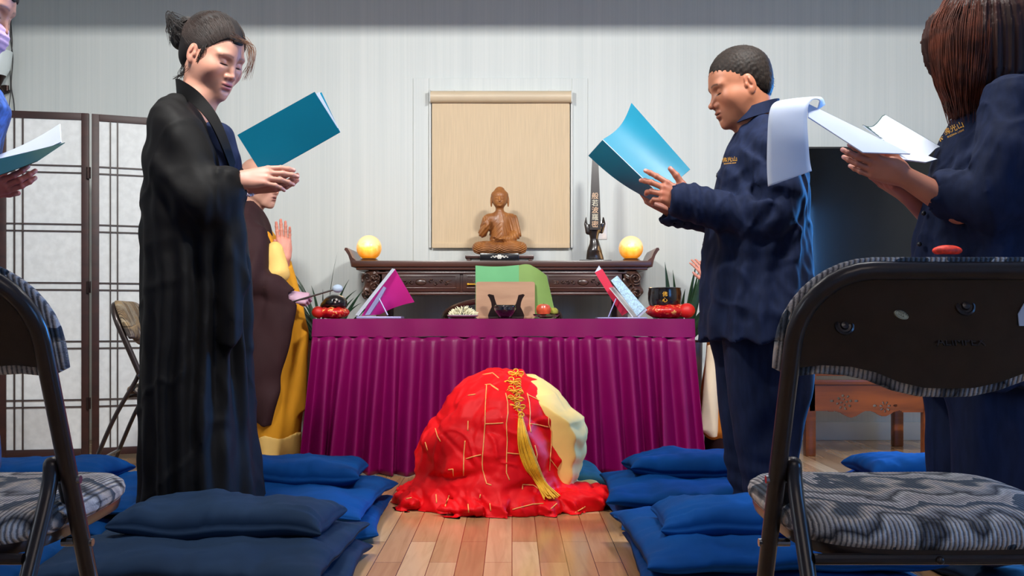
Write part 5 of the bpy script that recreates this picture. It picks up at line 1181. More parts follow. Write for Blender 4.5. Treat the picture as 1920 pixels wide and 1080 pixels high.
# ---------------------------------------------------------------- woman in the black robe (left)
def woman():
    d = 3.28; GS = []; root = person(W(385, 950, d)[:2] + (0.125,), 'woman with hair in a bun, long black robe, reading a teal folder on the left')
    hc = W(401, 106, d); fw = (math.cos(R(27)) * math.cos(R(24)), -math.sin(R(27)) * math.cos(R(24)), -math.sin(R(24)))
    neck = [W(372, 188, d), W(358, 235, d)]
    hm = head_mesh(hc, fw, dict(nose=.985, lip=1.0, browk=.55, slim=.007), neck, [.050, .050, .062], (192, 138, 116), (178, 84, 88), (72, 44, 36), scale=1.05, h=.0021)
    dn = 3.12
    w1 = W(449, 338, dn); e1 = W(372, 372, dn - .02)
    h1 = hand_mesh(w1, (.98, -.02, .13), (-.12, -.95, .45), 1, e1, (190, 136, 116), curls=((14, 16, 10), (16, 16, 10), (22, 20, 12), (28, 22, 12)), spread=.5, tpose=[(.018, .020, -.014), (.048, .034, -.030), (.076, .030, -.034), (.100, .024, -.032)], scale=.99)
    w2 = W(462, 352, 3.30); e2 = W(392, 390, 3.42)
    h2 = hand_mesh(w2, (.99, -.25, .07), (-.1, -.35, -.94), -1, e2, (176, 116, 98), curls=((10, 16, 10), (12, 18, 10), (16, 18, 12), (20, 22, 12)), spread=.4, scale=.99)
    x = hc[0] - .08
    # robe
    tab = [(182, 316, 368, .075), (200, 306, 378, .12), (222, 296, 392, .175), (245, 287, 404, .20), (290, 281, 420, .215), (330, 279, 432, .225), (400, 279, 444, .23), (500, 278, 456, .235), (600, 277, 462, .24), (700, 276, 468, .245), (800, 275, 474, .25), (900, 275, 484, .255), (951, 277, 487, .262)]
    S = SDF(); S.u(prof(pl(tab, d, .2)), .01)
    for s in (-1, 1):
        dd = d + s * .20
        S.u(chain([W(338, 250, d + s * .16), W(350, 330, dd), W(374, 380, dd)], [.066, .072, .072]), .06)
        wv = w1 if s < 0 else w2; dw = wv[1]
        S.u(chain([W(385, 372, dd), W(432, 346, dw)], [.075, .046]), .05)
        # hanging sleeve
        tabs = [(335, 425, 442, .045), (370, 385, 455, .05), (420, 370, 460, .05), (480, 362, 463, .045), (540, 368, 466, .038), (600, 385, 467, .03), (640, 410, 462, .02)]
        S.u(prof(pl(tabs, dw + (.0 if s < 0 else 0), .045)), .05)
    S.cut(rc(W(439, 344, dn), W(460, 338, dn), .033), .006); S.cut(rc(B2(441, 350, 3.33, -0), B2(462, 350, 3.30, 0), .034), .006)
    # V neck opening
    S.cut(rc(W(384, 150, d), W(398, 226, d - .005), .050, .030), .012); S.cut(rc(B2(372, 150, d, -0), B2(366, 190, d, 0), .055, .052), .012)
    def folds(P):
        x, y, z = P[:, 0], P[:, 1], P[:, 2]; low = np.clip((1.25 - z) / .6, 0, 1)
        a = np.arctan2(y - d, (x + 1.02) * 1.6); n = sn(P, (1.2, 1.2, .7), 12)
        f = low * .016 * np.sin(a * 15 + n * 2.4) * (.6 + .4 * sn(P, (2, 2, .5), 14))
        up = np.clip((z - .9) / .4, 0, 1); f += up * .006 * sn(P, (5, 5, 3), 15) + .003 * sn(P, (11, 11, 5), 18)
        f += .004 * ridge(P, (3, 3, 1.8), 111, .75) * 1.0
        f += .008 * np.clip((z - 1.0) / .2, 0, 1) * np.clip((1.45 - z) / .2, 0, 1) * np.sin((z * .8 + x) * 42 + n * 3)
        return f
    S.disp(folds)
    GS.append(S); garment('robe', S, B2(245, 968, d, -.42), B2(500, 138, d, .42), .0075, M['robeblack'], root)
    # collar band: stands behind the neck, crosses on the chest
    mb = MB()
    inn = [W(437, 322, d - .05), W(420, 270, d - .09), W(398, 222, d - .105), W(368, 186, d - .10), W(343, 168, d - .06), W(334, 164, d), W(343, 168, d + .06), W(368, 186, d + .10), W(392, 220, d + .09), W(410, 262, d + .05)]
    sp = spline(inn, 8); n = len(sp); V = []
    wid = lambda t: .030 + .022 * math.exp(-((t - .5) / .2) ** 2)
    for i, p in enumerate(sp):
        t = i / (n - 1); tg = (sp[min(i + 1, n - 1)] - sp[max(i - 1, 0)]).normalized(); cen = Vector(W(372, p.z * 0 + 150, d)); outw = Vector((p.x - W(378, 0, d)[0], p.y - d, 0)).normalized()
        bk = math.exp(-((t - .5) / .22) ** 2); up = (Vector((-.12, 0, 1)) * bk + (1 - bk) * tg.cross(outw) * (1 if (tg.cross(outw)).z > 0 else -1)); up = up - tg * up.dot(tg); up.normalize(); th = outw * .006
        w_ = wid(t); V += [p - up * w_ * .5, p + up * w_ * 1.1 * .5 + outw * .002, p + up * w_ * .55 + th, p - up * w_ * .5 + th * 1.3]
    Fc = [(i * 4 + k, i * 4 + (k + 1) % 4, (i + 1) * 4 + (k + 1) % 4, (i + 1) * 4 + k) for i in range(n - 1) for k in range(4)] + [(0, 1, 2, 3), ((n - 1) * 4, (n - 1) * 4 + 1, (n - 1) * 4 + 2, (n - 1) * 4 + 3)]
    mb.add(V, Fc); mb.build('collar', M['robeblack'], root, sharp=50)
    # hair
    def hf(Vv): return to_w(hc, fw, Vv, 1.05)
    S = SDF(); S.u(el((-.020, 0, .044), (.108, .084, .093)), .01).u(el((-.070, 0, -.018), (.046, .062, .058)), .03)
    hx = A([-.14, -.09, -.06, -.034, -.014, .008, .026, .040, .055, .072, .10]); hz = A([-.09, -.09, -.085, -.060, .020, -.004, .008, .024, .044, .070, .068])
    S.keep(lambda P: (np.interp(P[:, 0], hx, hz) + .002 * sn(P, 12, 8) - .006 * (np.abs(P[:, 1]) < .02) - P[:, 2]) * .7)
    S.u(chain([(-.090, 0, .055), (-.114, .0, .052), (-.126, .004, .052)], [.032, .034, .034]), .012).u(el((-.152, .0, .008), (.034, .036, .034)), .010).u(el((-.140, 0, .054), (.036, .032, .030)), .008).u(el((-.172, .0, .034), (.024, .026, .026)), .006)
    def hd(P):
        q = P - A((-.14, 0, .04)); r = np.sqrt((q * q).sum(1)); bun = np.clip((.065 - r) / .02, 0, 1)
        a = np.arctan2(P[:, 2] - .055, P[:, 0] + .14); s1 = np.sin(a * 7 + r * 180 + 3 * np.sin(P[:, 1] * 90)); 
        u = np.arctan2(P[:, 1], P[:, 2] - .02 + .3 * (P[:, 0]))
        return bun * .0035 * s1 + 0
    S.disp(hd)
    V, Q = S.mesh((-.22, -.11, -.11), (.115, .11, .20), .0024); ho = mk('hair', hf(V), Q, M['hairblack'], root)
    rgn = np.random.RandomState(2); mb = MB(); ec = np.array([-.020, 0, .044]); er = np.array([.1085, .0845, .0935])
    for i in range(620):
        x = rgn.uniform(-.055, .078) if i % 4 else rgn.uniform(.02, .078); zl = float(np.interp(x, hx, hz)) + rgn.uniform(.002, .03 if i % 2 else .006); q = 1 - ((x - ec[0]) / er[0]) ** 2 - ((zl - ec[2]) / er[2]) ** 2
        if q <= 0: continue
        st0 = np.array([x, (1 if i % 5 == 0 else -1) * er[1] * q ** .5, zl]); en = np.array([-.114, rgn.uniform(-.012, .012), .062 + rgn.uniform(-.018, .018)]); pts = []
        for t in np.linspace(0, 1, 9):
            p = st0 * (1 - t) + en * t; p = p + np.array([0, 0, .012 * math.sin(PI * t)]); v = (p - ec) / er; k = np.linalg.norm(v); pr = ec + v / k * er * (1.006 + .010 * rgn.rand() * math.sin(PI * t)); pts.append(pr * (1 - t ** 6) + en * t ** 6)
        mb.tube([tuple(p) for p in hf(np.array(pts))], .0009, 4, cap=False)
    mb.build('combed_strands', M['hairstrand'], ho, sharp=None)
    def T(v): return Vector(to_w(hc, fw, [v], 1.05)[0])
    def fringe(rg):
        y0 = rg.uniform(-.05, .03); a = T((.080 + rg.uniform(-.012, .010), y0, .082 + rg.uniform(-.012, .016))); o = rg.uniform(0, 1)
        b = Vector(W(460 + 16 * o, 82 + 8 * rg.random(), d - .03 + rg.uniform(-.03, .03))); c = Vector(W(464 + 14 * o, 112 + 8 * rg.random(), b.y)); e = Vector(W(452 + 16 * o + rg.uniform(-6, 6), 135 + 20 * rg.random(), b.y))
        return [a, b, c, e]
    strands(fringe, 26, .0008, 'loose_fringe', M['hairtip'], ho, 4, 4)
    def bunw(rg):
        a = W(338 + rg.uniform(-10, 16), 44 + rg.uniform(-12, 16), d + rg.uniform(-.03, .03)); o = rg.uniform(-1, 1)
        return [a, W(322 + rg.uniform(-8, 2), 32 + o * 12, a[1]), W(317 + rg.uniform(-6, 8), 50 + o * 12, a[1]), W(324 + rg.uniform(-9, 18), 74 + rg.uniform(-16, 14), a[1])]
    strands(bunw, 46, .0008, 'bun_wisps', M['hairblack'], ho, 6, 4)
    def nape(rg):
        a = W(345 + rg.uniform(-6, 16), 122, d + rg.uniform(-.05, .05)); return [a, W(338 + rg.uniform(-6, 8), 138, a[1]), W(334 + rg.uniform(-12, 12), 148 + rg.uniform(-4, 6), a[1])]
    strands(nape, 22, .0008, 'nape_wisps', M['hairblack'], ho, 7, 4)
    def side(rg):
        a = T((.030 + rg.uniform(-.012, .012), -.074, .032)); return [a, T((.030 + rg.uniform(-.008, .01), -.080, .008)), T((.022 + rg.uniform(-.01, .01), -.078, -.016 - rg.random() * .02))]
    strands(side, 16, .0009, 'temple_wisps', M['hairblack'], ho, 9, 4)
    # inner shirt
    S = SDF(); S.u(rc(W(404, 262, d - .01), W(424, 322, d - .01), .062, .06), .01); S.disp(lambda P: .002 * sn(P, 9, 3))
    garment('inner_shirt', S, B2(370, 360, d, -.1), B2(450, 215, d, .1), .005, M['linen'], root)
    # bracelet
    mb = MB(); ax = (Vector(w2) - Vector(e2)).normalized(); u = ax.orthogonal().normalized(); v = ax.cross(u); cpt = Vector(w2) + ax * .012
    for i in range(16):
        a = 2 * PI * i / 16; mb.ball(cpt + u * math.cos(a) * .033 + v * math.sin(a) * .028, .0062, 10)
    mb.build('bracelet', M['bead'], root, sharp=None, label='string of clear beads')
    # folder
    fo = emp('teal_folder', W(540, 250, 3.16), 'teal blue folder held up by the woman in the black robe', 'folder')
    A_, B_, C_, D_ = W(445, 253, 3.14), W(590, 172, 3.14), W(638, 248, 3.19), W(493, 329, 3.19)
    q = MB(); quad([A_, B_, C_, D_], q, .0015, .004); q.build('front_cover', M['tealcover'], fo)
    off = Vector((.012, .05, .01)); q = MB(); quad([Vector(D_) , Vector(C_), Vector(B_) + off, Vector(A_) + off], q, .0015, -.004); q.build('back_cover', M['tealcover'], fo)
    off = Vector((.010, .022, .004)); q = MB(); quad([Vector(D_) + Vector((0, .003, .003)), Vector(C_) + Vector((0, .003, .003)), Vector(B_) + off, Vector(A_) + off], q, .003, -.002); q.build('pages', M['sheet'], fo)
    tb = limb_body([(chain([W(362, 232, d), W(368, 330, d), W(370, 480, d), W(372, 560, d)], [.10, .12, .10, .13]), .05), (rc(B2(358, 250, d, -.15), B2(358, 250, d, .15), .055), .04),
                    (chain([W(355, 250, d - .17), W(362, 385, d - .19), (e1[0], e1[1], e1[2])], [.05, .045, .038]), .03), (chain([W(355, 250, d + .17), W(365, 385, d + .19), (e2[0], e2[1], e2[2])], [.05, .045, .038]), .03),
                    (chain([W(372, 560, d - .09), W(372, 740, d - .09), W(368, 935, d - .08)], [.09, .06, .04]), .05), (chain([W(372, 560, d + .09), W(372, 740, d + .09), W(368, 935, d + .08)], [.09, .06, .04]), .05),
                    (rc(W(368, 942, d - .08), W(410, 946, d - .08), .035, .03), .02), (rc(W(368, 942, d + .08), W(410, 946, d + .08), .035, .03), .02)], B2(250, 985, d, -.35), B2(480, 200, d, .35), .012, (204, 146, 126), inside=GS, zfree=.16)
    V, Q, C = joinm([hm, h1, h2, tb]); mk('body', V, Q, M['skin'], root, cols=C)
woman()

# ---------------------------------------------------------------- man in navy (right)
def man():
    d = 3.26; GS = []; root = person(W(1430, 950, d)[:2] + (0.125,), 'man with short dark hair in navy jacket and trousers reading an open teal folder')
    hc = W(1384, 164, d); pt = R(17); yw = R(6); fw = (-math.cos(yw) * math.cos(pt), -math.sin(yw) * math.cos(pt), -math.sin(pt))
    neck = [W(1408, 216, d), W(1424, 262, d)]
    # near cheek is local +y (he faces left, camera on his left side)
    mk_ = [(.045, .060, -.030, .0028), (.062, .045, -.016, .003), (.066, .048, -.008, .0035), (.040, .064, -.004, .004), (.020, .066, -.045, .0022)]
    hm = head_mesh(hc, fw, dict(nose=1.07, lip=1.02, browk=.9), neck, [.056, .056, .070], (170, 108, 78), (134, 70, 54), (58, 38, 28), scale=1.0, h=.0020, marks=mk_)
    dn = 3.10
    w1 = W(1294, 385, dn); e1 = W(1432, 415, dn - .02)
    h1 = hand_mesh(w1, (-.86, .03, .46), (.1, -.98, .1), -1, e1, (172, 104, 78), curls=((10, 12, 8), (20, 24, 14), (34, 36, 20), (44, 42, 22)), spread=1.2, tpose=[(.018, .024, .000), (.050, .044, .004), (.080, .060, .008), (.106, .070, .010)], scale=1.02, fr=(.03, .044))
    w2 = W(1262, 398, 3.40); e2 = W(1400, 440, 3.44)
    h2 = hand_mesh(w2, (-.92, -.12, .38), (-.1, .25, -.95), 1, e2, (150, 92, 74), curls=((30, 40, 25), (34, 44, 25), (38, 46, 25), (42, 46, 25)), spread=.6, scale=1.0)
    # jacket
    tab = [(222, 1398, 1452, .085), (240, 1386, 1470, .13), (262, 1374, 1486, .18), (290, 1360, 1497, .20), (330, 1345, 1506, .21), (380, 1334, 1511, .215), (430, 1326, 1513, .22), (500, 1320, 1515, .225), (560, 1318, 1516, .235), (610, 1317, 1518, .245), (636, 1317, 1519, .25)]
    S = SDF(); S.u(prof(pl(tab, d, .2)), .01)
    S.u(chain([W(1452, 288, d - .17), W(1462, 360, d - .205), W(1450, 408, d - .20), W(1400, 404, dn - .005), W(1276, 378, dn)], [.072, .072, .070, .062, .054]), .03)
    S.u(chain([W(1445, 288, d + .17), W(1440, 360, d + .205), W(1425, 420, d + .18), W(1262, 398, 3.40)], [.07, .070, .066, .048]), .03)
    S.cut(rc(W(1288, 380, dn), W(1250, 370, dn), .042), .006); S.cut(rc(B2(1272, 400, 3.40, -0), B2(1240, 392, 3.40, 0), .036), .006)
    S.cut(rc(B2(1412, 170, d, -0), B2(1420, 228, d, 0), .062, .060), .008)
    def folds(P):
        x, y, z = P[:, 0], P[:, 1], P[:, 2]; n = sn(P, (1.6, 1.6, 1.6), 21); low = np.clip((1.2 - z) / .4, 0, 1)
        a = np.arctan2(y - d, (x - .80) * 1.4); f = low * .008 * np.sin(a * 11 + n * 2.5)
        f += .004 * sn(P, (6, 6, 4), 22) + .002 * sn(P, (14, 14, 9), 24) + .0055 * ridge(P, (4.5, 4.5, 3.5), 112, .74)
        pe = A(W(1440, 385, dn - .03)); r = np.sqrt(((P - pe) ** 2).sum(1)); f += .010 * np.exp(-(r / .12) ** 2) * np.sin(r * 120 + n * 2.5 + np.arctan2(z - pe[2], x - pe[0]) * 2)
        pc = A(W(1300, 372, dn)); r = np.abs(x - pc[0]) + .3 * np.abs(z - pc[2]); f += .004 * np.exp(-(r / .08) ** 2) * np.sin(x * 170 + n * 2)
        ps = A(W(1400, 320, d - .15)); r2 = ((P - ps) ** 2).sum(1); f += .007 * np.exp(-r2 / .012) * np.sin((x * .9 + z * .45) * 105 + n)
        return f
    S.disp(folds)
    GS.append(S); garment('jacket', S, B2(1225, 655, d, -.40), B2(1545, 190, d, .42), .0068, M['linen'], root)
    # stand collar
    mb = MB(); V = []; n = 40; cc = Vector(W(1415, 224, d)); 
    for i in range(n + 1):
        a = R(200 + 320 * (i / n) - 20) ; dirv = Vector((math.cos(a), math.sin(a), 0))
        p = cc + Vector((dirv.x * .072, dirv.y * .080, .022 * dirv.x)); u = Vector((.18, 0, 1)).normalized() * .042
        V += [p, p + u - dirv * .006, p + u - dirv * .001, p + dirv * .007]
    Fc = [(i * 4 + k, i * 4 + (k + 1) % 4, (i + 1) * 4 + (k + 1) % 4, (i + 1) * 4 + k) for i in range(n) for k in range(4)] + [(0, 1, 2, 3), (n * 4, n * 4 + 1, n * 4 + 2, n * 4 + 3)]
    mb.add(V, Fc); mb.build('collar', M['linen'], root, sharp=50)
    # trousers
    tab = [(625, 1340, 1512, .17), (680, 1348, 1511, .17), (740, 1355, 1503, .165), (800, 1364, 1490, .155), (860, 1374, 1474, .15), (910, 1384, 1460, .145), (948, 1390, 1450, .14), (958, 1392, 1448, .135)]
    S = SDF(); 
    for s in (-1, 1):
        t2 = [(z, cx + s * -.006, d + s * .085, ax, .10 - .03 * np.clip((.9 - z) / .9, 0, 1)) for z, cx, cy, ax, ay in pl(tab, d, .1)]; S.u(prof(t2), .02)
    S.disp(lambda P: .007 * np.sin(P[:, 0] * 48 + sn(P, (1.5, 1.5, 1), 7) * 2.5 + np.sign(P[:, 1] - d)) + .004 * sn(P, (7, 7, 4), 8) + .005 * np.clip((.35 - P[:, 2]) / .25, 0, 1) * np.sin(P[:, 2] * 95 + P[:, 0] * 20))
    GS.append(S); garment('trousers', S, B2(1325, 975, d, -.25), B2(1530, 600, d, .25), .008, M['linen'], root)
    # buttons, lettering
    jk = root
    mb = MB(); p = W(1347, 330, d - .012); mb.ball(p, .008, 12); mb.tube([p, (p[0] + .02, p[1], p[2])], .004); mb.build('button', M['rubber'], jk)
    mb = MB(); p = W(1400, 246, d - .03); mb.ball(p, .006, 12); mb.build('button', M['rubber'], jk)
    # hair
    S = SDF(); S.u(el((-.020, 0, .042), (.104, .081, .090)), .01).u(el((-.060, 0, -.010), (.052, .066, .060)), .03)
    hx = A([-.14, -.09, -.07, -.045, -.030, -.012, .004, .014, .030, .044, .054, .064, .10]); hz = A([-.075, -.075, -.070, -.060, -.012, .020, .010, -.006, .000, .014, .040, .060, .052])
    S.keep(lambda P: (np.interp(P[:, 0], hx, hz) + .0022 * sn(P, 12, 8) - P[:, 2]) * .7)
    S.disp(lambda P: .0006 * sn(P, 60, 6))
    V, Q = S.mesh((-.15, -.11, -.10), (.115, .11, .15), .0024); ho = mk('hair', to_w(hc, fw, V, 1.0), Q, M['hairgrey'], root)
    rgn = np.random.RandomState(4); idx = rgn.choice(len(V), 900, replace=False); mb = MB(); cen = np.array((-.02, 0, .02))
    for i in idx:
        p = V[i]
        if p[0] > .035: continue
        nr = p - cen; nr /= np.linalg.norm(nr); dv = nr * .35 + np.array([.55, 0, -.45]) + rgn.randn(3) * .25; dv /= np.linalg.norm(dv); L_ = rgn.uniform(.003, .007)
        a, b = to_w(hc, fw, [p - nr * .001, p + dv * L_], 1.0); mb.tube([a, (a + b) / 2 + nr * 0, b], [.0007, .0006, .0002], 3, cap=False)
    near = np.where(np.abs(V[:, 2] - np.interp(V[:, 0], hx, hz)) < .006)[0]; near = near[(np.abs(V[near, 1]) > .01) | (V[near, 0] > .05)]
    for i in rgn.choice(near, min(1500, len(near)), replace=False):
        p = V[i]; nr = p - cen; nr[2] *= .3; nr /= np.linalg.norm(nr); dv = nr * .06 + np.array([.45 if p[0] > -.02 else -.2, 0, -.85]) + rgn.randn(3) * .14; dv -= nr * max(0, dv @ nr - .08); dv /= np.linalg.norm(dv); L_ = rgn.uniform(.004, .011)
        a, b = to_w(hc, fw, [p + nr * .0006 - dv * .003, p + nr * .0008 + dv * L_], 1.0); mb.tube([a, (a + b) / 2, b], [.0008, .0007, .0002], 3, cap=False)
    mb.build('short_hairs', M['hairgrey'], ho, sharp=None)
    # open teal folder
    fo = emp('teal_folder', W(1200, 290, 3.2), 'wide open teal blue folder held by the man in navy', 'folder')
    def fc(u, v):
        a = Vector(W(1130, 262, 3.24)).lerp(Vector(W(1184, 193, 3.30)), u) + Vector((.010, 0, -.010)) * math.sin(PI * u) * 1.2
        b = Vector(W(1238, 366, 3.14)).lerp(Vector(W(1294, 318, 3.20)), u)
        return a.lerp(b, v) + Vector((.0, .012, 0)) * math.sin(PI * u)
    MB().grid(fc, 16, 16, thick=.0015).build('front_cover', M['tealcover'], fo)
    def bc(u, v):
        a = Vector(W(1130, 262, 3.24)).lerp(Vector(W(1103, 292, 3.36)), u); b = Vector(W(1238, 366, 3.14)).lerp(Vector(W(1226, 378, 3.28)), u)
        return a.lerp(b, v) + Vector((-.004, 0, -.012)) * math.sin(PI * v) * u
    MB().grid(bc, 12, 14, thick=.0015).build('back_cover', M['tealcover'], fo)
    MB().tube([W(1130, 262, 3.238), W(1184, 314, 3.188), W(1238, 366, 3.138)], .0012, 6).build('spine_edge', M['sheet'], fo)
    MB().grid(lambda u, v: fc(.04 + .92 * u, .02 + .95 * v) + Vector((0, .006, .002)), 14, 14, thick=.004).build('pages', M['sheet'], fo)
    tb = limb_body([(chain([W(1430, 262, d), W(1422, 380, d), W(1420, 520, d), W(1420, 600, d)], [.11, .13, .12, .13]), .05), (rc(B2(1440, 285, d, -.17), B2(1440, 285, d, .17), .06), .04),
                    (chain([W(1446, 290, d - .19), W(1450, 410, d - .2), e1], [.055, .05, .042]), .03), (chain([W(1446, 290, d + .19), W(1440, 420, d + .2), e2], [.055, .05, .042]), .03),
                    (chain([W(1425, 610, d - .09), W(1424, 780, d - .08), W(1420, 930, d - .07)], [.09, .06, .042]), .05), (chain([W(1425, 610, d + .09), W(1424, 780, d + .08), W(1420, 930, d + .07)], [.09, .06, .042]), .05),
                    (rc(W(1428, 945, d - .07), W(1388, 948, d - .07), .034, .028), .02), (rc(W(1428, 945, d + .07), W(1388, 948, d + .07), .034, .028), .02)], B2(1290, 990, d, -.35), B2(1540, 230, d, .35), .012, (186, 122, 88), inside=GS, zfree=.16)
    V, Q, C = joinm([hm, h1, h2, tb]); mk('body', V, Q, M['skin'], root, cols=C)
    return root
man_root = man()

# ---------------------------------------------------------------- woman with long auburn hair (far right)
def rwoman():
    d = 2.70; GS = []; root = person(W(1840, 1000, d)[:2] + (0.07,), 'woman with long auburn hair in navy jacket holding printed sheets at the right edge')
    hc = W(1836, 62, d); fw = (-.88, -.02, -.42)
    neck = [W(1862, 120, d), W(1880, 170, d)]
    hm = head_mesh(hc, fw, dict(browk=.6), neck, [.048, .048, .058], (176, 116, 92), (160, 80, 76), (60, 40, 34), h=.003)
    dn = 2.58
    w1 = W(1694, 330, dn); e1 = W(1800, 392, dn - .03)
    h1 = hand_mesh(w1, (-.93, .05, .32), (-.15, -.85, -.45), -1, e1, (176, 110, 84), curls=((8, 16, 12), (8, 16, 12), (10, 18, 14), (12, 20, 14)), spread=.1, tpose=[(.018, .022, -.010), (.046, .040, -.024), (.070, .040, -.030), (.092, .034, -.030)], scale=.92)
    w2 = W(1706, 372, 2.80); e2 = W(1780, 440, 2.86)
    h2 = hand_mesh(w2, (-.86, -.22, .44), (-.25, .1, -.95), 1, e2, (170, 100, 84), curls=((8, 12, 8), (8, 12, 8), (8, 14, 8), (10, 16, 10)), spread=.1, scale=.92)
    cx = 1840
    tab = [(150, 1858, 1935, .10), (175, 1836, 1955, .16), (210, 1808, 1965, .185), (240, 1790, 1972, .195), (280, 1768, 1978, .20), (330, 1752, 1980, .205), (390, 1740, 1980, .21), (440, 1730, 1980, .215), (500, 1724, 1985, .22), (600, 1722, 1990, .24), (720, 1728, 1995, .25)]
    S = SDF(); S.u(prof(pl(tab, d, .2)), .01)
    S.u(chain([W(1895, 195, d - .15), W(1896, 300, d - .20), W(1868, 372, d - .20), W(1780, 366, dn - .01)], [.075, .085, .085, .062]), .03)
    S.u(chain([W(1895, 195, d + .15), W(1880, 300, d + .20), W(1850, 385, d + .19), W(1764, 425, 2.85)], [.075, .08, .075, .055]), .03)
    S.cut(rc(W(1795, 374, dn), W(1755, 364, dn), .048), .006)
    S.cut(rc(B2(1868, 90, d, -0), B2(1876, 158, d, 0), .056, .056), .01)
    def folds(P):
        n = sn(P, (1.6, 1.6, 1.6), 41); x, z = P[:, 0], P[:, 2]; low = np.clip((1.25 - z) / .4, 0, 1); a = np.arctan2(P[:, 1] - d, x - 1.29)
        f = low * .007 * np.sin(a * 12 + n * 2.5) + .004 * sn(P, (6, 6, 4), 42) + .002 * sn(P, (15, 15, 9), 44) + .0055 * ridge(P, (4.5, 4.5, 3.5), 113, .74)
        pe = A(W(1850, 360, dn - .03)); r = np.sqrt(((P - pe) ** 2).sum(1)); f += .009 * np.exp(-(r / .12) ** 2) * np.sin(r * 110 + n * 3)
        return f
    S.disp(folds)
    GS.append(S); garment('jacket', S, B2(1690, 740, d, -.40), B2(2010, 125, d, .40), .0075, M['linen'], root)
    tab = [(690, 1738, 1960, .1), (740, 1746, 1955, .1), (830, 1756, 1940, .1), (900, 1764, 1925, .1), (1000, 1782, 1905, .1), (1036, 1788, 1900, .1)]
    S = SDF()
    for s in (-1, 1): S.u(prof([(z, cx_ + (.01 if s > 0 else 0), d + s * .088, ax, .095) for z, cx_, cy, ax, ay in pl(tab, d, .1)]), .02)
    S.disp(lambda P: .007 * np.sin(P[:, 0] * 44 + sn(P, (1.5, 1.5, 1), 47) * 2.5) + .004 * sn(P, (7, 7, 4), 48))
    GS.append(S); garment('trousers', S, B2(1710, 1060, d, -.25), B2(1990, 670, d, .25), .009, M['linen'], root)
    mb = MB()
    for py, px in ((400, 1726), (458, 1718)): mb = MB(); mb.ball(W(px + 6, py, d - .02), .0065, 12); mb.build('button', M['tvframe'], root)
    # red embroidered pouch hanging at the waist
    S = SDF(); pc = W(1776, 470, d - .225); S.u(el(pc, (.037, .020, .014)), .01); S.cut(el((pc[0], pc[1], pc[2] - .022), (.05, .05, .014)), .004)
    V, Q = S.mesh((pc[0] - .06, pc[1] - .04, pc[2] - .05), (pc[0] + .06, pc[1] + .04, pc[2] + .05), .003); mk('waist_pouch', V, Q, M['pouch'], root, label='small rounded red embroidered pouch')
    # long hair
    S = SDF()
    hp = [(z, cx_, d + .0, ax, ay) for z, cx_, cy, ax, ay in pl([(-18, 1812, 1884, .05), (0, 1776, 1900, .085), (30, 1748, 1912, .11), (70, 1740, 1916, .12), (110, 1748, 1914, .122), (150, 1768, 1908, .12), (180, 1778, 1890, .11), (205, 1786, 1850, .085), (216, 1790, 1815, .05)], d, .1)]
    S.u(prof(hp), .02)
    def hd(P):
        a = np.arctan2(P[:, 1] - d, P[:, 0] - hc[0]); n = sn(P, (3, 3, .8), 51)
        return .0055 * np.sin(a * 30 + 4 * n) + .003 * np.sin(a * 71 + 6 * n) + .006 * sn(P, (4, 4, 1), 52)
    S.disp(hd)
    V, Q = S.mesh(B2(1720, 232, d, -.17), B2(1935, -35, d, .17), .004); ho = mk('hair', V, Q, M['hairred'], root)
    def st_(rg):
        t = rg.random() ** .8; a0 = rg.uniform(-1.9, 1.9) + PI; z0 = -10 + 60 * rg.random(); rx = (88 + rg.uniform(-3, 3)); ry = .122 + rg.uniform(-.004, .006)
        pts = []
        for k in range(5):
            py = z0 + (150 + 45 * t) * k / 4; sh = np.interp(py, [0, 40, 100, 160, 210], [62, 88, 88, 72, 45]); cxx = np.interp(py, [0, 100, 210], [1836, 1831, 1822])
            wob = 2.5 * math.sin(k * 1.7 + a0 * 9)
            pts.append(W(cxx + math.cos(a0) * (sh + wob), py, d + math.sin(a0) * ry * np.interp(py, [0, 60, 160, 210], [.8, 1, 1, .6])))
        return pts
    strands(st_, 620, .0011, 'long_strands', M['auburn'], ho, 12, 4)
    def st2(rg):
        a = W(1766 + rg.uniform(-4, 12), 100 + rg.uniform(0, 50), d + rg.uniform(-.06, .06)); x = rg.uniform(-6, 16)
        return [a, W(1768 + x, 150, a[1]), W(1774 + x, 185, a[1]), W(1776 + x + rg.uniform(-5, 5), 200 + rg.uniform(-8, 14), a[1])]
    strands(st2, 90, .0010, 'pale_tips', M['hairtip'], ho, 13, 4)  # lighter brown strands at the hair ends
    # printed sheets
    bk = emp('printed_booklet', W(1620, 260, 2.62), 'white printed booklet with its top pages flipped over, held by the woman at the right', 'booklet')
    Rl = .0  # near board of sheets
    q = MB(); quad([W(1514, 196, 2.60), W(1706, 290, 2.56), W(1617, 287, 2.50), W(1515, 221, 2.54)], q, .003, .0); 
    q.build('near_pages', M['sheet'], bk)
    def fl(u, v):
        # sheets rolled over the top edge, then hanging down
        t = v; cx_, cz, r = 1522, 199, 17
        if t < .22:
            a = R(-20) + R(200) * (t / .22); px = 1526 + 20 * math.cos(a); py = 204 - 22 * math.sin(a); dd = 2.60 - .04 * (t / .22)
        else:
            s = (t - .22) / .78; px = 1506 - 66 * min(1, s * 3) ** 1 if s < .33 else 1440; px = 0
        return (0, 0, 0)
    # strip drawn as (left edge, right edge) pairs from the clip over the fold and down
    Lp = [W(1546, 197, 2.66), W(1540, 184, 2.66), W(1520, 183, 2.64), W(1480, 187, 2.60), W(1452, 194, 2.56), W(1442, 215, 2.54), W(1439, 260, 2.53), W(1438, 310, 2.53), W(1440, 350, 2.53)]
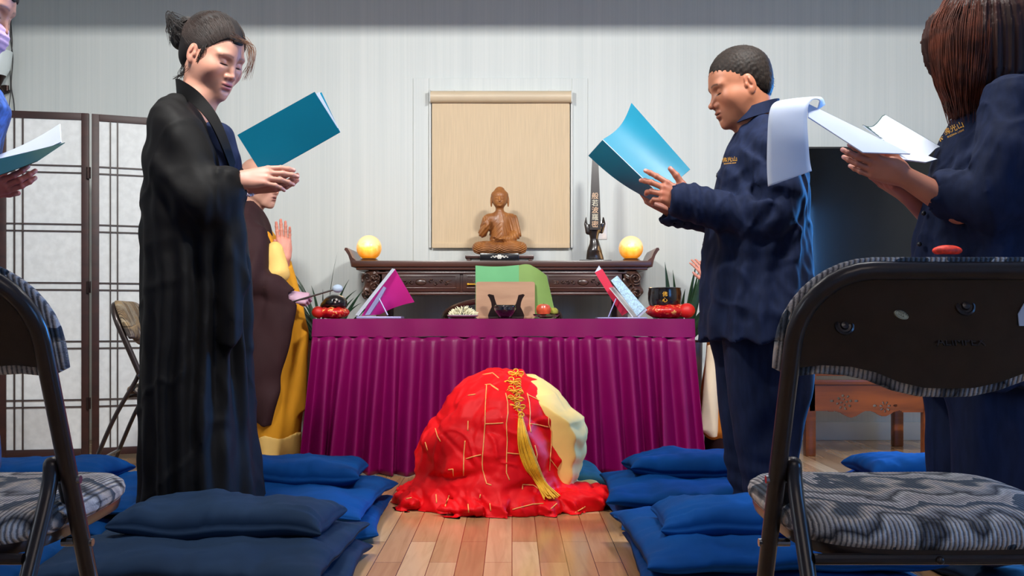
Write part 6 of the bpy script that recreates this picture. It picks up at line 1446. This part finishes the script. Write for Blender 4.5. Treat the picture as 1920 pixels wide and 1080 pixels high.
    Rp = [W(1530, 207, 2.60), W(1536, 190, 2.59), W(1528, 186, 2.57), W(1520, 190, 2.55), W(1515, 202, 2.53), W(1513, 225, 2.52), W(1515, 260, 2.51), W(1518, 300, 2.51), W(1522, 321, 2.51)]
    sl, sr = spline(Lp, 6), spline(Rp, 6); n = len(sl) - 1
    MB().grid(lambda u, v: sl[min(n, int(round(v * n)))].lerp(sr[min(n, int(round(v * n)))], u) + Vector((0, -.006 * math.sin(PI * u), 0)), 8, n, thick=.002).build('flipped_pages', M['sheet'], bk, sharp=None)
    # far curved half with green cover behind
    def cv(u, v):
        a = Vector(W(1618, 236, 2.70)).lerp(Vector(W(1660, 217, 2.82)), u) ; b = Vector(W(1700, 300, 2.60)).lerp(Vector(W(1762, 276, 2.72)), u)
        p = a.lerp(b, v); return p + Vector((0, 0, -.016 * math.sin(PI * min(1, u * 1.15)) ))
    MB().grid(cv, 14, 10, thick=.002).build('far_pages', M['sheet'], bk)
    MB().grid(lambda u, v: cv(u, v * .96) + Vector((0, .004, .003)), 14, 10, thick=.0015).build('green_cover', M['greencover'], bk, label='dark green cover')
    q = MB(); quad([W(1640, 262, 2.70), W(1757, 300, 2.66), W(1735, 306, 2.60), W(1690, 300, 2.60)], q, .003); q.build('lower_pages', M['sheet'], bk)
    ik = MB()
    for (u0, v0, u1, v1) in ((.2, .2, .5, .16), (.1, .42, .8, .38), (.08, .48, .55, .46), (.1, .72, .85, .66), (.1, .78, .6, .74), (.4, .88, .8, .84)):
        ps = [cv(u0 + (u1 - u0) * t, v0 + (v1 - v0) * t) + Vector((0, -.0025, -.0012)) for t in (0, .25, .5, .75, 1)]; ik.tube(ps, .0008, 5, flat=.5)
    ik.build('printed_lines', M['ink'], bk)
    tb = limb_body([(chain([W(1875, 165, d), W(1850, 330, d), W(1845, 480, d), W(1850, 560, d)], [.09, .12, .12, .13]), .05), (rc(B2(1885, 190, d, -.15), B2(1885, 190, d, .15), .05), .04),
                    (chain([W(1890, 200, d - .17), W(1880, 350, d - .18), e1], [.05, .045, .036]), .03), (chain([W(1890, 200, d + .17), W(1870, 360, d + .18), e2], [.05, .045, .036]), .03),
                    (chain([W(1850, 560, d - .09), W(1850, 800, d - .09), W(1850, 1010, d - .08)], [.09, .06, .042]), .05), (chain([W(1850, 560, d + .09), W(1850, 800, d + .09), W(1850, 1010, d + .08)], [.09, .06, .042]), .05),
                    (rc(W(1860, 1030, d - .08), W(1810, 1034, d - .08), .034, .028), .02), (rc(W(1860, 1030, d + .08), W(1810, 1034, d + .08), .034, .028), .02)], B2(1660, 1065, d, -.32), B2(1990, 130, d, .32), .013, (176, 116, 92), inside=GS, zfree=.16)
    V, Q, C = joinm([hm, h1, h2, tb]); mk('body', V, Q, M['skin'], root, cols=C)
    return root
rw_root = rwoman()

# ---------------------------------------------------------------- robed figure behind the woman (left of the table)
def nun():
    d = 5.0; GS = []; root = person(W(510, 875, d)[:2] + (0.0,), 'shaven-headed person in brown robe over yellow robe with one palm raised')
    hc = W(488, 343, d); fw = (.93, -.32, -.14)
    neck = [W(470, 392, d), W(462, 415, d)]
    hm = head_mesh(hc, fw, dict(browk=.3, open=.0022), neck, [.052, .052, .062], (200, 150, 128), (150, 84, 76), (120, 90, 76), scale=1.0, h=.0026)
    w1 = W(534, 484, 4.94); e1 = W(515, 560, 5.04)
    h1 = hand_mesh(w1, (-.06, .06, 1), (-.2, .97, 0), -1, e1, (206, 136, 116), curls=((4, 6, 4), (3, 4, 3), (5, 6, 4), (10, 12, 8)), spread=.5, tpose=[(.018, .022, -.010), (.040, .040, -.022), (.062, .046, -.032), (.080, .042, -.040)], scale=1.02)
    w2 = W(545, 556, 4.80); e2 = W(490, 545, 4.78)
    h2 = hand_mesh(w2, (1, .1, -.15), (-.1, -.9, .4), 1, e2, (190, 150, 170), curls=((70, 80, 50), (72, 82, 50), (74, 84, 50), (76, 84, 50)), spread=.0, tpose=[(.018, .022, -.012), (.045, .032, -.026), (.066, .020, -.036), (.076, .004, -.038)], scale=.85)
    # yellow robe
    S = SDF(); S.u(prof(pl([(412, 452, 490, .12), (440, 448, 512, .18), (500, 445, 540, .20), (560, 445, 556, .2), (650, 445, 572, .2), (740, 450, 568, .2), (800, 460, 562, .2), (858, 470, 556, .2)], d, .2)), .01)
    S.u(prof(pl([(484, 520, 548, .05), (520, 505, 558, .07), (570, 500, 568, .075), (620, 505, 574, .07), (700, 520, 576, .06), (770, 530, 574, .05)], 4.98, .06)), .02)
    S.cut(rc(B2(534, 486, 4.94, -0), B2(534, 470, 4.94, 0), .036), .006)
    S.disp(lambda P: .010 * np.sin((P[:, 0] * 52) + 2.6 * sn(P, (1.5, 1.5, .8), 61)) * np.clip((1.2 - P[:, 2]) / .3, 0, 1) + .004 * sn(P, (7, 7, 3), 62))
    GS.append(S); garment('yellow_robe', S, B2(425, 880, d, -.3), B2(600, 400, d, .3), .008, M['yellowrobe'], root, label='golden yellow under-robe')
    # pale hem lining
    S = SDF(); S.u(prof(pl([(812, 455, 563, .204), (858, 461, 560, .212)], d - .004, .2)), .01); S.disp(lambda P: .010 * np.sin((P[:, 0] * 52) + 2.6 * sn(P, (1.5, 1.5, .8), 61)))
    garment('robe_hem', S, B2(425, 880, d, -.3), B2(600, 795, d, .3), .008, M['paleyellow'], root, label='pale yellow hem band')
    # inner pale panel by the arm
    S = SDF(); S.u(chain([W(515, 470, 4.84), W(520, 510, 4.84)], [.045, .06]), .02).u(rc(B2(510, 540, 4.84, -0), B2(520, 620, 4.84, 0), .05, .04), .02); S.disp(lambda P: .003 * sn(P, 9, 3))
    garment('sleeve_lining', S, B2(480, 660, 4.64, -0), B2(560, 440, 4.9, 0), .006, M['paleyellow'], root, label='pale yellow lining')
    # brown outer robe: wrapped, with hanging point
    S = SDF(); S.u(prof(pl([(380, 452, 478, .09), (395, 448, 490, .13), (420, 445, 502, .18), (450, 442, 512, .2), (480, 440, 520, .21), (520, 438, 516, .22), (560, 438, 522, .22), (620, 438, 515, .21), (700, 440, 510, .20), (760, 450, 500, .18)], d - .05, .2)), .01)
    S.u(chain([W(470, 440, d - .2), W(470, 520, d - .24), W(538, 556, 4.80)], [.075, .085, .055]), .03)
    S.u(prof(pl([(540, 446, 560, .05), (580, 444, 556, .055), (620, 446, 545, .055), (700, 450, 531, .05), (750, 458, 519, .045), (795, 478, 507, .03)], 4.79, .04)), .02)
    S.cut(rc(B2(541, 556, 4.80, -0), B2(570, 556, 4.80, 0), .034), .006); S.cut(rc(B2(484, 350, d, -0), B2(474, 385, d, 0), .062, .060), .01)
    S.disp(lambda P: .008 * np.sin((P[:, 0] * 40 - P[:, 2] * 14) + 2.6 * sn(P, (1.5, 1.5, 1), 63)) + .003 * sn(P, (9, 9, 4), 64))
    GS.append(S); garment('brown_robe', S, B2(420, 805, d, -.38), B2(580, 370, d, .25), .0075, M['brownrobe'], root, label='dark brown outer robe')
    for s in (-1, 1):
        mb = MB(); p = W(525, 872, d + s * .09); mb.ball((p[0], p[1], .042), .045, 16, (1.9, 1, .9)); mb.build('shoe', M['rubber'], root)
    ml = emp('mallet', W(592, 550, 4.80), 'thin dark striking stick with pale blue tip held in the fist of the brown-robed person', 'mallet')
    MB().tube([W(548, 566, 4.785), W(626, 543, 4.80)], .0045, 8).build('stick', M['blackwood'], ml)
    MB().ball(W(633, 541, 4.80), .020, 16, (1.3, 1, 1)).build('padded_tip', mat('pale_blue_felt', (170, 186, 205), .9), ml)
    tb = limb_body([(chain([W(468, 420, d), W(480, 500, d), W(490, 620, d)], [.09, .12, .13]), .05), (rc(B2(468, 435, d, -.15), B2(468, 435, d, .15), .055), .04),
                    (chain([W(468, 440, d + .17), W(480, 545, d + .12), e1], [.05, .045, .04]), .03), (chain([W(468, 440, d - .17), W(462, 535, d - .2), e2], [.05, .045, .04]), .03),
                    (chain([W(490, 620, d - .08), W(510, 860, d - .08)], [.1, .045]), .04), (chain([W(490, 620, d + .08), W(510, 860, d + .08)], [.1, .045]), .04)], B2(420, 884, d, -.3), B2(560, 405, d, .3), .014, (200, 150, 128), inside=GS, zfree=-9)
    V, Q, C = joinm([hm, h1, h2, tb]); mk('body', V, Q, M['skin'], root, cols=C)
nun()

# ---------------------------------------------------------------- robed figure hidden behind the man
def monk2():
    d = 5.0; GS = []; root = person(W(1400, 868, d)[:2] + (0.0,), 'person in orange and cream robe standing behind the man in navy, mostly hidden')
    hc = W(1428, 352, d); fw = (-.97, -.2, -.12)
    hm = head_mesh(hc, fw, dict(browk=.3), [W(1440, 400, d), W(1446, 425, d)], [.052, .052, .062], (200, 150, 128), (150, 84, 76), (120, 90, 76), h=.004, scale=.95)
    w1 = W(1330, 524, 4.94); e1 = W(1400, 560, 4.96)
    h1 = hand_mesh(w1, (-.55, .0, .8), (.2, -.97, 0), 1, e1, (206, 136, 116), scale=.72, h=.0022, curls=((12, 14, 8), (14, 16, 8), (16, 18, 10), (20, 22, 12)))
    S = SDF(); S.u(prof(pl([(420, 1425, 1475, .12), (460, 1405, 1490, .18), (540, 1375, 1492, .2), (620, 1330, 1490, .2), (700, 1320, 1480, .19), (780, 1312, 1470, .185), (806, 1312, 1465, .18), (842, 1348, 1462, .17)], d, .2)), .01)
    S.u(chain([W(1445, 460, d - .15), W(1410, 560, 4.96), W(1345, 540, 4.94)], [.08, .09, .045]), .03)
    S.disp(lambda P: .008 * np.sin((P[:, 0] * 46) + 2.6 * sn(P, (1.5, 1.5, .8), 71)) + .003 * sn(P, (7, 7, 3), 72))
    GS.append(S); garment('orange_robe', S, B2(1290, 860, d, -.3), B2(1510, 405, d, .3), .009, M['orangerobe'], root)
    S = SDF(); S.u(prof(pl([(648, 1326, 1350, .03), (720, 1318, 1348, .03), (806, 1311, 1346, .03), (818, 1330, 1344, .02)], d - .2, .03)), .01); S.disp(lambda P: .004 * np.sin(P[:, 0] * 60))
    garment('robe_lapel', S, W(1300, 830, d - .3), W(1365, 630, d - .1), .006, M['cream'], root, label='cream lapel panel')
    S = SDF(); S.u(prof(pl([(780, 1322, 1460, .16), (855, 1318, 1455, .16)], d + .01, .2)), .01); S.disp(lambda P: .006 * np.sin(P[:, 0] * 50))
    garment('under_robe', S, B2(1300, 875, d, -.3), B2(1490, 765, d, .3), .009, M['blackwood'] if False else M['brownrobe'], root, label='dark under-robe')
    for s in (-1, 1):
        mb = MB(); p = W(1350, 872, d + s * .09); mb.ball((p[0], p[1], .038), .04, 16, (2.0, 1, .9)); mb.build('shoe', M['rubber'], root)
    tb = limb_body([(chain([W(1440, 430, d), W(1425, 620, d)], [.1, .14]), .05), (chain([W(1425, 620, d - .08), W(1400, 855, d - .08)], [.1, .045]), .04), (chain([W(1425, 620, d + .08), W(1400, 855, d + .08)], [.1, .045]), .04), (chain([W(1440, 450, d - .14), W(1425, 560, d - .16), e1], [.055, .05, .04]), .03)], B2(1345, 884, d, -.3), B2(1500, 405, d, .3), .014, (200, 150, 128), inside=GS, zfree=-9)
    V, Q, C = joinm([hm, h1, tb]); mk('body', V, Q, M['skin'], root, cols=C)
monk2()

# ---------------------------------------------------------------- person at the left edge
def edge_person():
    d = 2.70; GS = []; root = person(W(-60, 1000, d)[:2] + (0.07,), 'person in blue print clothes and lilac face mask, cut off by the left edge')
    hc = W(-44, 8, d); fw = (.90, .05, -.42)
    hm = head_mesh(hc, fw, dict(browk=.6), [W(-90, 90, d), W(-105, 130, d)], [.050, .050, .060], (190, 134, 110), (160, 80, 76), (60, 40, 34), h=.0035)
    w1 = W(-55, 358, 2.62); e1 = W(-170, 390, 2.60)
    h1 = hand_mesh(w1, (.95, .0, .25), (-.15, -.6, -.75), -1, e1, (176, 100, 90), curls=((10, 16, 12),) * 4, spread=.3, scale=.93)
    S = SDF(); S.u(prof(pl([(120, -135, -70, .1), (160, -170, -15, .18), (200, -180, 6, .19), (240, -182, -14, .2), (350, -180, -40, .2), (560, -185, -40, .22), (760, -190, -40, .24), (900, -190, -40, .25)], d, .2)), .01)
    S.u(chain([W(-110, 180, d - .16), W(-160, 320, d - .18), W(-110, 368, 2.60)], [.07, .075, .05]), .03); S.cut(rc(B2(-98, 60, d, -0), B2(-98, 130, d, 0), .056), .01); S.disp(lambda P: .006 * sn(P, (5, 5, 3), 81))
    GS.append(S); GS.append(S); garment('dress', S, B2(-250, 930, d, -.4), B2(30, 100, d, .4), .010, M['bluedress'], root)
    S = SDF(); S.u(el((.050, 0, -.064), (.064, .066, .058)), .01); S.disp(lambda P: .0015 * np.sin(P[:, 2] * 380)); V, Q = S.mesh((-.03, -.08, -.14), (.13, .08, .01), .004)
    mk('face_mask', to_w(hc, fw, V), Q, M['lilac'], root, label='lilac face mask')
    S = SDF(); S.u(el((-.020, 0, .045), (.110, .086, .095)), .01).u(el((-.07, 0, -.03), (.05, .07, .08)), .03); S.keep(lambda P: (np.interp(P[:, 0], A([-.14, -.03, .0, .04, .07, .1]), A([-.15, -.10, .0, .03, .05, .05])) - P[:, 2]) * .7); S.disp(lambda P: .002 * sn(P, 20, 8))
    V, Q = S.mesh((-.16, -.12, -.15), (.12, .12, .16), .005); mk('hair', to_w(hc, fw, V), Q, M['hairblack'], root)
    fo = emp('dark_green_folder', W(20, 300, 2.6), 'dark green folder with white pages held at the left edge', 'folder')
    q = MB(); quad([W(-60, 311, 2.70), W(122, 268, 2.64), W(70, 303, 2.52), W(-60, 348, 2.50)], q, .0015, .002); q.build('cover', M['greencover'], fo)
    q = MB(); quad([W(-60, 316, 2.70), W(114, 266, 2.64), W(112, 232, 2.78), W(-40, 302, 2.80)], q, .003, -.010); q.build('pages', M['sheet'], fo)
    tb = limb_body([(chain([W(-100, 130, d), W(-95, 320, d), W(-95, 560, d)], [.09, .12, .13]), .05), (chain([W(-95, 560, d - .09), W(-95, 1010, d - .08)], [.09, .042]), .05), (chain([W(-95, 560, d + .09), W(-95, 1010, d + .08)], [.09, .042]), .05), (chain([W(-105, 160, d - .16), W(-160, 330, d - .16), e1], [.05, .045, .036]), .03),
                    (rc(W(-100, 1034, d - .08), W(-50, 1036, d - .08), .034, .028), .02), (rc(W(-100, 1034, d + .08), W(-50, 1036, d + .08), .034, .028), .02)], B2(-240, 1065, d, -.3), B2(20, 100, d, .3), .014, (190, 134, 110), inside=GS, zfree=.16)
    V, Q, C = joinm([hm, h1, tb]); mk('body', V, Q, M['skin'], root, cols=C)
edge_person()

# ---------------------------------------------------------------- prostrate figure in the red cloth
def monk():
    root = person((-.02, 4.1, 0), 'person kneeling bowed to the floor under a red gold-lined ceremonial robe')
    o = np.array([0, 4.1, 0]); P_ = lambda x, y, z: (x - .01, 4.1 + y, z)
    parts = [(chain([P_(0, -.22, .30), P_(0, .0, .34), P_(0, .22, .26), P_(0, .34, .17)], [.13, .12, .11, .05]), .05),
             (chain([P_(-.1, -.18, .24), P_(-.12, .18, .12), ], [.10, .07]), .04), (chain([P_(.1, -.18, .24), P_(.12, .18, .12)], [.10, .07]), .04),
             (chain([P_(-.12, .18, .09), P_(-.12, -.26, .07)], [.06, .045]), .03), (chain([P_(.12, .18, .09), P_(.12, -.26, .07)], [.06, .045]), .03),
             (chain([P_(-.17, .26, .24), P_(-.24, .22, .08), P_(-.14, .44, .06)], [.05, .045, .03]), .03), (chain([P_(.17, .26, .24), P_(.24, .22, .08), P_(.14, .44, .06)], [.05, .045, .03]), .03),
             (el(P_(0, .42, .155), (.075, .09, .10)), .02)]
    BODY = parts
    d0 = 4.10
    tab = [(704, 915, 975, .05, .0), (710, 880, 1000, .12, .0), (724, 858, 1016, .20, .0), (742, 844, 1030, .25, .0), (770, 828, 1040, .30, 0), (800, 812, 1049, .33, 0), (835, 798, 1060, .35, 0), (865, 797, 1058, .37, 0), (895, 804, 1062, .39, 0), (925, 795, 1080, .40, 0), (938, 790, 1088, .40, 0)]
    S = SDF(); S.u(prof(pl(tab, d0, .3)), .01); S.u(el(W(935, 735, 4.1), (.15, .2, .085)), .03).u(el(W(828, 838, 3.98), (.085, .12, .075)), .06); S.u(el(W(826, 905, 4.0), (.10, .14, .06)), .06)
    S.u(el((-.035, 4.03, .012), (.405, .345, .052)), .05)
    S.u(el((-.30, 3.96, .02), (.15, .16, .045)), .05).u(el((.27, 3.93, .02), (.12, .16, .045)), .05)
    def folds(P):
        x, y, z = P[:, 0] + .01, P[:, 1] - 4.1, P[:, 2]; n = sn(P, (2.2, 2.2, 2.2), 91); a = np.arctan2(x, -(y + .02))
        lowr = np.clip((.12 - z) / .10, 0, 1); mid = np.clip((z - .08) / .08, 0, 1)
        f = mid * (.006 * np.sin(a * 8.5 + 1.5 * n + z * 3) + .016 * np.abs(np.sin(a * 4.2 + 1.4 * n + z * 2.5)) - .008) * np.clip((.55 - z) / .2, .25, 1)
        f += mid * .007 * ridge(P, (3.2, 3.2, 5), 101, .72)
        f += mid * .007 * np.abs(sn(P, (3.5, 3.5, 6), 92)) - mid * .006 * np.clip(1 - np.abs(((x + .16) * .9 + (z - .22) * 1.0 + .03 * n)) / .02, 0, 1) * (x < -.03)
        r = np.sqrt(x * x + y * y); f += lowr * (.026 * np.abs(np.sin(r * 30 + 2.6 * n + 1.5 * a)) - .012 + .006 * ridge(P, (6, 6, 3), 102, .6) + .012 * sn(P, (6, 6, 3), 93) + .006 * sn(P, (13, 13, 6), 95))
        f += .0022 * sn(P, (13, 13, 13), 94)
        rdg = 1 - np.abs(sn(P, (4.2, 4.2, 4.2), 96)); f += .020 * np.clip(rdg - .62, 0, 1) * (.5 + lowr)
        rd2 = 1 - np.abs(sn(P, (7, 7, 5), 97)); f += lowr * .022 * np.clip(rd2 - .55, 0, 1)
        for (bx, bz_, am) in ((-.20, .13, .020), (.05, .10, .016)): f -= am * np.exp(-(((x - bx) / .10) ** 2 + ((z - bz_ - .2 * (x - bx)) / .018) ** 2)) * (y < 0)
        return f
    S.disp(folds)
    V, Q = S.mesh((-.56, 3.55, -.012), (.48, 4.62, .56), .0055); V[:, 2] = np.maximum(V[:, 2], .002)
    ro = mk('red_robe', V, Q, M['red'], root, label='bright red ceremonial robe')
    V0, Q0 = V, Q
    Vb, Qb, Cb = limb_body(BODY, P_(-.34, -.36, .0), P_(.34, .56, .52), .012, (190, 140, 110), inside=[S]); mk('body', Vb, Qb, M['skin'], root, cols=Cb)
    bv = BVHTree.FromPolygons([Vector(v) for v in V], [tuple(q) for q in Q])
    cam0 = Vector((0, 0, .73))
    def hit(px, py):
        dv = (Vector(W(px, py, 4)) - cam0).normalized(); h, nn, i, t = bv.ray_cast(cam0, dv); return (h, nn) if h else (None, None)
    K = 420 / 1463
    L_ = [[(600, 145), (597, 200), (593, 280), (590, 400), (583, 500), (575, 600), (572, 660), (575, 700), (600, 790), (640, 803)], [(725, 200), (738, 260), (740, 330), (730, 400), (735, 500), (731, 600), (730, 720), (755, 780)],
          [(865, 200), (880, 260), (885, 330), (880, 400), (892, 470)], [(1005, 310), (1005, 400), (1025, 450), (1022, 540), (1015, 620), (1010, 730)], [(590, 400), (650, 398), (725, 393)], [(735, 590), (780, 595), (820, 597)],
          [(465, 628), (520, 612), (575, 598)], [(885, 400), (950, 408), (1020, 425)], [(870, 210), (930, 240), (1000, 290), (1040, 350), (1065, 410)], [(1110, 460), (1120, 560), (1090, 640)], [(1015, 630), (1060, 690), (1090, 780)],
          [(265, 430), (280, 480), (305, 525)], [(200, 520), (220, 585)], [(460, 510), (452, 600), (450, 680), (450, 750)], [(350, 700), (380, 695), (385, 750)], [(480, 215), (540, 205)], [(630, 150), (690, 190)], [(575, 80), (640, 68), (690, 110)],
          [(770, 960), (830, 943), (900, 925), (990, 920)], [(622, 920), (630, 980)], [(480, 925), (485, 990)], [(330, 940), (345, 900), (360, 860)], [(835, 830), (835, 795), (905, 800), (960, 840)], [(1020, 955), (1070, 910)], [(270, 860), (275, 930)],
          [(75, 890), (120, 880)], [(1180, 980), (1260, 930)], [(560, 860), (555, 890)], [(915, 540), (930, 600), (925, 640)], [(480, 380), (478, 460)], [(590, 145), (625, 142), (690, 185)]]
    mb = MB()
    for l in L_:
        ps = []
        for (a, b), (c, e) in zip(l, l[1:]):
            for t in (0, .2, .4, .6, .8):
                h, nn = hit(740 + (a + (c - a) * t) * K, 680 + (b + (e - b) * t) * K)
                if h is not None and (not ps or (h - ps[-1]).length < .08): ps.append(h + nn * .0008)
        if len(ps) > 2: MB().tube(ps, .0022, 6, cap=True).build('gold_piping', M['goldline'], ro, sharp=None)
    # yellow cloth on the right side
    tab = [(703, 950, 1004, .08), (712, 945, 1020, .16), (734, 945, 1046, .24), (763, 950, 1068, .28), (782, 960, 1094, .30), (809, 970, 1100, .31), (841, 980, 1097, .31), (878, 990, 1086, .30), (900, 1000, 1082, .28)]
    S = SDF(); S.u(prof(pl(tab, 4.16, .2)), .01); S.u(el(W(1098, 916, 4.06), (.055, .05, .035)), .03)
    S.disp(lambda P: .004 * np.sin(P[:, 2] * 75 + 2.5 * sn(P, (3, 3, 2), 98)) * np.clip((P[:, 0] - .14) / .1, 0, 1) + .009 * np.clip((1 - np.abs(sn(P, (3, 3, 5), 99))) - .6, 0, 1) + .003 * sn(P, (9, 9, 9), 99))
    V, Q = S.mesh((-.1, 3.9, .0), (.42, 4.52, .55), .006); V[:, 2] = np.maximum(V[:, 2], .002); mk('yellow_lining', V, Q, M['paleyellow'], root, label='pale yellow lining')
    # gold cord knots and tassel
    kn = MB(); cpts = [(967, 703, 14), (962, 719, 15), (965, 735, 15), (966, 750, 14), (969, 765, 14)]
    def at(px, py, off=.006):
        h, nn = hit(px, py)
        if h is None: h = Vector(W(px, min(py, 705), 4.02)); nn = Vector((0, -1, .3)).normalized()
        return h + Vector((0, -off, off * .4))
    for i, (px, py, s) in enumerate(cpts):
        kn = MB(); c = at(px, py, .010); k = 3.8 / FP
        for lobe in range(5):
            a0 = PI / 2 + lobe * 2 * PI / 5 + i * .3; pts = []
            for j in range(13):
                t = 2 * PI * j / 12; rr = s * (.55 + .45 * math.cos(t)); aa = a0 + .42 * math.sin(t)
                pts.append(c + Vector((rr * math.cos(aa) * k * 1.15, -.003 * math.sin(t * 2), rr * math.sin(aa) * k * .72)))
            kn.tube(pts, .0027, 6, cap=False)
        kn.ball(c, .0085, 10, (1, .7, .8))
        for s_ in (-1, 1): kn.tube(spline([c, c + Vector((s_ * 10 * k, 0, 4 * k)), c + Vector((s_ * 15 * k, 0, 0)), c + Vector((s_ * 10 * k, 0, -4 * k)), c], 4), .0022, 6, cap=False)
        kn.build('cord_knot', M['gold'], root, sharp=None, label='gold cord knot')
    kn = MB()
    for (a, b) in zip([(968, 765), (973, 772)], [(973, 776), (978, 781)]): kn.tube([at(*a), at(*b)], .003, 6)
    c = at(977, 780, .012); kn.tube([c + Vector((.010 * math.cos(t * .5), -.004, .010 * math.sin(t * .5) )) for t in range(14)], .0032, 8)
    kn.build('cord_loop', M['gold'], root, sharp=None, label='gold cord loop')
    ts = MB(); rg = random.Random(3); tp_ = [(976, 788, 4), (980, 820, 9), (987, 850, 13), (998, 880, 13), (1012, 905, 10), (1032, 932, 9)]
    cl_ = [at(a, b, .018) for a, b, s in tp_]
    for i in range(90):
        u, w_ = rg.uniform(-1, 1), rg.uniform(-1, 1); pts = []
        for (a, b, s), cc in zip(tp_, cl_): pts.append(cc + Vector((u * s * 3.9 / FP, -.006 * w_, .0)) + Vector((0, 0, rg.uniform(-.003, .003))))
        e = pts[-1]; pts[-1] = e + Vector((rg.uniform(-.01, .02), rg.uniform(-.01, .01), rg.uniform(-.012, .004))); pts[-1].z = max(pts[-1].z, .03)
        ts.tube(spline(pts, 4), .0021, 5, cap=False)
    ts.build('tassel', M['tassel'], root, sharp=None, label='long yellow tassel')
    kn = MB(); kn.lathe([(.003, .012), (.008, .008), (.010, 0), (.009, -.010), (.002, -.012)], tuple(at(976, 787, .018)), 14); kn.build('tassel_cap', M['gold'], root)
monk()

# ---- embroidered lettering on the two navy jackets
def emb(root, px, py, dist, size, slope, name='embroidery'):
    jk = [c for c in root.children if c.name.startswith('jacket')][0]; off = Vector(root.location)
    bv = BVHTree.FromPolygons([v.co + off for v in jk.data.vertices], [tuple(p.vertices) for p in jk.data.polygons]); cam0 = Vector((0, 0, .73))
    mk_ = M['gold']; k = dist / FP
    V, Fc = [], []
    for s, sz, dy, dx in (('佛光山', size, 0, 3), ('BUDDHA LIGHT', size * .34, size / k * .72, 3), ('❋', size * 1.5, size / k * .35, -size / k * 2.05)):
        cu = bpy.data.curves.new('t', 'FONT'); cu.body = s; cu.size = sz; cu.align_x = 'CENTER'; cu.align_y = 'CENTER'; cu.resolution_u = 2; o = bpy.data.objects.new('t', cu); COL.objects.link(o); bpy.context.view_layer.update()
        me = bpy.data.meshes.new_from_object(o.evaluated_get(bpy.context.evaluated_depsgraph_get())); bpy.data.objects.remove(o)
        vs = []
        for v in me.vertices:
            x, z = v.co.x / k + dx, v.co.y / k - dy; xr = x * math.cos(slope) - z * math.sin(slope); zr = x * math.sin(slope) + z * math.cos(slope)
            dv = (Vector(W(px + xr, py - zr, dist)) - cam0).normalized(); h, nn, i, t = bv.ray_cast(cam0, dv); vs.append((h + nn * .0016) if h else None)
        n0 = len(V); V += [v if v else Vector((0, 0, 0)) for v in vs]
        for p in me.polygons:
            if all(vs[i] is not None for i in p.vertices): Fc.append(tuple(n0 + i for i in p.vertices))
        bpy.data.meshes.remove(me)
    used_ = sorted({i for f in Fc for i in f}); mp2 = {a: b for b, a in enumerate(used_)}
    if Fc: mk(name, [tuple(V[i]) for i in used_], [tuple(mp2[i] for i in f) for f in Fc], mk_, root, smooth=False, label='gold embroidered lettering')
emb(man_root, 1366, 300, 3.1, .016, .10)
emb(rw_root, 1786, 243, 2.55, .019, .42)
